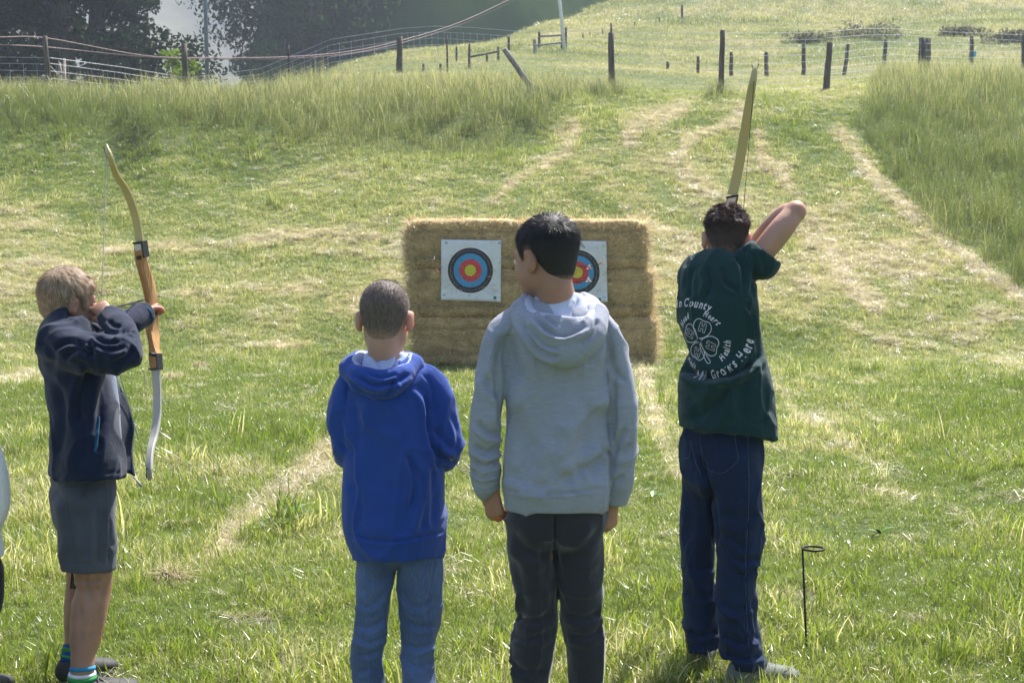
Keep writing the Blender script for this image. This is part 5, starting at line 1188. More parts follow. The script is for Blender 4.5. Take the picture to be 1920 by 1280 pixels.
# ------------------------------------------------------------------ boy in the grey hoodie
Yg_ = 3.73
G = lambda x, y, d=0.0: at(x, y, Yg_+d)
def grey_boy():
    s = F/Yg_; M = 1/s
    H = Frame(G(1023, 484, -.005), math.radians(46), -.10, 0, .915)
    # body under the clothes, one surface
    S = Sdf(); head_sdf(S, H)
    S.tube([H.p((0, -.022, -.02)), H.p((0, -.030, -.085)), G(1047, 590, .01)], [.047, .046, .058], k=.02)
    S.tube([G(1048, 590, .01), G(1045, 640), G(1043, 800), G(1042, 900), G(1042, 955)], [.065, .085, .095, .095, .07], [.05, .06, .07, .07, .06])
    lf = [G(962, 650), G(918, 700, 0), G(908, 800, -.01), G(910, 870, .0), G(921, 915, .01)]; rt = [G(1125, 650), G(1162, 700), G(1170, 800, -.01), G(1160, 880, .0), G(1146, 940, .01)]
    for A in (lf, rt): S.tube(A, [.016, .022, .024, .022, .020])
    hl, hr = .93, .90
    hand_sdf(S, G(922, 918, .01), G(930, 975, .01)-G(922, 918, .01), (-.55, -.8, 0), (-.2, 1, 0), hl, .62)
    hand_sdf(S, G(1147, 943, .02), G(1144, 990, .03)-G(1147, 943, .02), (.75, -.6, 0), (.2, 1, 0), hr, .62)
    z0 = .03; fl = Vector(G(1002, 1480)); fr_ = Vector(G(1100, 1480))
    fl.z = fr_.z = .07
    LL = [G(1000, 1000), G(1008, 1155), G(998, 1215), G(995, 1300), fl]; RL = [G(1087, 1000), G(1092, 1155), G(1100, 1210), G(1102, 1300), fr_]
    for A in (LL, RL): S.tube(A, [.055, .044, .042, .032, .028])
    V, Fs = S.mesh(.0046); body = mesh_obj('person', V, Fs, SKIN_B, smooth=True)
    props(body, 'boy in a light grey hoodie and charcoal trousers, head turned aside, hands hanging down', 'person')
    head_parts(body, H)
    # hoodie
    hood_m = cloth_mat('grey_heather_knit', (.30, .315, .375), heather=.10, hsc=(14, 14, 150), weave=700, sheen=.15, cloudy=.02); lin = cloth_mat('pale_blue_lining', (.50, .53, .66), weave=600, sheen=.3)
    rib = cloth_mat('grey_rib_knit', (.29, .305, .36), heather=.08, hsc=(260, 260, 6), weave=500)
    S = Sdf()
    S.tube([G(1049, 582, .0), G(1048, 600, .0), G(1045, 618, 0), G(1043, 650, 0), G(1044, 720, 0), G(1045, 800, 0), G(1044, 880, 0), G(1044, 915, 0), G(1042, 942, 0), G(1042, 975, 0)],
           [.055, .092, .124, .136, .136, .138, .142, .144, .136, .133], [.055, .072, .086, .096, .102, .108, .114, .117, .108, .106], k=.02)
    lb = [G(965, 611), G(944, 634, .0), G(925, 700, -.005), G(912, 780, -.02), G(909, 845, -.01), G(912, 885, .0), G(911, 912, .01), G(916, 935, .01)]
    rb_ = [G(1122, 608), G(1136, 634, .0), G(1160, 700, -.005), G(1170, 780, -.02), G(1167, 850, -.01), G(1161, 900, .0), G(1156, 925, .01), G(1154, 950, .01)]
    rad = [.040, .042, .0405, .0405, .0375, .0375, .034, .031]
    S.tube(lb[:-1], rad[:-1], k=.006); S.tube(rb_[:-1], [x*.97 for x in rad[:-1]], k=.006)
    S.plane(G(1042, 958), (0, -.12, -1), lo=(vv(G(955, 958)))-np.array([0, .3, .25]), hi=vv(G(1130, 880))+np.array([0, .3, 0]))
    folds = [([(938, 640), (930, 700), (938, 760), (935, 800)], 6, .006), ([(978, 598), (958, 618), (947, 650), (943, 690)], 2.2, .0022, .5), ([(1112, 598), (1130, 618), (1139, 650), (1143, 690)], 2.2, .0022, .5), ([(945, 918), (1000, 925), (1060, 925), (1140, 915)], 2.5, .004, .7), ([(886, 887), (912, 893), (938, 885)], 2.5, .004, .7), ([(1142, 928), (1160, 932), (1176, 922)], 2.2, .004, .7), ([(1145, 640), (1150, 700), (1148, 800), (1150, 880)], 6, .006),
             ([(1152, 690), (1160, 705), (1175, 712)], 6, .005), ([(905, 700), (925, 735), (940, 745)], 7, .006), ([(893, 790), (915, 812), (938, 812)], 6, .008), ([(886, 835), (912, 850), (936, 838)], 6, .009), ([(888, 862), (910, 878), (934, 862)], 5, .008), ([(885, 880), (905, 893), (930, 885)], 4, .007),
             ([(945, 625), (955, 665), (972, 720)], 16, .010, .2), ([(1040, 690), (1043, 760), (1036, 850)], 26, .008, .0), ([(960, 760), (975, 820), (1000, 900)], 20, .008, .4), ([(1125, 760), (1105, 830), (1080, 890)], 22, .009, .5), ([(1140, 860), (1105, 880), (1050, 905)], 12, .008, .8), ([(950, 880), (990, 905), (1030, 912)], 12, .006, .6),
             ([(1145, 840), (1120, 870), (1118, 905)], 9, .006, .5), ([(1175, 800), (1160, 825), (1152, 850)], 6, .006), ([(1185, 830), (1165, 850)], 5, .005), ([(1170, 890), (1150, 905)], 5, .005), ([(1135, 590), (1142, 640), (1138, 690)], 7, .005), ([(1000, 700), (1004, 780), (990, 860)], 22, .006, .3), ([(1085, 690), (1090, 770), (1100, 850)], 22, .006, .3)]
    hd = cloth('hoodie', S, hood_m, body, folds, noise=(.004, 8), wr=.006, h=.0052)
    # hem band and cuffs
    S = Sdf(); S.tube([G(1042, 913), G(1042, 960)], [.1405, .136], [.1120, .1085], k=0); S.plane(G(1042, 919), (0, .1, 1)); S.plane(G(1042, 957), (0, -.12, -1)); cloth('hem_band', S, rib, hd, noise=(.0015, 12), folds=[([(950, 921), (1042, 924), (1140, 916)], 2.2, .004, 0)])
    for A, r0 in (([G(912, 880), G(911, 900, .01), G(917, 925, .01)], .0405), ([G(1160, 905), G(1156, 925, .01), G(1153, 950, .01)], .0375)):
        S = Sdf(); S.tube(A, [r0, r0*.97, r0*.80], k=0); d = vv(A[2])-vv(A[0]); S.plane(A[2]-(A[2]-A[0])*.12, d); c = Sdf(); c.tube([A[1], vv(A[2])+d*.4], r0*.66); S.sub(c); cloth('cuff', S, rib, hd, noise=(.001, 20))
    # hood: a bag hanging at the back with a wide opening
    S = Sdf()
    S.tube([G(985, 585, -.015), G(992, 565, .025), G(1000, 555, .05)], [.032, .026, .02], [.030, .026, .02], k=.02); S.tube([G(1112, 590, -.015), G(1108, 572, .03), G(1095, 560, .06)], [.030, .026, .02], [.030, .026, .02], k=.02)
    S.tube([G(978, 588, -.03), G(1000, 620, -.085), G(1058, 655, -.112), G(1108, 625, -.085), G(1118, 592, -.03)], [.034, .040, .044, .038, .032], [.030, .036, .032, .036, .030], side=(0, 0, 1), k=.03)
    S.tube([G(1012, 630, -.088), G(1060, 672, -.105), G(1100, 632, -.085)], [.030, .022, .028], [.026, .024, .026], side=(0, 0, 1), k=.035)
    S.ell(G(1052, 615, -.075), (.072, .045, .050), None, .03)
    c = Sdf(); c.ell(G(1052, 560, -.045), (.069, .068, .056), np.array(Matrix.Rotation(-.35, 3, 'X')), 0); c.ell(G(1062, 590, -.060), (.050, .040, .036), None, .02); c.ell(G(1047, 540, .02), (.058, .06, .085), None, .01); S.sub(c, .010)
    fo = [([(975, 600), (1010, 655), (1050, 672)], 5, .006, 1), ([(1000, 592), (1030, 622), (1062, 628), (1100, 610)], 5, .007, 1), ([(1120, 596), (1112, 625), (1085, 648)], 5, .006, .8), ([(1058, 615), (1060, 665)], 2, .002, 0), ([(990, 610), (1018, 645), (1050, 655)], 4, .005, .8), ([(1008, 578), (1030, 600), (1045, 612)], 4, .005, .8), ([(1085, 600), (1098, 585)], 4, .004, .8)]
    def mif(c_, nf):
        q = (c_-vv(G(1054, 568, -.04))); return ((nf*q).sum(1) < -.002) & (c_[:, 2] > vv(G(1, 622))[2]) & (np.linalg.norm(q*np.array([1, 1, 1.2]), axis=1) < .098)
    ho = cloth('hood', S, None, hd, fo, h=.0045, noise=(.003, 14), mats=[hood_m, lin], mif=mif)
    S = Sdf(); S.tube([G(1045, 556, .01), G(1050, 585, -.005), G(1054, 640, -.035)], [.063, .074, .082], [.058, .066, .070], k=0); c = Sdf(); c.tube([G(1044, 535, .02), G(1048, 575, .0)], .050); S.sub(c, .004); S.plane(G(1044, 552, .0), (0, .25, 1)); cloth('hood_lining', S, lin, ho, [([(1010, 560), (1030, 590), (1045, 620)], 4, .004, .8), ([(1085, 560), (1075, 590), (1060, 615)], 4, .004, .8)], noise=(.003, 16))
    # trousers
    tm = cloth_mat('charcoal_fleece', (.024, .0245, .030), weave=500, sheen=.35, var=.2)
    S = Sdf(); S.tube([G(1042, 930), G(1042, 965), G(1042, 990)], [.131, .131, .11], [.098, .098, .07], k=.012)
    S.tube([G(993, 990), G(999, 1060), G(1008, 1150), G(998, 1210), G(996, 1290), G(1000, 1380), fl+Vector((0, 0, -.01))], [.064, .063, .052, .057, .050, .046, .046], [.085, .075, .058, .062, .055, .05, .05], k=.012)
    S.tube([G(1086, 990), G(1086, 1060), G(1091, 1150), G(1101, 1205), G(1101, 1290), G(1103, 1380), fr_+Vector((0, 0, -.01))], [.063, .061, .053, .051, .045, .044, .046], [.085, .075, .058, .058, .052, .05, .05], k=.012)
    fo = [([(1043, 960), (1041, 1010), (1042, 1060)], 5, .010, 0), ([(965, 1150), (1000, 1165), (1035, 1150)], 8, .006), ([(960, 1190), (990, 1200), (1030, 1185)], 7, .005), ([(1060, 1150), (1095, 1160), (1128, 1145)], 7, .006), ([(1065, 1190), (1100, 1195), (1130, 1180)], 6, .005), ([(955, 1240), (985, 1260), (1025, 1255)], 8, .005), ([(950, 990), (985, 1030), (1030, 1045)], 12, .006), ([(1130, 990), (1095, 1030), (1052, 1045)], 12, .006), ([(960, 1040), (975, 1100), (985, 1150)], 9, .004)]
    cloth('trousers', S, tm, body, fo, noise=(.003, 8), wr=.006)
    sm = simple('shoe_black', (.02, .02, .022), rough=.5); wm_ = simple('sole_white', (.6, .6, .58), rough=.5)
    for f in (fl, fr_): shoe(body, (f.x, f.y-.055, 0), 0, .24, sm, wm_, lace=wm_)
    # hair: black, longer on top
    blk = hair_mat('black_hair', (.006, .005, .006), (.022, .017, .016)); bc = cap_mat('black_hair_base', (.009, .0075, .0075), (.20, .11, .075))
    def th(q): return np.interp(q[:, 2], [-.06, -.02, .03, .07, .1], [.0015, .003, .006, .010, .011])
    def ln(q): return np.interp(q[:, 2], [-.06, -.02, .03, .07, .1], [.005, .009, .015, .024, .026])
    def fw(q):
        c = np.array([-.01, -.055, .105]); d = q-c; d = unit_rows(d*np.array([1, 1, 1])); top = np.clip((q[:, 2]-.05)/.04, 0, 1)[:, None]; return d*(1-top*.5)+np.array([.5, .4, .0])*top*.8+np.array([0, 0, -.5])*(1-top)
    make_hair(body, H, th, ln, fw, blk, bc, 15000, 1, wdt=.0011, nape=-.070, front=.058, lift=.22, jit=.16, lump=.10, fade=.018)
grey_boy()

# ------------------------------------------------------------------ boy in the blue hoodie
Yb = 3.92
B = lambda x, y, d=0.0: at(x, y, Yb+d)
def blue_boy():
    H = Frame(B(722, 597, .0), math.radians(-4), -.12, 0, .885)
    S = Sdf(); head_sdf(S, H, 1.25)
    S.tube([H.p((0, -.022, -.02)), H.p((0, -.028, -.085)), B(727, 690, .01)], [.044, .043, .055], k=.02)
    S.tube([B(727, 690), B(735, 740), B(738, 900), B(742, 1000)], [.06, .09, .10, .085], [.05, .06, .07, .06])
    S.tube([B(650, 735), B(643, 790, .0), B(648, 850, .01), B(672, 840, .15), B(735, 820, .19)], [.026, .026, .024, .022, .020])
    S.tube([B(812, 720), B(832, 790, .0), B(842, 850, .01), B(815, 845, .15), B(760, 825, .20)], [.026, .026, .024, .022, .020])
    hand_sdf(S, B(735, 820, .19), (1, .1, .05), (0, 1, 0), (0, 0, 1), .85, .45); hand_sdf(S, B(758, 825, .21), (-1, .1, .05), (0, 1, 0), (0, 0, 1), .85, .45)
    fl = Vector(B(694, 1424)); fr_ = Vector(B(784, 1424)); fl.z = fr_.z = .06
    S.tube([B(705, 1050), B(698, 1120), B(696, 1190), B(694, 1290), fl], [.045, .040, .036, .030, .026]); S.tube([B(786, 1050), B(787, 1120), B(786, 1190), B(784, 1290), fr_], [.045, .040, .036, .030, .026])
    V, Fs = S.mesh(.0046); body = mesh_obj('person', V, Fs, SKIN_A, smooth=True); props(body, 'small boy with cropped hair in a royal blue hoodie and faded jeans, arms folded', 'person'); head_parts(body, H)
    bm_ = cloth_mat('royal_blue_fleece', (.017, .058, .28), weave=700, sheen=.18, var=.10); ln_ = cloth_mat('pale_hood_lining', (.40, .46, .68), weave=600, sheen=.3)
    S = Sdf()
    S.tube([B(727, 690, 0), B(728, 706, 0), B(731, 722, 0), B(735, 760, 0), B(738, 850, 0), B(737, 940, 0), B(739, 985, 0), B(743, 1015, 0), B(744, 1070, 0)], [.055, .092, .118, .134, .142, .146, .143, .134, .120], [.052, .070, .088, .100, .112, .120, .122, .115, .108], k=.02)
    S.tube([B(662, 715), B(650, 740), B(644, 790), B(650, 845, .01), B(672, 850, .10), B(725, 835, .165)], [.040, .040, .041, .041, .040, .036], k=.006)
    S.tube([B(798, 712), B(815, 735), B(830, 790, -.005), B(838, 838, .0), B(825, 858, .08), B(762, 840, .175)], [.042, .043, .043, .042, .042, .036], k=.004)
    S.plane(B(742, 1048), (0.05, -.15, -1))
    fo = [([(668, 700), (652, 725), (650, 760)], 2.2, .002, .5), ([(790, 700), (808, 722), (812, 760)], 2.2, .002, .5), ([(802, 740), (805, 800), (818, 850), (828, 885)], 6, .010, .5), ([(845, 775), (858, 810), (858, 850)], 5, .003), ([(815, 800), (835, 830), (862, 850)], 7, .006), ([(812, 835), (832, 858), (855, 868)], 5, .007), ([(660, 740), (668, 800), (662, 860)], 10, .005, .4), ([(700, 780), (708, 880), (704, 990)], 26, .007, .0),
          ([(765, 850), (778, 900), (770, 960)], 7, .006, .8), ([(790, 880), (800, 940), (790, 1000)], 8, .005, .8), ([(740, 900), (745, 960), (748, 1010)], 20, .005), ([(812, 870), (815, 930), (812, 990)], 7, .006, .6), ([(650, 1000), (700, 1012), (745, 1014), (800, 1004), (832, 995)], 3, .005, .3),
          ([(665, 900), (672, 950), (665, 1000)], 9, .004), ([(780, 720), (800, 745), (812, 790)], 8, .006), ([(640, 830), (655, 850)], 5, .004)]
    hd = cloth('hoodie', S, bm_, body, fo, noise=(.004, 8), wr=.006, h=.0052)
    S = Sdf()
    S.tube([B(660, 690, -.02), B(670, 672, .03), B(690, 668, .07)], [.030, .022, .018], k=.02); S.tube([B(775, 686, -.01), B(775, 674, .03), B(755, 668, .07)], [.026, .020, .018], k=.02)
    S.tube([B(657, 692, -.02), B(676, 708, -.075), B(715, 722, -.098), B(752, 706, -.080), B(776, 685, -.02)], [.026, .036, .040, .034, .024], [.026, .032, .032, .032, .024], side=(0, 0, 1), k=.03)
    S.ell(B(712, 712, -.06), (.066, .042, .040), None, .03)
    c = Sdf(); c.ell(B(716, 672, -.04), (.072, .066, .042), np.array(Matrix.Rotation(-.3, 3, 'X')), 0); c.ell(B(726, 650, .01), (.056, .056, .075), None, .01); S.sub(c, .010)
    fo = [([(660, 700), (700, 722), (735, 718), (770, 700)], 4.5, .007, 1), ([(655, 715), (685, 738), (715, 742)], 4, .004, .8), ([(725, 742), (738, 722), (735, 712)], 4, .006, .8), ([(690, 700), (715, 708), (745, 700)], 4, .004, .8)]
    def mif(c_, nf):
        q = (c_-vv(B(717, 675, -.03))); return ((nf*q).sum(1) < -.002) & (c_[:, 2] > vv(B(1, 708))[2]) & (np.linalg.norm(q, axis=1) < .098)
    ho = cloth('hood', S, None, hd, fo, h=.0045, noise=(.004, 14), mats=[bm_, ln_], mif=mif)
    S = Sdf(); S.tube([B(727, 664, .01), B(724, 684, -.005), B(720, 720, -.035)], [.058, .066, .074], [.054, .060, .064], k=0); c = Sdf(); c.tube([B(727, 648, .02), B(726, 680, .0)], .047); S.sub(c, .004); S.plane(B(727, 662, .0), (0, .2, 1)); cloth('hood_lining', S, ln_, ho, [([(700, 664), (708, 680), (712, 700)], 4, .004, .8), ([(750, 664), (740, 680), (735, 700)], 4, .004, .8)], noise=(.003, 18))
    # jeans
    jm = cloth_mat('faded_denim', (.085, .130, .255), weave=900, sheen=.1, var=.32, hsc=(190, 190, 5), cloudy=.14)
    S = Sdf(); S.tube([B(744, 985), B(745, 1012), B(745, 1026)], [.115, .115, .085], [.09, .08, .05], k=.008)
    S.tube([B(703, 1030), B(705, 1060), B(699, 1118), B(695, 1182), B(692, 1230), B(695, 1290), B(694, 1380), fl+Vector((0, 0, -.01))], [.056, .054, .049, .047, .041, .040, .040, .042], [.075, .068, .057, .052, .047, .045, .045, .046], k=.008)
    S.tube([B(787, 1030), B(787, 1060), B(788, 1118), B(787, 1178), B(786, 1228), B(784, 1290), B(784, 1380), fr_+Vector((0, 0, -.01))], [.058, .058, .054, .048, .045, .044, .041, .042], [.075, .07, .06, .054, .05, .048, .045, .046], k=.008)
    fo = [([(668, 1128), (690, 1140), (722, 1112)], 5, .006), ([(668, 1172), (692, 1178), (726, 1158)], 5, .006), ([(664, 1195), (695, 1205), (724, 1190)], 5, .006), ([(755, 1110), (780, 1140), (815, 1122)], 5, .005), ([(755, 1160), (785, 1176), (815, 1172)], 5, .006), ([(758, 1205), (785, 1216), (815, 1203)], 5, .007), ([(670, 1225), (690, 1228), (716, 1218)], 4, .005), ([(815, 1050), (806, 1110), (800, 1170)], 4, .004), ([(675, 1060), (700, 1090), (735, 1078)], 8, .004), ([(760, 1240), (785, 1252), (812, 1240)], 5, .005), ([(668, 1262), (695, 1255), (718, 1262)], 5, .005)]
    fo = [(a_, b_, c_*.7) for a_, b_, c_ in [f_[:3] for f_ in fo]]; jn = cloth('jeans', S, jm, body, fo, noise=(.003, 10), wr=.008, h=.0052)
    sm = simple('shoe_blue', (.03, .04, .09), rough=.5); wm_ = simple('sole_grey', (.5, .5, .5), rough=.5)
    for f in (fl, fr_): shoe(body, (f.x, f.y-.05, 0), 0, .21, sm, wm_, w_=.034, lace=wm_)
    bz = hair_mat('cropped_brown_hair', (.07, .052, .042), (.24, .18, .15)); bc = cap_mat('cropped_hair_base', (.115, .085, .072), (.40, .235, .17))
    th = lambda q: np.interp(q[:, 2], [-.07, -.03, .03, .1], [.0008, .0018, .003, .004]); ln = lambda q: np.interp(q[:, 2], [-.07, .0, .1], [.003, .006, .008])
    def fw(q): return unit_rows(q-np.array([0, -.05, .11]))+np.array([0, 0, -.2])
    make_hair(body, H, th, ln, fw, bz, bc, 16000, 2, wdt=.0008, nape=-.078, front=.066, lift=.45, jit=.2, fade=.045)
blue_boy()

# ------------------------------------------------------------------ recurve bows
WOODB = wood_mat('bow_riser_wood', (.34, .17, .06), (.50, .28, .11)); WOODD = wood_mat('dark_riser_wood', (.10, .05, .025), (.18, .09, .05)); LIMB = simple('yellow_limb_glass', (.48, .40, .18), rough=.3, var=.05, scale=6); LIMBW = simple('pale_limb_glass', (.40, .39, .36), rough=.35, var=.04, scale=6)
BLKP = simple('black_fitting', (.012, .011, .010), rough=.4); STR = simple('bow_string', (.03, .03, .03), rough=.6); STRW = simple('pale_bow_string', (.38, .37, .33), rough=.6); ALU = simple('silver_plate', (.55, .53, .53), rough=.35, metal=.3)
def strip(pts, wv, w_, t_, mat, name, root):
    """a flat tapering limb along pts; wv is its width direction"""
    Q = catmull(np.hstack([np.array([vv(p) for p in pts]), np.array(w_)[:, None], np.array(t_)[:, None]]), 6); mb = MB(); V = []; n = len(Q); wv = unit(vv(wv))
    for i, q in enumerate(Q):
        d = unit(Q[min(i+1, n-1), :3]-Q[max(i-1, 0), :3]); a = unit(wv-d*(wv@d)); b = np.cross(d, a)
        for (sx, sy) in ((-1, -.6), (-.8, -1), (.8, -1), (1, -.6), (1, .6), (.8, 1), (-.8, 1), (-1, .6)): V.append(Vector(q[:3]+a*sx*q[3]/2+b*sy*q[4]/2))
    Fc = [(i*8+j, i*8+(j+1) % 8, (i+1)*8+(j+1) % 8, (i+1)*8+j) for i in range(n-1) for j in range(8)]+[tuple(range(7, -1, -1)), tuple((n-1)*8+j for j in range(8))]
    mb.add(V, Fc); return mb.build(name, mat, root, False)
def bow(label, up, riser, low, wv, string_hand, wlimb, upm, lowm, nockw, strm):
    """limb centre lines from the riser outwards; wv width direction"""
    root = empty('recurve_bow', riser[len(riser)//2][0]); off = -root.location
    R_ = lambda L: [Vector(p)+off for p in L]
    u = R_(up); l_ = R_(low); wv = unit(vv(wv))
    nU = len(u); strip(u, wv, np.interp(np.linspace(0, 1, nU), [0, .5, .85, 1], [wlimb, wlimb*.9, wlimb*.55, wlimb*.28]), [.012]*(nU-1)+[.006], upm, 'upper_limb', root)
    nL = len(l_); strip(l_, wv, np.interp(np.linspace(0, 1, nL), [0, .5, .85, 1], [wlimb, wlimb*.9, wlimb*.6, wlimb*.35]), [.012]*(nL-1)+[.006], lowm, 'lower_limb', root)
    rp = R_([p for p, a, b in riser]); ri = strip(rp, wv, [a for p, a, b in riser], [b for p, a, b in riser], WOODB, 'riser', root)
    for q, q2 in ((u, rp[0]), (l_, rp[-1])):
        d = unit(vv(q[1]-q[0])); c = vv(q[0]); b = np.cross(d, wv)
        Rm = Matrix((wv, b, d)).transposed(); mb = MB(); mb.box(c-d*.004, (wlimb*1.16, .034, .006), Rm); mb.box(c-d*.03+wv*wlimb*.56, (.005, .030, .055), Rm); mb.build('limb_clamp', BLKP, ri)
        mb = MB(); mb.box(c-d*.020-b*0+vv((0, 0, 0))+unit(np.cross(wv, d))*.013, (wlimb*.8, .004, .022), Rm); mb.build('plate', ALU, ri)
        mb = MB(); e = c-d*.055; nrm_ = unit(np.cross(wv, d)); mb.tube([Vector(e-nrm_*.024), Vector(e+nrm_*.024)], .007, 12); mb.build('limb_bolt', BLKP, ri)
    sp = Vector(string_hand)+off; tu, tl = u[-1].lerp(u[-2], .25), l_[-1].lerp(l_[-2], .25)
    mb = MB(); mb.tube([tu, sp, tl], .0016, 6); mb.build('bow_string', strm, root)
    for tip, prev in ((u[-1], u[-2]), (l_[-1], l_[-2])):
        q = tip.lerp(prev, .22); w3 = Vector(wv)*.012; mb = MB(); mb.tube([q-w3, q.lerp(sp, .07), q+w3], .002, 6); mb.build('string_loop', BLKP, root)
    props(root, label, 'bow'); return root
# ------------------------------------------------------------------ archer in the green shirt
Yr = 4.50
R = lambda x, y, d=0.0: at(x, y, Yr+d)
def green_boy():
    yaw = math.radians(-35); sd = SIDE(yaw)
    H = Frame(R(1362, 447, .06), math.radians(-6), -.05, .03, .875)
    S = Sdf(); head_sdf(S, H, 1.15)
    S.tube([H.p((0, -.022, -.02)), H.p((0, -.026, -.085)), R(1343, 505, .02)], [.046, .046, .058], k=.02)
    S.tube([R(1342, 520), R(1345, 560), R(1352, 680), R(1352, 810)], [.06, .09, .09, .08], [.05, .06, .06, .06], side=sd)
    # right arm: raised elbow, hand drawn to the cheek
    S.tube([R(1396, 508, -.01), R(1432, 470, -.02), R(1466, 428, -.02), R(1490, 398, .0)], [.034, .038, .038, .031], k=.012)
    S.tube([R(1491, 398, .0), R(1474, 402, .05), R(1445, 426, .12), R(1412, 460, .19)], [.030, .033, .030, .023], k=.012)
    S.ell(R(1494, 393, -.005), .026, None, .012)
    hand_sdf(S, R(1412, 460, .19), vv(R(1376, 478, .21))-vv(R(1412, 460, .19)), (.1, -.5, 1), (-.3, -1, -.2), .92, .75)
    # left arm forward with the bow
    gp = R(1349, 520, .60)
    S.tube([R(1300, 515, .06), R(1312, 512, .22), R(1332, 512, .40), gp+Vector((-.01, -.05, -.01))], [.040, .034, .030, .022])
    hand_sdf(S, gp+Vector((-.015, -.055, -.015)), (.1, 1, .1), (-1, .1, 0), (0, .2, 1), .92, .8)
    zl, zr = Vector(R(1318, 1222, .18)), Vector(R(1393, 1262, -.03)); zl.z = zr.z = .07
    S.tube([R(1320, 850, .06), R(1310, 1022, .10), R(1312, 1140, .11), zl], [.055, .042, .036, .030]); S.tube([R(1378, 850, -.03), R(1384, 1022, -.03), R(1380, 1140, -.03), zr], [.055, .042, .036, .030])
    V, Fs = S.mesh(.0046); body = mesh_obj('person', V, Fs, SKIN_A, smooth=True); props(body, 'boy in a dark green printed T-shirt and dark jeans drawing a bow, elbow raised', 'person'); head_parts(body, H)
    tm = cloth_mat('bottle_green_cotton', (.007, .036, .038), weave=900, sheen=.12, var=.12)
    S = Sdf()
    S.tube([R(1342, 490, 0), R(1342, 506, 0), R(1345, 530, 0), R(1346, 575, 0), R(1356, 630, 0), R(1366, 664, 0), R(1360, 715, 0), R(1362, 770, 0), R(1365, 830, 0)],
           [.060, .096, .119, .133, .126, .116, .154, .160, .162], [.048, .068, .083, .100, .104, .104, .124, .128, .128], side=sd, k=.02)
    S.tube([R(1385, 510, .0), R(1408, 490, -.01), R(1428, 486, -.02), R(1436, 476, -.02)], [.053, .058, .060, .053], [.053, .053, .054, .049], k=.018)
    S.tube([R(1310, 515, .04), R(1305, 520, .14), R(1312, 520, .22)], [.055, .058, .056], k=.03)
    ax = unit(vv(R(1466, 428, -.02))-vv(R(1405, 510, -.01)))
    cutp = vv(R(1434, 478, -.02)); lo = cutp-.16; hi = cutp+.16
    S.plane(cutp+ax*.008, unit(ax+np.array([.15, 0, .15])), lo=lo, hi=hi)
    S.plane(R(1365, 812, 0), (-.13, -.1, -1), lo=vv(R(1200, 1000))-.5, hi=vv(R(1500, 760))+np.array([.2, .6, 0]))
    c = Sdf(); c.tube([R(1432, 482, -.02), vv(R(1450, 455, -.02))], .046); S.sub(c, .004); c = Sdf(); c.tube([R(1352, 470, .03), R(1347, 492, .02)], .056); S.sub(c, .006)
    fo = [([(1300, 500), (1292, 530), (1296, 560)], 6, .006, .6), ([(1325, 500), (1330, 535), (1322, 560)], 6, .006, .7), ([(1352, 498), (1360, 530), (1385, 545)], 5, .006, .7), ([(1378, 480), (1392, 500), (1395, 540)], 5, .006, .7), ([(1410, 470), (1415, 510), (1408, 560)], 6, .006, .6), ([(1395, 465), (1400, 490)], 4, .004), ([(1425, 470), (1436, 510)], 5, .004),
          ([(1268, 680), (1300, 700), (1345, 706), (1395, 690), (1425, 660)], 8, .018, .9), ([(1290, 665), (1280, 690), (1274, 720)], 8, .010, .7), ([(1285, 700), (1310, 720), (1350, 722)], 8, .006, .6), ([(1380, 700), (1350, 750), (1300, 790)], 14, .009, .8), ([(1415, 580), (1420, 640), (1428, 700)], 6, .007, .7), ([(1400, 570), (1416, 600), (1422, 640)], 5, .006, .7), ([(1425, 660), (1395, 720), (1390, 790)], 12, .006, .5), ([(1300, 740), (1305, 790)], 12, .006, .5), ([(1434, 720), (1438, 780)], 8, .004, .5), ([(1280, 808), (1360, 806), (1450, 786)], 2.0, .0025, 0)]
    sh = cloth('t_shirt', S, tm, body, fo, noise=(.0035, 8), wr=.006, h=.0052)
    # print on the back: lettering and four-leaf clover, laid on the cloth
    dp = bpy.context.evaluated_depsgraph_get(); bt = BVHTree.FromPolygons([v.co[:] for v in sh.data.vertices], [p.vertices[:] for p in sh.data.polygons])
    ink = simple('white_print_ink', (.62, .64, .68), rough=.7, var=.05)
    # print plane: perpendicular to the back, turned with the torso
    byaw = math.radians(-33); pu = Vector((math.cos(byaw), math.sin(byaw), 0)); pn = Vector((math.sin(byaw), -math.cos(byaw), 0)); pc = R(1311, 638, -.1)
    hit = bt.ray_cast(R(1311, 638, -.8), (R(1311, 638)-R(1311, 638, -.8)).normalized())[0]
    pc = hit if hit else pc
    tilt = .10
    def lay(u, v):
        u, v = u*.84, v*.84
        u2 = u*math.cos(tilt)-v*math.sin(tilt); v2 = u*math.sin(tilt)+v*math.cos(tilt)
        o_ = pc+pu*u2+Vector((0, 0, v2)); h = bt.ray_cast(o_+pn*.3, -pn)
        return (h[0]+h[1]*.0012) if h[0] else None
    def flat_to_cloth(name, V2, Fc):
        out = [lay(a, b) for a, b in V2]; keep = [f for f in Fc if all(out[i] is not None for i in f)]
        keep = [f for f in keep if max((out[f[i]]-out[f[i-1]]).length for i in range(len(f))) < .07]
        out = [o_ if o_ is not None else Vector((0, 0, 0)) for o_ in out]
        if keep:
            us_ = sorted({i for f in keep for i in f}); mp_ = {a: b for b, a in enumerate(us_)}
            mesh_obj(name, [out[i] for i in us_], [tuple(mp_[i] for i in f) for f in keep], ink, sh)
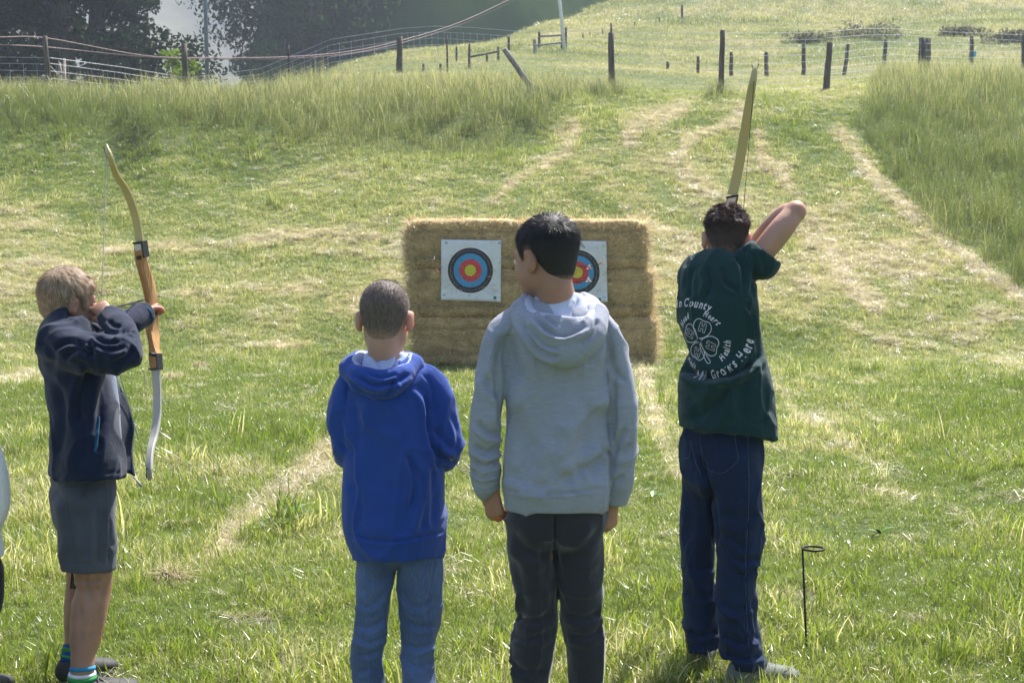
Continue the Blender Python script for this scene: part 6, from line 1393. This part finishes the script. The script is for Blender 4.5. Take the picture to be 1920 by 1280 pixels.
    def stroke(name, pts, w_, closed=False):
        V2 = []; Fc = []; n = len(pts)
        for i in range(n):
            a = pts[(i-1) % n if closed else max(i-1, 0)]; b = pts[(i+1) % n if closed else min(i+1, n-1)]; dx, dy = b[0]-a[0], b[1]-a[1]; L_ = math.hypot(dx, dy)+1e-9
            V2 += [(pts[i][0]-dy/L_*w_/2, pts[i][1]+dx/L_*w_/2), (pts[i][0]+dy/L_*w_/2, pts[i][1]-dx/L_*w_/2)]
        for i in range(n if closed else n-1): j = (i+1) % n; Fc.append((2*i, 2*i+1, 2*j+1, 2*j))
        flat_to_cloth(name, V2, Fc)
    XS = .72
    def glyphs(txt, size, shear=.35, bold=.012):
        """outline text as triangles plus the advance of each letter"""
        out = []; x = 0
        for ch in txt:
            cu = bpy.data.curves.new('t', 'FONT'); cu.body = ch; cu.size = size; cu.shear = shear; cu.offset = bold*size; cu.resolution_u = 3; cu.space_character = 1
            o_ = bpy.data.objects.new('t', cu); COL.objects.link(o_); bpy.context.view_layer.update(); me_ = o_.to_mesh(); V2 = [(v.co.x*XS, v.co.y) for v in me_.vertices]; Fc = [tuple(p.vertices) for p in me_.polygons]
            wd = (max([v[0] for v in V2])-0) if V2 else size*.22; o_.to_mesh_clear(); bpy.data.objects.remove(o_); bpy.data.curves.remove(cu); out.append((x, V2, Fc)); x += wd*.97+size*.03
        return out, x
    def arc_text(name, txt, size, cx, cy, rad, mid, outward=True, shear=.35, bold=.02):
        gl, tot = glyphs(txt, size, shear, bold); V2 = []; Fc = []
        for x0, vs, fs in gl:
            b = len(V2)
            for (x, y) in vs:
                s_ = (x+x0-tot/2)/rad
                if outward: a = mid-s_; q = rad+y
                else: a = mid+s_; q = rad-y
                V2.append((cx+math.cos(a)*q, cy+math.sin(a)*q))
            Fc += [tuple(b+i for i in f) for f in fs]
        flat_to_cloth(name, V2, Fc)
    C0 = (0, 0)
    # lobes (deg of lobe axis), clover centre slightly low-left of the print centre
    for i, (ang, sc_) in enumerate(((76, 1), (-16, 1), (-104, .92), (156, .95))):
        a0 = math.radians(ang-10); P_ = []
        for t in np.linspace(0.04, 1, 40):
            # heart-shaped leaf outline
            th_ = t*2*PI; x = .010+.074*(1-math.cos(th_))/2*(1-.10*math.exp(-((th_-PI)/.35)**2)); y = .041*math.sin(th_)*(.55+.45*(1-math.cos(th_))/2)*1.15
            P_.append((C0[0]+sc_*(x*math.cos(a0)-y*math.sin(a0)), C0[1]+sc_*(x*math.sin(a0)+y*math.cos(a0))))
        stroke('clover_leaf', P_, .0028)
        hx, hy = C0[0]+math.cos(a0)*.052*sc_, C0[1]+math.sin(a0)*.052*sc_; ha = a0-PI/2+(0 if i in (0, 3) else PI)
        # outlined letter H on each leaf
        HH = [(-.012, -.015), (-.004, -.015), (-.004, -.004), (.004, -.004), (.004, -.015), (.012, -.015), (.012, .015), (.004, .015), (.004, .004), (-.004, .004), (-.004, .015), (-.012, .015)]
        Q = []
        for j in range(12):
            for t in (0, .33, .66): a_, b_ = HH[j], HH[(j+1) % 12]; Q.append((a_[0]+(b_[0]-a_[0])*t, a_[1]+(b_[1]-a_[1])*t))
        Q = [(hx+1.15*(x*math.cos(ha)-y*math.sin(ha)), hy+1.15*(x*math.sin(ha)+y*math.cos(ha))) for x, y in Q]; stroke('letter_h', Q, .0018, True)
    st_ = [(.004, -.012), (.012, -.035), (.022, -.058), (.040, -.082), (.028, -.086), (.012, -.064), (.002, -.040), (-.001, -.014)]; Q = catmull(np.array([(x, y, 0) for x, y in st_]), 4)[:, :2]; stroke('clover_stem', [tuple(q) for q in Q], .0026)
    arc_text('lettering', 'Heart', .031, 0, 0, .094, math.radians(52)); arc_text('lettering', 'Head', .031, 0, 0, .092, math.radians(128)); arc_text('lettering', 'Health', .033, 0, 0, .120, math.radians(-24), False)
    arc_text('lettering', 'Hands', .028, 0, 0, .108, math.radians(-122), False)
    arc_text('lettering', 'Marin County', .044, -.060, -.16, .29, math.radians(88)); arc_text('lettering', '4-H Grows Here', .046, .02, .025, .172, math.radians(-62), False)
    # jeans
    jm = cloth_mat('dark_denim', (.009, .023, .064), weave=900, sheen=.06, var=.22, hsc=(150, 150, 8), cloudy=.18); thr = simple('denim_stitch', (.06, .075, .12), rough=.8)
    hy_ = math.radians(-22); hs = SIDE(hy_); S = Sdf()
    S.tube([R(1352, 740, .02), R(1352, 800, .02), R(1352, 850, .02), R(1352, 885, .02)], [.118, .124, .130, .124], [.085, .090, .100, .095], side=hs, k=.02)
    S.tube([R(1320, 860, .06), R(1316, 930, .08), R(1309, 1022, .10), R(1310, 1120, .11), R(1318, 1190, .12), R(1322, 1212, .12)], [.070, .066, .060, .054, .058, .060], [.085, .075, .068, .062, .064, .066], k=.010)
    S.tube([R(1376, 860, -.02), R(1381, 936, -.03), R(1386, 1030, -.03), R(1379, 1085, -.03), R(1380, 1140, -.03), R(1390, 1210, -.03), R(1398, 1246, -.03)], [.078, .077, .073, .064, .064, .066, .066], [.09, .082, .074, .066, .066, .07, .072], k=.010)
    S.plane(R(1318, 1213, .12), (.25, 0, -1), lo=vv(R(1240, 1300, .1))-np.array([0, .12, 0]), hi=vv(R(1352, 1150, .1))+np.array([0, .2, 0])); S.plane(R(1395, 1248, -.03), (.1, 0, -1), lo=vv(R(1353, 1330, -.03))-np.array([0, .2, 0]), hi=vv(R(1480, 1180, -.03))+np.array([0, .06, 0]))
    fo = [([(1310, 850), (1325, 905), (1338, 965), (1342, 1030)], 6, .014, .3), ([(1425, 1060), (1405, 1075), (1385, 1076)], 5, .008), ([(1370, 1040), (1395, 1052), (1425, 1045)], 6, .006), ([(1350, 960), (1380, 975), (1420, 960)], 10, .005), ([(1345, 1000), (1370, 1010), (1400, 1030)], 7, .005), ([(1290, 1060), (1312, 1070), (1335, 1058)], 7, .006), ([(1285, 1110), (1312, 1122), (1340, 1110)], 7, .005), ([(1350, 1130), (1380, 1145), (1412, 1130)], 7, .005), ([(1355, 1190), (1390, 1205), (1425, 1190)], 6, .007), ([(1360, 1225), (1395, 1236), (1432, 1226)], 5, .008), ([(1290, 1180), (1315, 1192), (1345, 1182)], 5, .007), ([(1412, 1120), (1418, 1170), (1428, 1215)], 5, .006), ([(1280, 900), (1296, 960), (1292, 1030)], 9, .004), ([(1395, 860), (1402, 950), (1398, 1060), (1398, 1200)], 2, .003, .6), ([(1290, 830), (1300, 860), (1308, 885)], 3, .004, 0)]
    jn = cloth('jeans', S, jm, body, fo, noise=(.003, 9), wr=.007, h=.0052)
    jb = BVHTree.FromPolygons([v.co[:] for v in jn.data.vertices], [p.vertices[:] for p in jn.data.polygons])
    def seam(name, pix, rad=.0011, parent=jn):
        Q = catmull(np.array([(x, y, 0) for x, y in pix], float), 5); P_ = []
        for x, y, _ in Q:
            a_ = R(x, y, -1.0); d = (R(x, y)-a_).normalized(); h = jb.ray_cast(a_, d)
            if h[0]: P_.append(h[0]+h[1]*.0006)
        if len(P_) > 2: mb = MB(); mb.tube(P_, rad, 5); mb.build(name, thr, parent)
    seam('pocket_stitching', [(1312, 818), (1316, 850), (1322, 876), (1345, 886), (1352, 887), (1366, 880), (1383, 862), (1380, 835), (1377, 812)]); seam('pocket_stitching', [(1294, 826), (1294, 845), (1292, 858), (1284, 858)]); seam('side_seam', [(1402, 812), (1403, 860), (1404, 950), (1398, 1060), (1400, 1150), (1404, 1215)]); seam('back_seam', [(1296, 826), (1302, 860), (1314, 890)])
    sg = cloth_mat('grey_canvas', (.16, .17, .16), weave=500, var=.15); so = simple('sole_offwhite', (.34, .34, .31), rough=.6, var=.2); lc = simple('lace_white', (.5, .48, .45), rough=.8)
    shoe(body, (zl.x-.035, zl.y-.035, 0), math.radians(-35), .25, sg, so, lace=lc, w_=.042, h=.085); shoe(body, (zr.x-.045, zr.y-.03, 0), math.radians(-68), .255, sg, so, lace=lc, w_=.042, h=.085)
    # hair: faded sides, ruffled top
    bz = hair_mat('brown_hair', (.028, .017, .013), (.12, .075, .06)); bc = cap_mat('brown_hair_base', (.045, .029, .024), (.36, .21, .15))
    th = lambda q: np.interp(q[:, 2], [-.07, -.03, .03, .06, .1], [.001, .002, .004, .008, .009]); ln = lambda q: np.interp(q[:, 2], [-.07, .0, .04, .075, .11], [.004, .008, .016, .032, .028])
    def fw(q):
        top = np.clip((q[:, 2]-.06)/.03, 0, 1)[:, None]; cl = np.stack([vnoise(q, 60, 1), vnoise(q, 60, 2), vnoise(q, 60, 3)+.3], -1); return unit_rows(q-np.array([0, -.04, .12]))*(1-top*.6)+cl*top*1.3+np.array([0, 0, -.4])*(1-top)
    make_hair(body, H, th, ln, fw, bz, bc, 15000, 3, wdt=.0011, nape=-.066, front=.064, lift=.34, jit=.16, lump=.12, fade=.04)
    # bow in his left hand: yellow limbs seen from the archer's side
    g_ = R(1348, 520, .62); wv = (math.cos(.16), 0, -math.sin(.16)*-1) if False else (1, -.08, .18)
    dn = unit(vv(R(1372, 385, .62))-vv(R(1349, 525, .62))); Pt = lambda t, dy=0.0: Vector(vv(g_)+dn*t+np.array([0, dy, 0]))
    up = [R(1373, 366, .60), R(1384, 318, .59), R(1396, 250, .55), R(1407, 180, .50), R(1414, 140, .49), R(1417, 116, .52)]
    lowp = [Pt(-.26, -.02), Pt(-.40, -.04), Pt(-.54, -.10), Pt(-.66, -.15), Pt(-.72, -.12)]
    ris = [(R(1373, 369, .60), .036, .026), (R(1366, 412, .61), .032, .03), (R(1358, 458, .63), .022, .035), (g_, .026, .04), (Pt(-.10, .0), .024, .045), (Pt(-.2, -.01), .03, .03), (Pt(-.255, -.02), .036, .026)]
    bow('yellow limbed recurve bow held up by the boy in the green T-shirt', up, ris, lowp, wv, R(1388, 468, .20), .036, LIMB, LIMB, .01, STR)
green_boy()
# ------------------------------------------------------------------ blond archer in the navy fleece
Yl = 4.46
A_ = lambda x, y, d=0.0: at(x, y, Yl+d)
def blond_boy():
    yaw = math.radians(-62); sd = SIDE(yaw)
    H = Frame(A_(129, 566, .06), math.radians(-52), -.10, .06, .865)
    S = Sdf(); head_sdf(S, H, 1.2)
    S.tube([H.p((0, -.022, -.02)), H.p((0, -.028, -.085)), A_(122, 628, .02)], [.044, .044, .055], k=.02)
    S.tube([A_(125, 630), A_(132, 680), A_(150, 780), A_(156, 900)], [.06, .08, .085, .08], [.05, .06, .065, .06], side=sd)
    hw = A_(222, 592, .10)
    # right arm, elbow out, hand drawn to the cheek
    S.tube([A_(112, 645, -.05), A_(165, 660, -.11), A_(236, 662, -.11)], [.030, .030, .028]); S.tube([A_(238, 664, -.10), A_(222, 625, -.02), A_(208, 594, .03)], [.028, .028, .022])
    hand_sdf(S, A_(210, 596, .03), vv(A_(186, 574, .05))-vv(A_(210, 596, .03)), (.3, -.8, .5), (-.3, .2, -.9), .92, .70)
    # left arm forward to the bow
    gp = A_(283, 580, .52)
    S.tube([A_(165, 635, .18), A_(205, 622, .28), A_(245, 600, .40), A_(274, 585, .47)], [.036, .032, .028, .022]); hand_sdf(S, A_(274, 585, .47), vv(gp)-vv(A_(266, 590, .45)), (-.5, -.4, .5), (.1, .3, 1), .82, .9)
    zr, zl = Vector(A_(156, 1262, -.10)), Vector(A_(138, 1238, .06)); zr.z = .06; zl.z = .06
    near = [A_(172, 1000, -.03), A_(174, 1070, -.03), A_(177, 1098, -.03), A_(168, 1140, -.05), A_(161, 1190, -.07), A_(156, 1225, -.09), A_(154, 1256, -.10)]
    S.tube([A_(162, 960, .0), A_(166, 980, -.01)]+near, [.060, .060, .062, .060, .054, .056, .050, .038, .036], [.060, .060, .060, .060, .056, .056, .050, .038, .038], k=.012)
    far_ = [A_(152, 1000, .12), A_(154, 1080, .12), A_(148, 1140, .10), A_(141, 1200, .08), A_(137, 1235, .06)]
    S.tube([A_(152, 960, .10)]+far_, [.060, .062, .050, .048, .034, .034], k=.012)
    V, Fs = S.mesh(.0046); V = fold_disp(V, vnormals(V, Fs), [([(140, 1082), (160, 1090), (190, 1086)], 5, .003, .8), ([(165, 1070), (160, 1085), (163, 1105)], 5, .0025, .6), ([(190, 1095), (186, 1150), (172, 1200)], 7, .0022, .8), ([(146, 1120), (152, 1160), (150, 1215)], 6, .0022, .6), ([(200, 1075), (198, 1092), (190, 1105)], 5, .002, .6)]); body = mesh_obj('person', V, Fs, SKIN_L, smooth=True); props(body, 'blond boy in a navy fleece jacket and grey shorts aiming a bow', 'person'); head_parts(body, H, (.05, .1, .15))
    fm = cloth_mat('navy_fleece', (.0045, .012, .036), weave=420, sheen=.15, var=.15, bump=.0012); tl = cloth_mat('teal_trim', (.010, .085, .17), weave=500)
    S = Sdf()
    S.tube([A_(126, 602, .02), A_(124, 618, .02), A_(124, 640, .01), A_(133, 670, .0), A_(146, 715, 0), A_(157, 765, 0), A_(160, 815, 0), A_(163, 860, 0), A_(165, 930, 0)],
           [.058, .080, .100, .112, .118, .124, .145, .165, .175], [.055, .075, .090, .092, .096, .100, .106, .112, .116], side=sd, k=.02)
    S.tube([A_(104, 640, -.06), A_(130, 655, -.09), A_(175, 662, -.13), A_(215, 665, -.14), A_(238, 660, -.12)], [.060, .066, .064, .060, .046], k=.02)
    S.tube([A_(238, 660, -.115), A_(234, 635, -.07), A_(220, 612, -.01), A_(205, 596, .04)], [.046, .048, .046, .038], k=.014)
    S.tube([A_(140, 640, .12), A_(185, 632, .22), A_(222, 615, .33), A_(250, 600, .40), A_(270, 590, .45)], [.055, .054, .050, .046, .036], k=.02)
    S.plane(A_(165, 893, 0), (0, -.08, -1), lo=vv(A_(40, 1000))-.5, hi=vv(A_(300, 850))+np.array([0, .6, 0]))
    S.plane(A_(274, 588, .455), vv(A_(283, 582, .5))-vv(A_(262, 594, .43)), lo=vv(A_(274, 588, .455))-.12, hi=vv(A_(274, 588, .455))+.12)
    S.plane(vv(A_(203, 592, .045)), vv(A_(190, 576, .08))-vv(A_(216, 606, .01)), lo=vv(A_(203, 592, .045))-.05, hi=vv(A_(203, 592, .045))+.05)
    fo = [([(175, 625), (195, 640), (225, 640)], 5, .010), ([(180, 645), (205, 655), (238, 650)], 5, .009), ([(172, 610), (185, 620), (200, 618)], 4, .007), ([(100, 655), (130, 640), (160, 650)], 6, .009), ([(120, 672), (145, 655), (178, 668)], 6, .009), ([(75, 640), (95, 660), (100, 690)], 8, .006), ([(165, 640), (172, 655), (165, 672)], 4, .006), ([(238, 620), (250, 612), (262, 618)], 4, .006), ([(225, 625), (240, 620), (255, 625)], 4, .006), ([(205, 600), (212, 610), (228, 612)], 4, .006),
          ([(170, 690), (150, 740), (145, 800)], 8, .008, .6), ([(205, 700), (190, 760), (185, 850)], 9, .007, .6), ([(110, 720), (120, 790), (105, 860)], 9, .005, .5), ([(150, 760), (160, 820), (150, 880)], 12, .005), ([(250, 650), (235, 670), (205, 685)], 5, .007), ([(85, 700), (105, 730), (112, 770)], 9, .005), ([(84, 884), (165, 886), (250, 884)], 1.6, .002, 0)]
    jk = cloth('fleece_jacket', S, fm, body, fo, noise=(.0045, 9), wr=.006)
    # standing collar, cuff trims, pocket zip, open front panel
    S = Sdf(); S.tube([A_(121, 596, .035), A_(123, 628, .02)], [.062, .080], [.060, .074], side=sd, k=0); c = Sdf(); c.tube([A_(121, 570, .045), A_(123, 640, .02)], [.052, .066]); S.sub(c, .004); S.plane(A_(120, 602, .03), (.25, 0, 1)); cloth('collar', S, fm, jk, h=.0048, noise=(.002, 14))
    jb = BVHTree.FromPolygons([v.co[:] for v in jk.data.vertices], [p.vertices[:] for p in jk.data.polygons])
    def on_j(x, y):
        a_ = A_(x, y, -1.2); h = jb.ray_cast(a_, (A_(x, y)-a_).normalized()); return h
    pts = []
    for y in np.linspace(780, 846, 9): h = on_j(183-6*(y-780)/66, y); pts.append(h[0]+h[1]*.001) if h[0] else None
    if len(pts) > 2: strip(pts, (1, -.3, 0), [.010]*1+[.016]*(len(pts)-2)+[.010], [.004]*len(pts), tl, 'pocket_zip', jk)
    c0, c1 = A_(271, 589, .45), A_(277, 585, .462); mb = MB(); ring = []; d = (c1-c0).normalized(); u_ = d.cross(Vector((0, 0, 1))).normalized(); v_ = d.cross(u_)
    mb.tube([c0+u_*.037*math.cos(t)+v_*.037*math.sin(t) for t in np.linspace(0, 2*PI, 25)], .004, 6); mb.build('cuff_trim', tl, jk, True)
    # the loose front panel hanging open on the far side
    Q0 = catmull(np.array([vv(A_(208, 690, .14)), vv(A_(222, 720, .16)), vv(A_(240, 762, .18)), vv(A_(250, 800, .18)), vv(A_(246, 850, .17)), vv(A_(252, 892, .15))]), 4); V = []; n = len(Q0)
    for i, q in enumerate(Q0):
        t = i/(n-1); inn = vv(A_(192+8*t, 690+200*t, .02)); 
        for j in range(8): f = j/7; p_ = q*(f)+inn*(1-f)+np.array([0, .04*math.sin(f*PI), 0])+np.array([0, .006*math.sin(i*.8+j), 0]); V.append(p_)
    Fc = [(i*8+j, i*8+j+1, (i+1)*8+j+1, (i+1)*8+j) for i in range(n-1) for j in range(7)]; o = mesh_obj('front_panel', np.array(V), Fc, fm, jk, smooth=True); md = o.modifiers.new('thickness', 'SOLIDIFY'); md.thickness = .007
    mb = MB(); mb.tube([Vector(q) for q in Q0], .0035, 6); mb.build('zip', tl, jk, True)
    mb = MB(); a_, b_ = A_(250, 893, .10), A_(266, 912, .10); mb.tube([a_, a_.lerp(b_, .6), b_], [.003, .003, .005], 6); mb.build('zip_pull', simple('zip_pull_grey', (.25, .27, .36), rough=.5), jk, True)
    # light plaid shirt front showing between
    sm_ = cloth_mat('pale_blue_shirt', (.16, .19, .27), weave=600, var=.3, hsc=(60, 60, 60)); S = Sdf(); S.tube([A_(190, 690, .10), A_(197, 760, .08), A_(198, 840, .07)], [.04, .045, .05], [.05, .055, .06], k=.01); cloth('shirt', S, sm_, body, h=.007)
    # shorts
    stm = cloth_mat('charcoal_twill', (.070, .078, .098), weave=900, var=.16, sheen=.1, cloudy=.10); S = Sdf()
    S.tube([A_(155, 820, .03), A_(155, 870, .03), A_(156, 930, .03), A_(156, 960, .03)], [.105, .112, .120, .112], [.085, .092, .10, .095], side=sd, k=.02)
    S.tube([A_(158, 940, -.02), A_(165, 1010, -.03), A_(168, 1085, -.03)], [.088, .090, .082], [.095, .088, .084], k=.012); S.tube([A_(156, 940, .08), A_(160, 1010, .11), A_(163, 1080, .12)], [.085, .084, .082], k=.012)
    S.plane(A_(168, 1061, 0), (-.04, 0, -1))
    for (x, dy) in ((168, -.03), (163, .12)): c = Sdf(); c.tube([A_(x, 1040, dy), A_(x, 1090, dy)], .070); S.sub(c, .004)
    fo = [([(205, 905), (206, 970), (204, 1060)], 4, .008, .8), ([(165, 895), (160, 915), (150, 935)], 3, .004, .5), ([(95, 900), (110, 930), (130, 950)], 8, .005), ([(120, 940), (135, 1000), (130, 1060)], 9, .006), ([(185, 950), (188, 1010), (185, 1060)], 8, .006), ([(150, 960), (165, 1000), (160, 1050)], 10, .004), ([(120, 1055), (165, 1056), (212, 1054)], 1.6, .002, 0), ([(215, 940), (208, 990), (214, 1030)], 5, .005)]
    st = cloth('shorts', S, stm, body, fo, noise=(.003, 9), wr=.003)
    mb = MB()
    for i in range(5): x = 136+i*3; mb.tube([A_(x, 1050, .05), A_(x-1+i*.3, 1075, .05), A_(x-3+i*1.3, 1103, .05)], .0028, 5); 
    mb.build('cord_fringe', BLKP, st)
    # socks with stripes, anklet, shoes
    sk = [simple('sock_white', (.6, .62, .68), rough=.9), simple('sock_green', (.02, .25, .06), rough=.9), simple('sock_blue', (.02, .05, .22), rough=.9), simple('sock_teal', (.02, .20, .38), rough=.9)]
    def ring_tube(ps, pe, r0, r1, m_, name, par):
        mb = MB(); mb.tube([ps, Vector(ps).lerp(pe, .5), pe], [r0, (r0+r1)/2+.0015, r1], 20); return mb.build(name, m_, par, True)
    sock = ring_tube(A_(154, 1262, -.10), A_(155, 1292, -.10), .040, .044, sk[2], 'sock', body); ring_tube(A_(154, 1259, -.10), A_(154, 1265, -.10), .0405, .0425, sk[0], 'stripe', sock); ring_tube(A_(154, 1265, -.10), A_(154, 1273, -.10), .0435, .0445, sk[1], 'stripe', sock)
    ring_tube(A_(155, 1248, -.098), A_(155, 1256, -.10), .0385, .0385, sk[3], 'ankle_band', body)
    s2 = ring_tube(A_(141, 1208, .075), A_(136, 1248, .055), .037, .040, sk[2], 'sock', body); ring_tube(A_(140, 1214, .072), A_(139, 1222, .068), .0395, .0395, sk[1], 'stripe', s2); ring_tube(A_(138, 1228, .064), A_(137, 1233, .062), .041, .041, sk[1], 'stripe', s2)
    up = simple('shoe_dark_grey', (.028, .026, .026), rough=.7, var=.3, scale=60); so = simple('sole_pale', (.22, .24, .28), rough=.6, var=.3)
    shoe(body, (zr.x-.030, zr.y-.035, 0), math.radians(-58), .215, up, so, lace=up, w_=.038, h=.062, hs=.80); shoe(body, (zl.x-.035, zl.y-.045, 0), math.radians(-38), .22, up, so, lace=sk[0], w_=.038, hs=.95)
    # blond hair, thick and brushed forward
    bh = hair_mat('blond_hair', (.15, .095, .055), (.62, .45, .30)); bc = cap_mat('blond_hair_base', (.22, .15, .095), (.36, .21, .15))
    th = lambda q: np.interp(q[:, 2], [-.07, -.02, .03, .07, .1], [.006, .011, .013, .014, .014]); ln = lambda q: np.interp(q[:, 2], [-.07, -.02, .05, .1], [.018, .028, .036, .040])
    def fw(q):
        d = unit_rows(q-np.array([.01, -.06, .11])); n_ = np.stack([vnoise(q, 28, 1), vnoise(q, 28, 2), vnoise(q, 28, 3)], -1); return d+n_*.45+np.array([0, .1, -.35])
    make_hair(body, H, th, ln, fw, bh, bc, 17000, 4, wdt=.0012, nape=-.080, front=.048, burn=-.02, lift=.10, jit=.10, lump=.16)
    # leather finger tab
    tb = simple('brown_leather', (.16, .085, .055), rough=.6, var=.3); S = Sdf(); S.tube([A_(196, 584, .02), A_(212, 591, .0), A_(226, 598, -.02)], [.012, .013, .010], [.004, .004, .004], side=(0, 0, 1), k=.01); V, Fs = S.mesh(.003); o = mesh_obj('finger_tab', V, Fs, tb, smooth=True)
    props(o, 'brown leather finger tab on the drawing hand of the blond archer', 'finger tab')
    # bow
    up_ = [A_(262, 452, .46), A_(258, 425, .455), A_(250, 392, .43), A_(236, 356, .38), A_(217, 325, .30), A_(206, 292, .25), A_(199, 272, .27)]
    lo_ = [A_(292, 694, .44), A_(294.5, 730, .43), A_(294.5, 777, .40), A_(289, 815, .35), A_(282, 845, .29), A_(280, 880, .24), A_(280, 900, .25)]
    rs = [(A_(262, 455, .46), .038, .022), (A_(264, 484, .47), .036, .030), (A_(270, 505, .48), .024, .045), (A_(277, 530, .50), .022, .050), (A_(284, 562, .52), .022, .050), (A_(286, 588, .53), .024, .042), (A_(285, 612, .53), .026, .050), (A_(287, 630, .52), .020, .055), (A_(289, 650, .49), .024, .040), (A_(291, 672, .46), .040, .030), (A_(292, 692, .44), .038, .022)]
    bow('wooden recurve bow with cream limbs held by the blond boy in navy fleece', up_, rs, lo_, (1, -.42, .1), A_(190, 582, .06), .032, LIMB, LIMBW, .01, STRW)
    # arrow on the string
    a0, a1 = A_(191, 582, .06), A_(299, 555, .72); root = empty('arrow', a0); mb = MB(); mb.tube([Vector((0, 0, 0)), a1-a0], .0032, 6); mb.build('shaft', SHAFT, root)
    mb = MB(); d = (a1-a0).normalized(); mb.tube([a1-a0, a1-a0+d*.03], [.004, .0015], 6); mb.build('point', ALU, root)
    u_ = d.cross(Vector((0, 0, 1))).normalized(); v_ = d.cross(u_)
    for k_ in range(3):
        t = k_*2*PI/3+.5; r_ = u_*math.cos(t)+v_*math.sin(t); s_ = d.cross(r_)*.0006; P0 = [d*.03+r_*.003, d*.04+r_*.014, d*.065+r_*.015, d*.10+r_*.003]
        mb = MB(); mb.add([p-s_ for p in P0]+[p+s_ for p in P0], [(0, 1, 2, 3), (7, 6, 5, 4), (0, 4, 5, 1), (1, 5, 6, 2), (2, 6, 7, 3), (3, 7, 4, 0)]); mb.build('vane', VANE[3], root)
    props(root, 'dark arrow nocked on the drawn bow of the blond boy', 'arrow')
blond_boy()
# ------------------------------------------------------------------ person at the edge of the view, mostly out of it
Yw = 4.3
W = lambda x, y, d=0.0: at(x, y, Yw+d)
def edge_person():
    H = Frame(W(-105, 560, .0), math.radians(-25), -.05, 0, .95); S = Sdf(); head_sdf(S, H); S.tube([H.p((0, -.022, -.02)), H.p((0, -.028, -.085)), W(-105, 660)], [.045, .045, .055])
    S.tube([W(-105, 665), W(-105, 720), W(-105, 900), W(-105, 1060)], [.08, .12, .115, .125], [.06, .07, .08, .09]); S.tube([W(-38, 720), W(-25, 820), W(-22, 880, .03), W(-50, 985, .10)], [.036, .033, .03, .022]); S.tube([W(-180, 720), W(-195, 820), W(-190, 900), W(-170, 985, .10)], [.036, .033, .03, .022])
    hand_sdf(S, W(-50, 985, .10), (-.3, .4, -1), (1, -.3, 0), (0, 1, 0), .95, .5); hand_sdf(S, W(-170, 985, .10), (.2, .4, -1), (-1, -.3, 0), (0, 1, 0), .95, .5)
    fl, fr_ = Vector(W(-145, 1340)), Vector(W(-60, 1340)); fl.z = fr_.z = .07
    S.tube([W(-140, 1060), W(-142, 1200), fl], [.06, .045, .03]); S.tube([W(-65, 1060), W(-62, 1200), fr_], [.06, .045, .03]); V, Fs = S.mesh(.006); body = mesh_obj('person', V, Fs, SKIN_A, smooth=True)
    props(body, 'person in a white sweatshirt and black trousers, only a sleeve edge in view', 'person'); head_parts(body, H)
    wm_ = cloth_mat('white_sweatshirt', (.80, .80, .83), weave=600, sheen=.3, var=.04); S = Sdf(); S.tube([W(-105, 640), W(-105, 690), W(-105, 740), W(-105, 880), W(-100, 1000), W(-98, 1100)], [.055, .11, .14, .15, .162, .182], [.05, .08, .10, .11, .12, .135])
    S.tube([W(-60, 730), W(-44, 800), W(-22, 868), W(-12, 925, .02), W(-18, 968, .03), W(-35, 990, .06)], [.045, .047, .050, .050, .046, .03], k=.01); S.tube([W(-170, 715), W(-195, 800), W(-195, 880), W(-185, 985, .08)], [.045, .047, .048, .036], k=.01); S.plane(W(-100, 1070), (.25, 0, -1))
    cloth('sweatshirt', S, wm_, body, [([(-5, 1000), (8, 1030), (12, 1060)], 8, .004)], h=.007)
    bk_ = cloth_mat('black_jersey', (.012, .012, .014), weave=600); S = Sdf(); S.tube([W(-100, 1030), W(-100, 1080), W(-100, 1110)], [.14, .14, .12], [.11, .11, .1]); S.tube([W(-145, 1080), W(-145, 1200), fl], [.08, .065, .055], k=.01); S.tube([W(-52, 1075), W(-50, 1130), W(-58, 1200), fr_], [.092, .085, .062, .055], k=.01); cloth('trousers', S, bk_, body, h=.008)
    sm = simple('shoe_plain_black', (.02, .02, .02)); 
    for f in (fl, fr_): shoe(body, (f.x, f.y-.05, 0), -.3, .24, sm, sm)
    bz = hair_mat('dark_hair', (.01, .008, .007), (.04, .03, .025)); make_hair(body, H, lambda q: np.full(len(q), .012), lambda q: np.full(len(q), .03), lambda q: unit_rows(q-np.array([0, -.05, .11])), bz, cap_mat('dark_hair_base', (.015, .012, .01), (.36, .21, .15)), 5000, 9, lift=.12)
edge_person()
# ------------------------------------------------------------------ thin haze between here and the far trees
m = bpy.data.materials.new('thin_haze'); m.use_nodes = True; n_ = m.node_tree.nodes; n_.remove(n_['Principled BSDF']); pv = n_.new('ShaderNodeVolumePrincipled'); pv.inputs['Density'].default_value = HAZE; pv.inputs['Color'].default_value = (.72, .82, 1.0, 1); pv.inputs['Anisotropy'].default_value = .35
m.node_tree.links.new(pv.outputs[0], n_['Material Output'].inputs['Volume'])
HX0, HX1, HY0, HY1, HZ0, HZ1 = -1000, 1000, -60, 850, -12, 150
mb = MB(); mb.box(((HX0+HX1)/2, (HY0+HY1)/2, (HZ0+HZ1)/2), (HX1-HX0, HY1-HY0, HZ1-HZ0)); hz = mb.build('haze', m); props(hz, 'thin pale haze in the air', 'haze', kind='stuff')
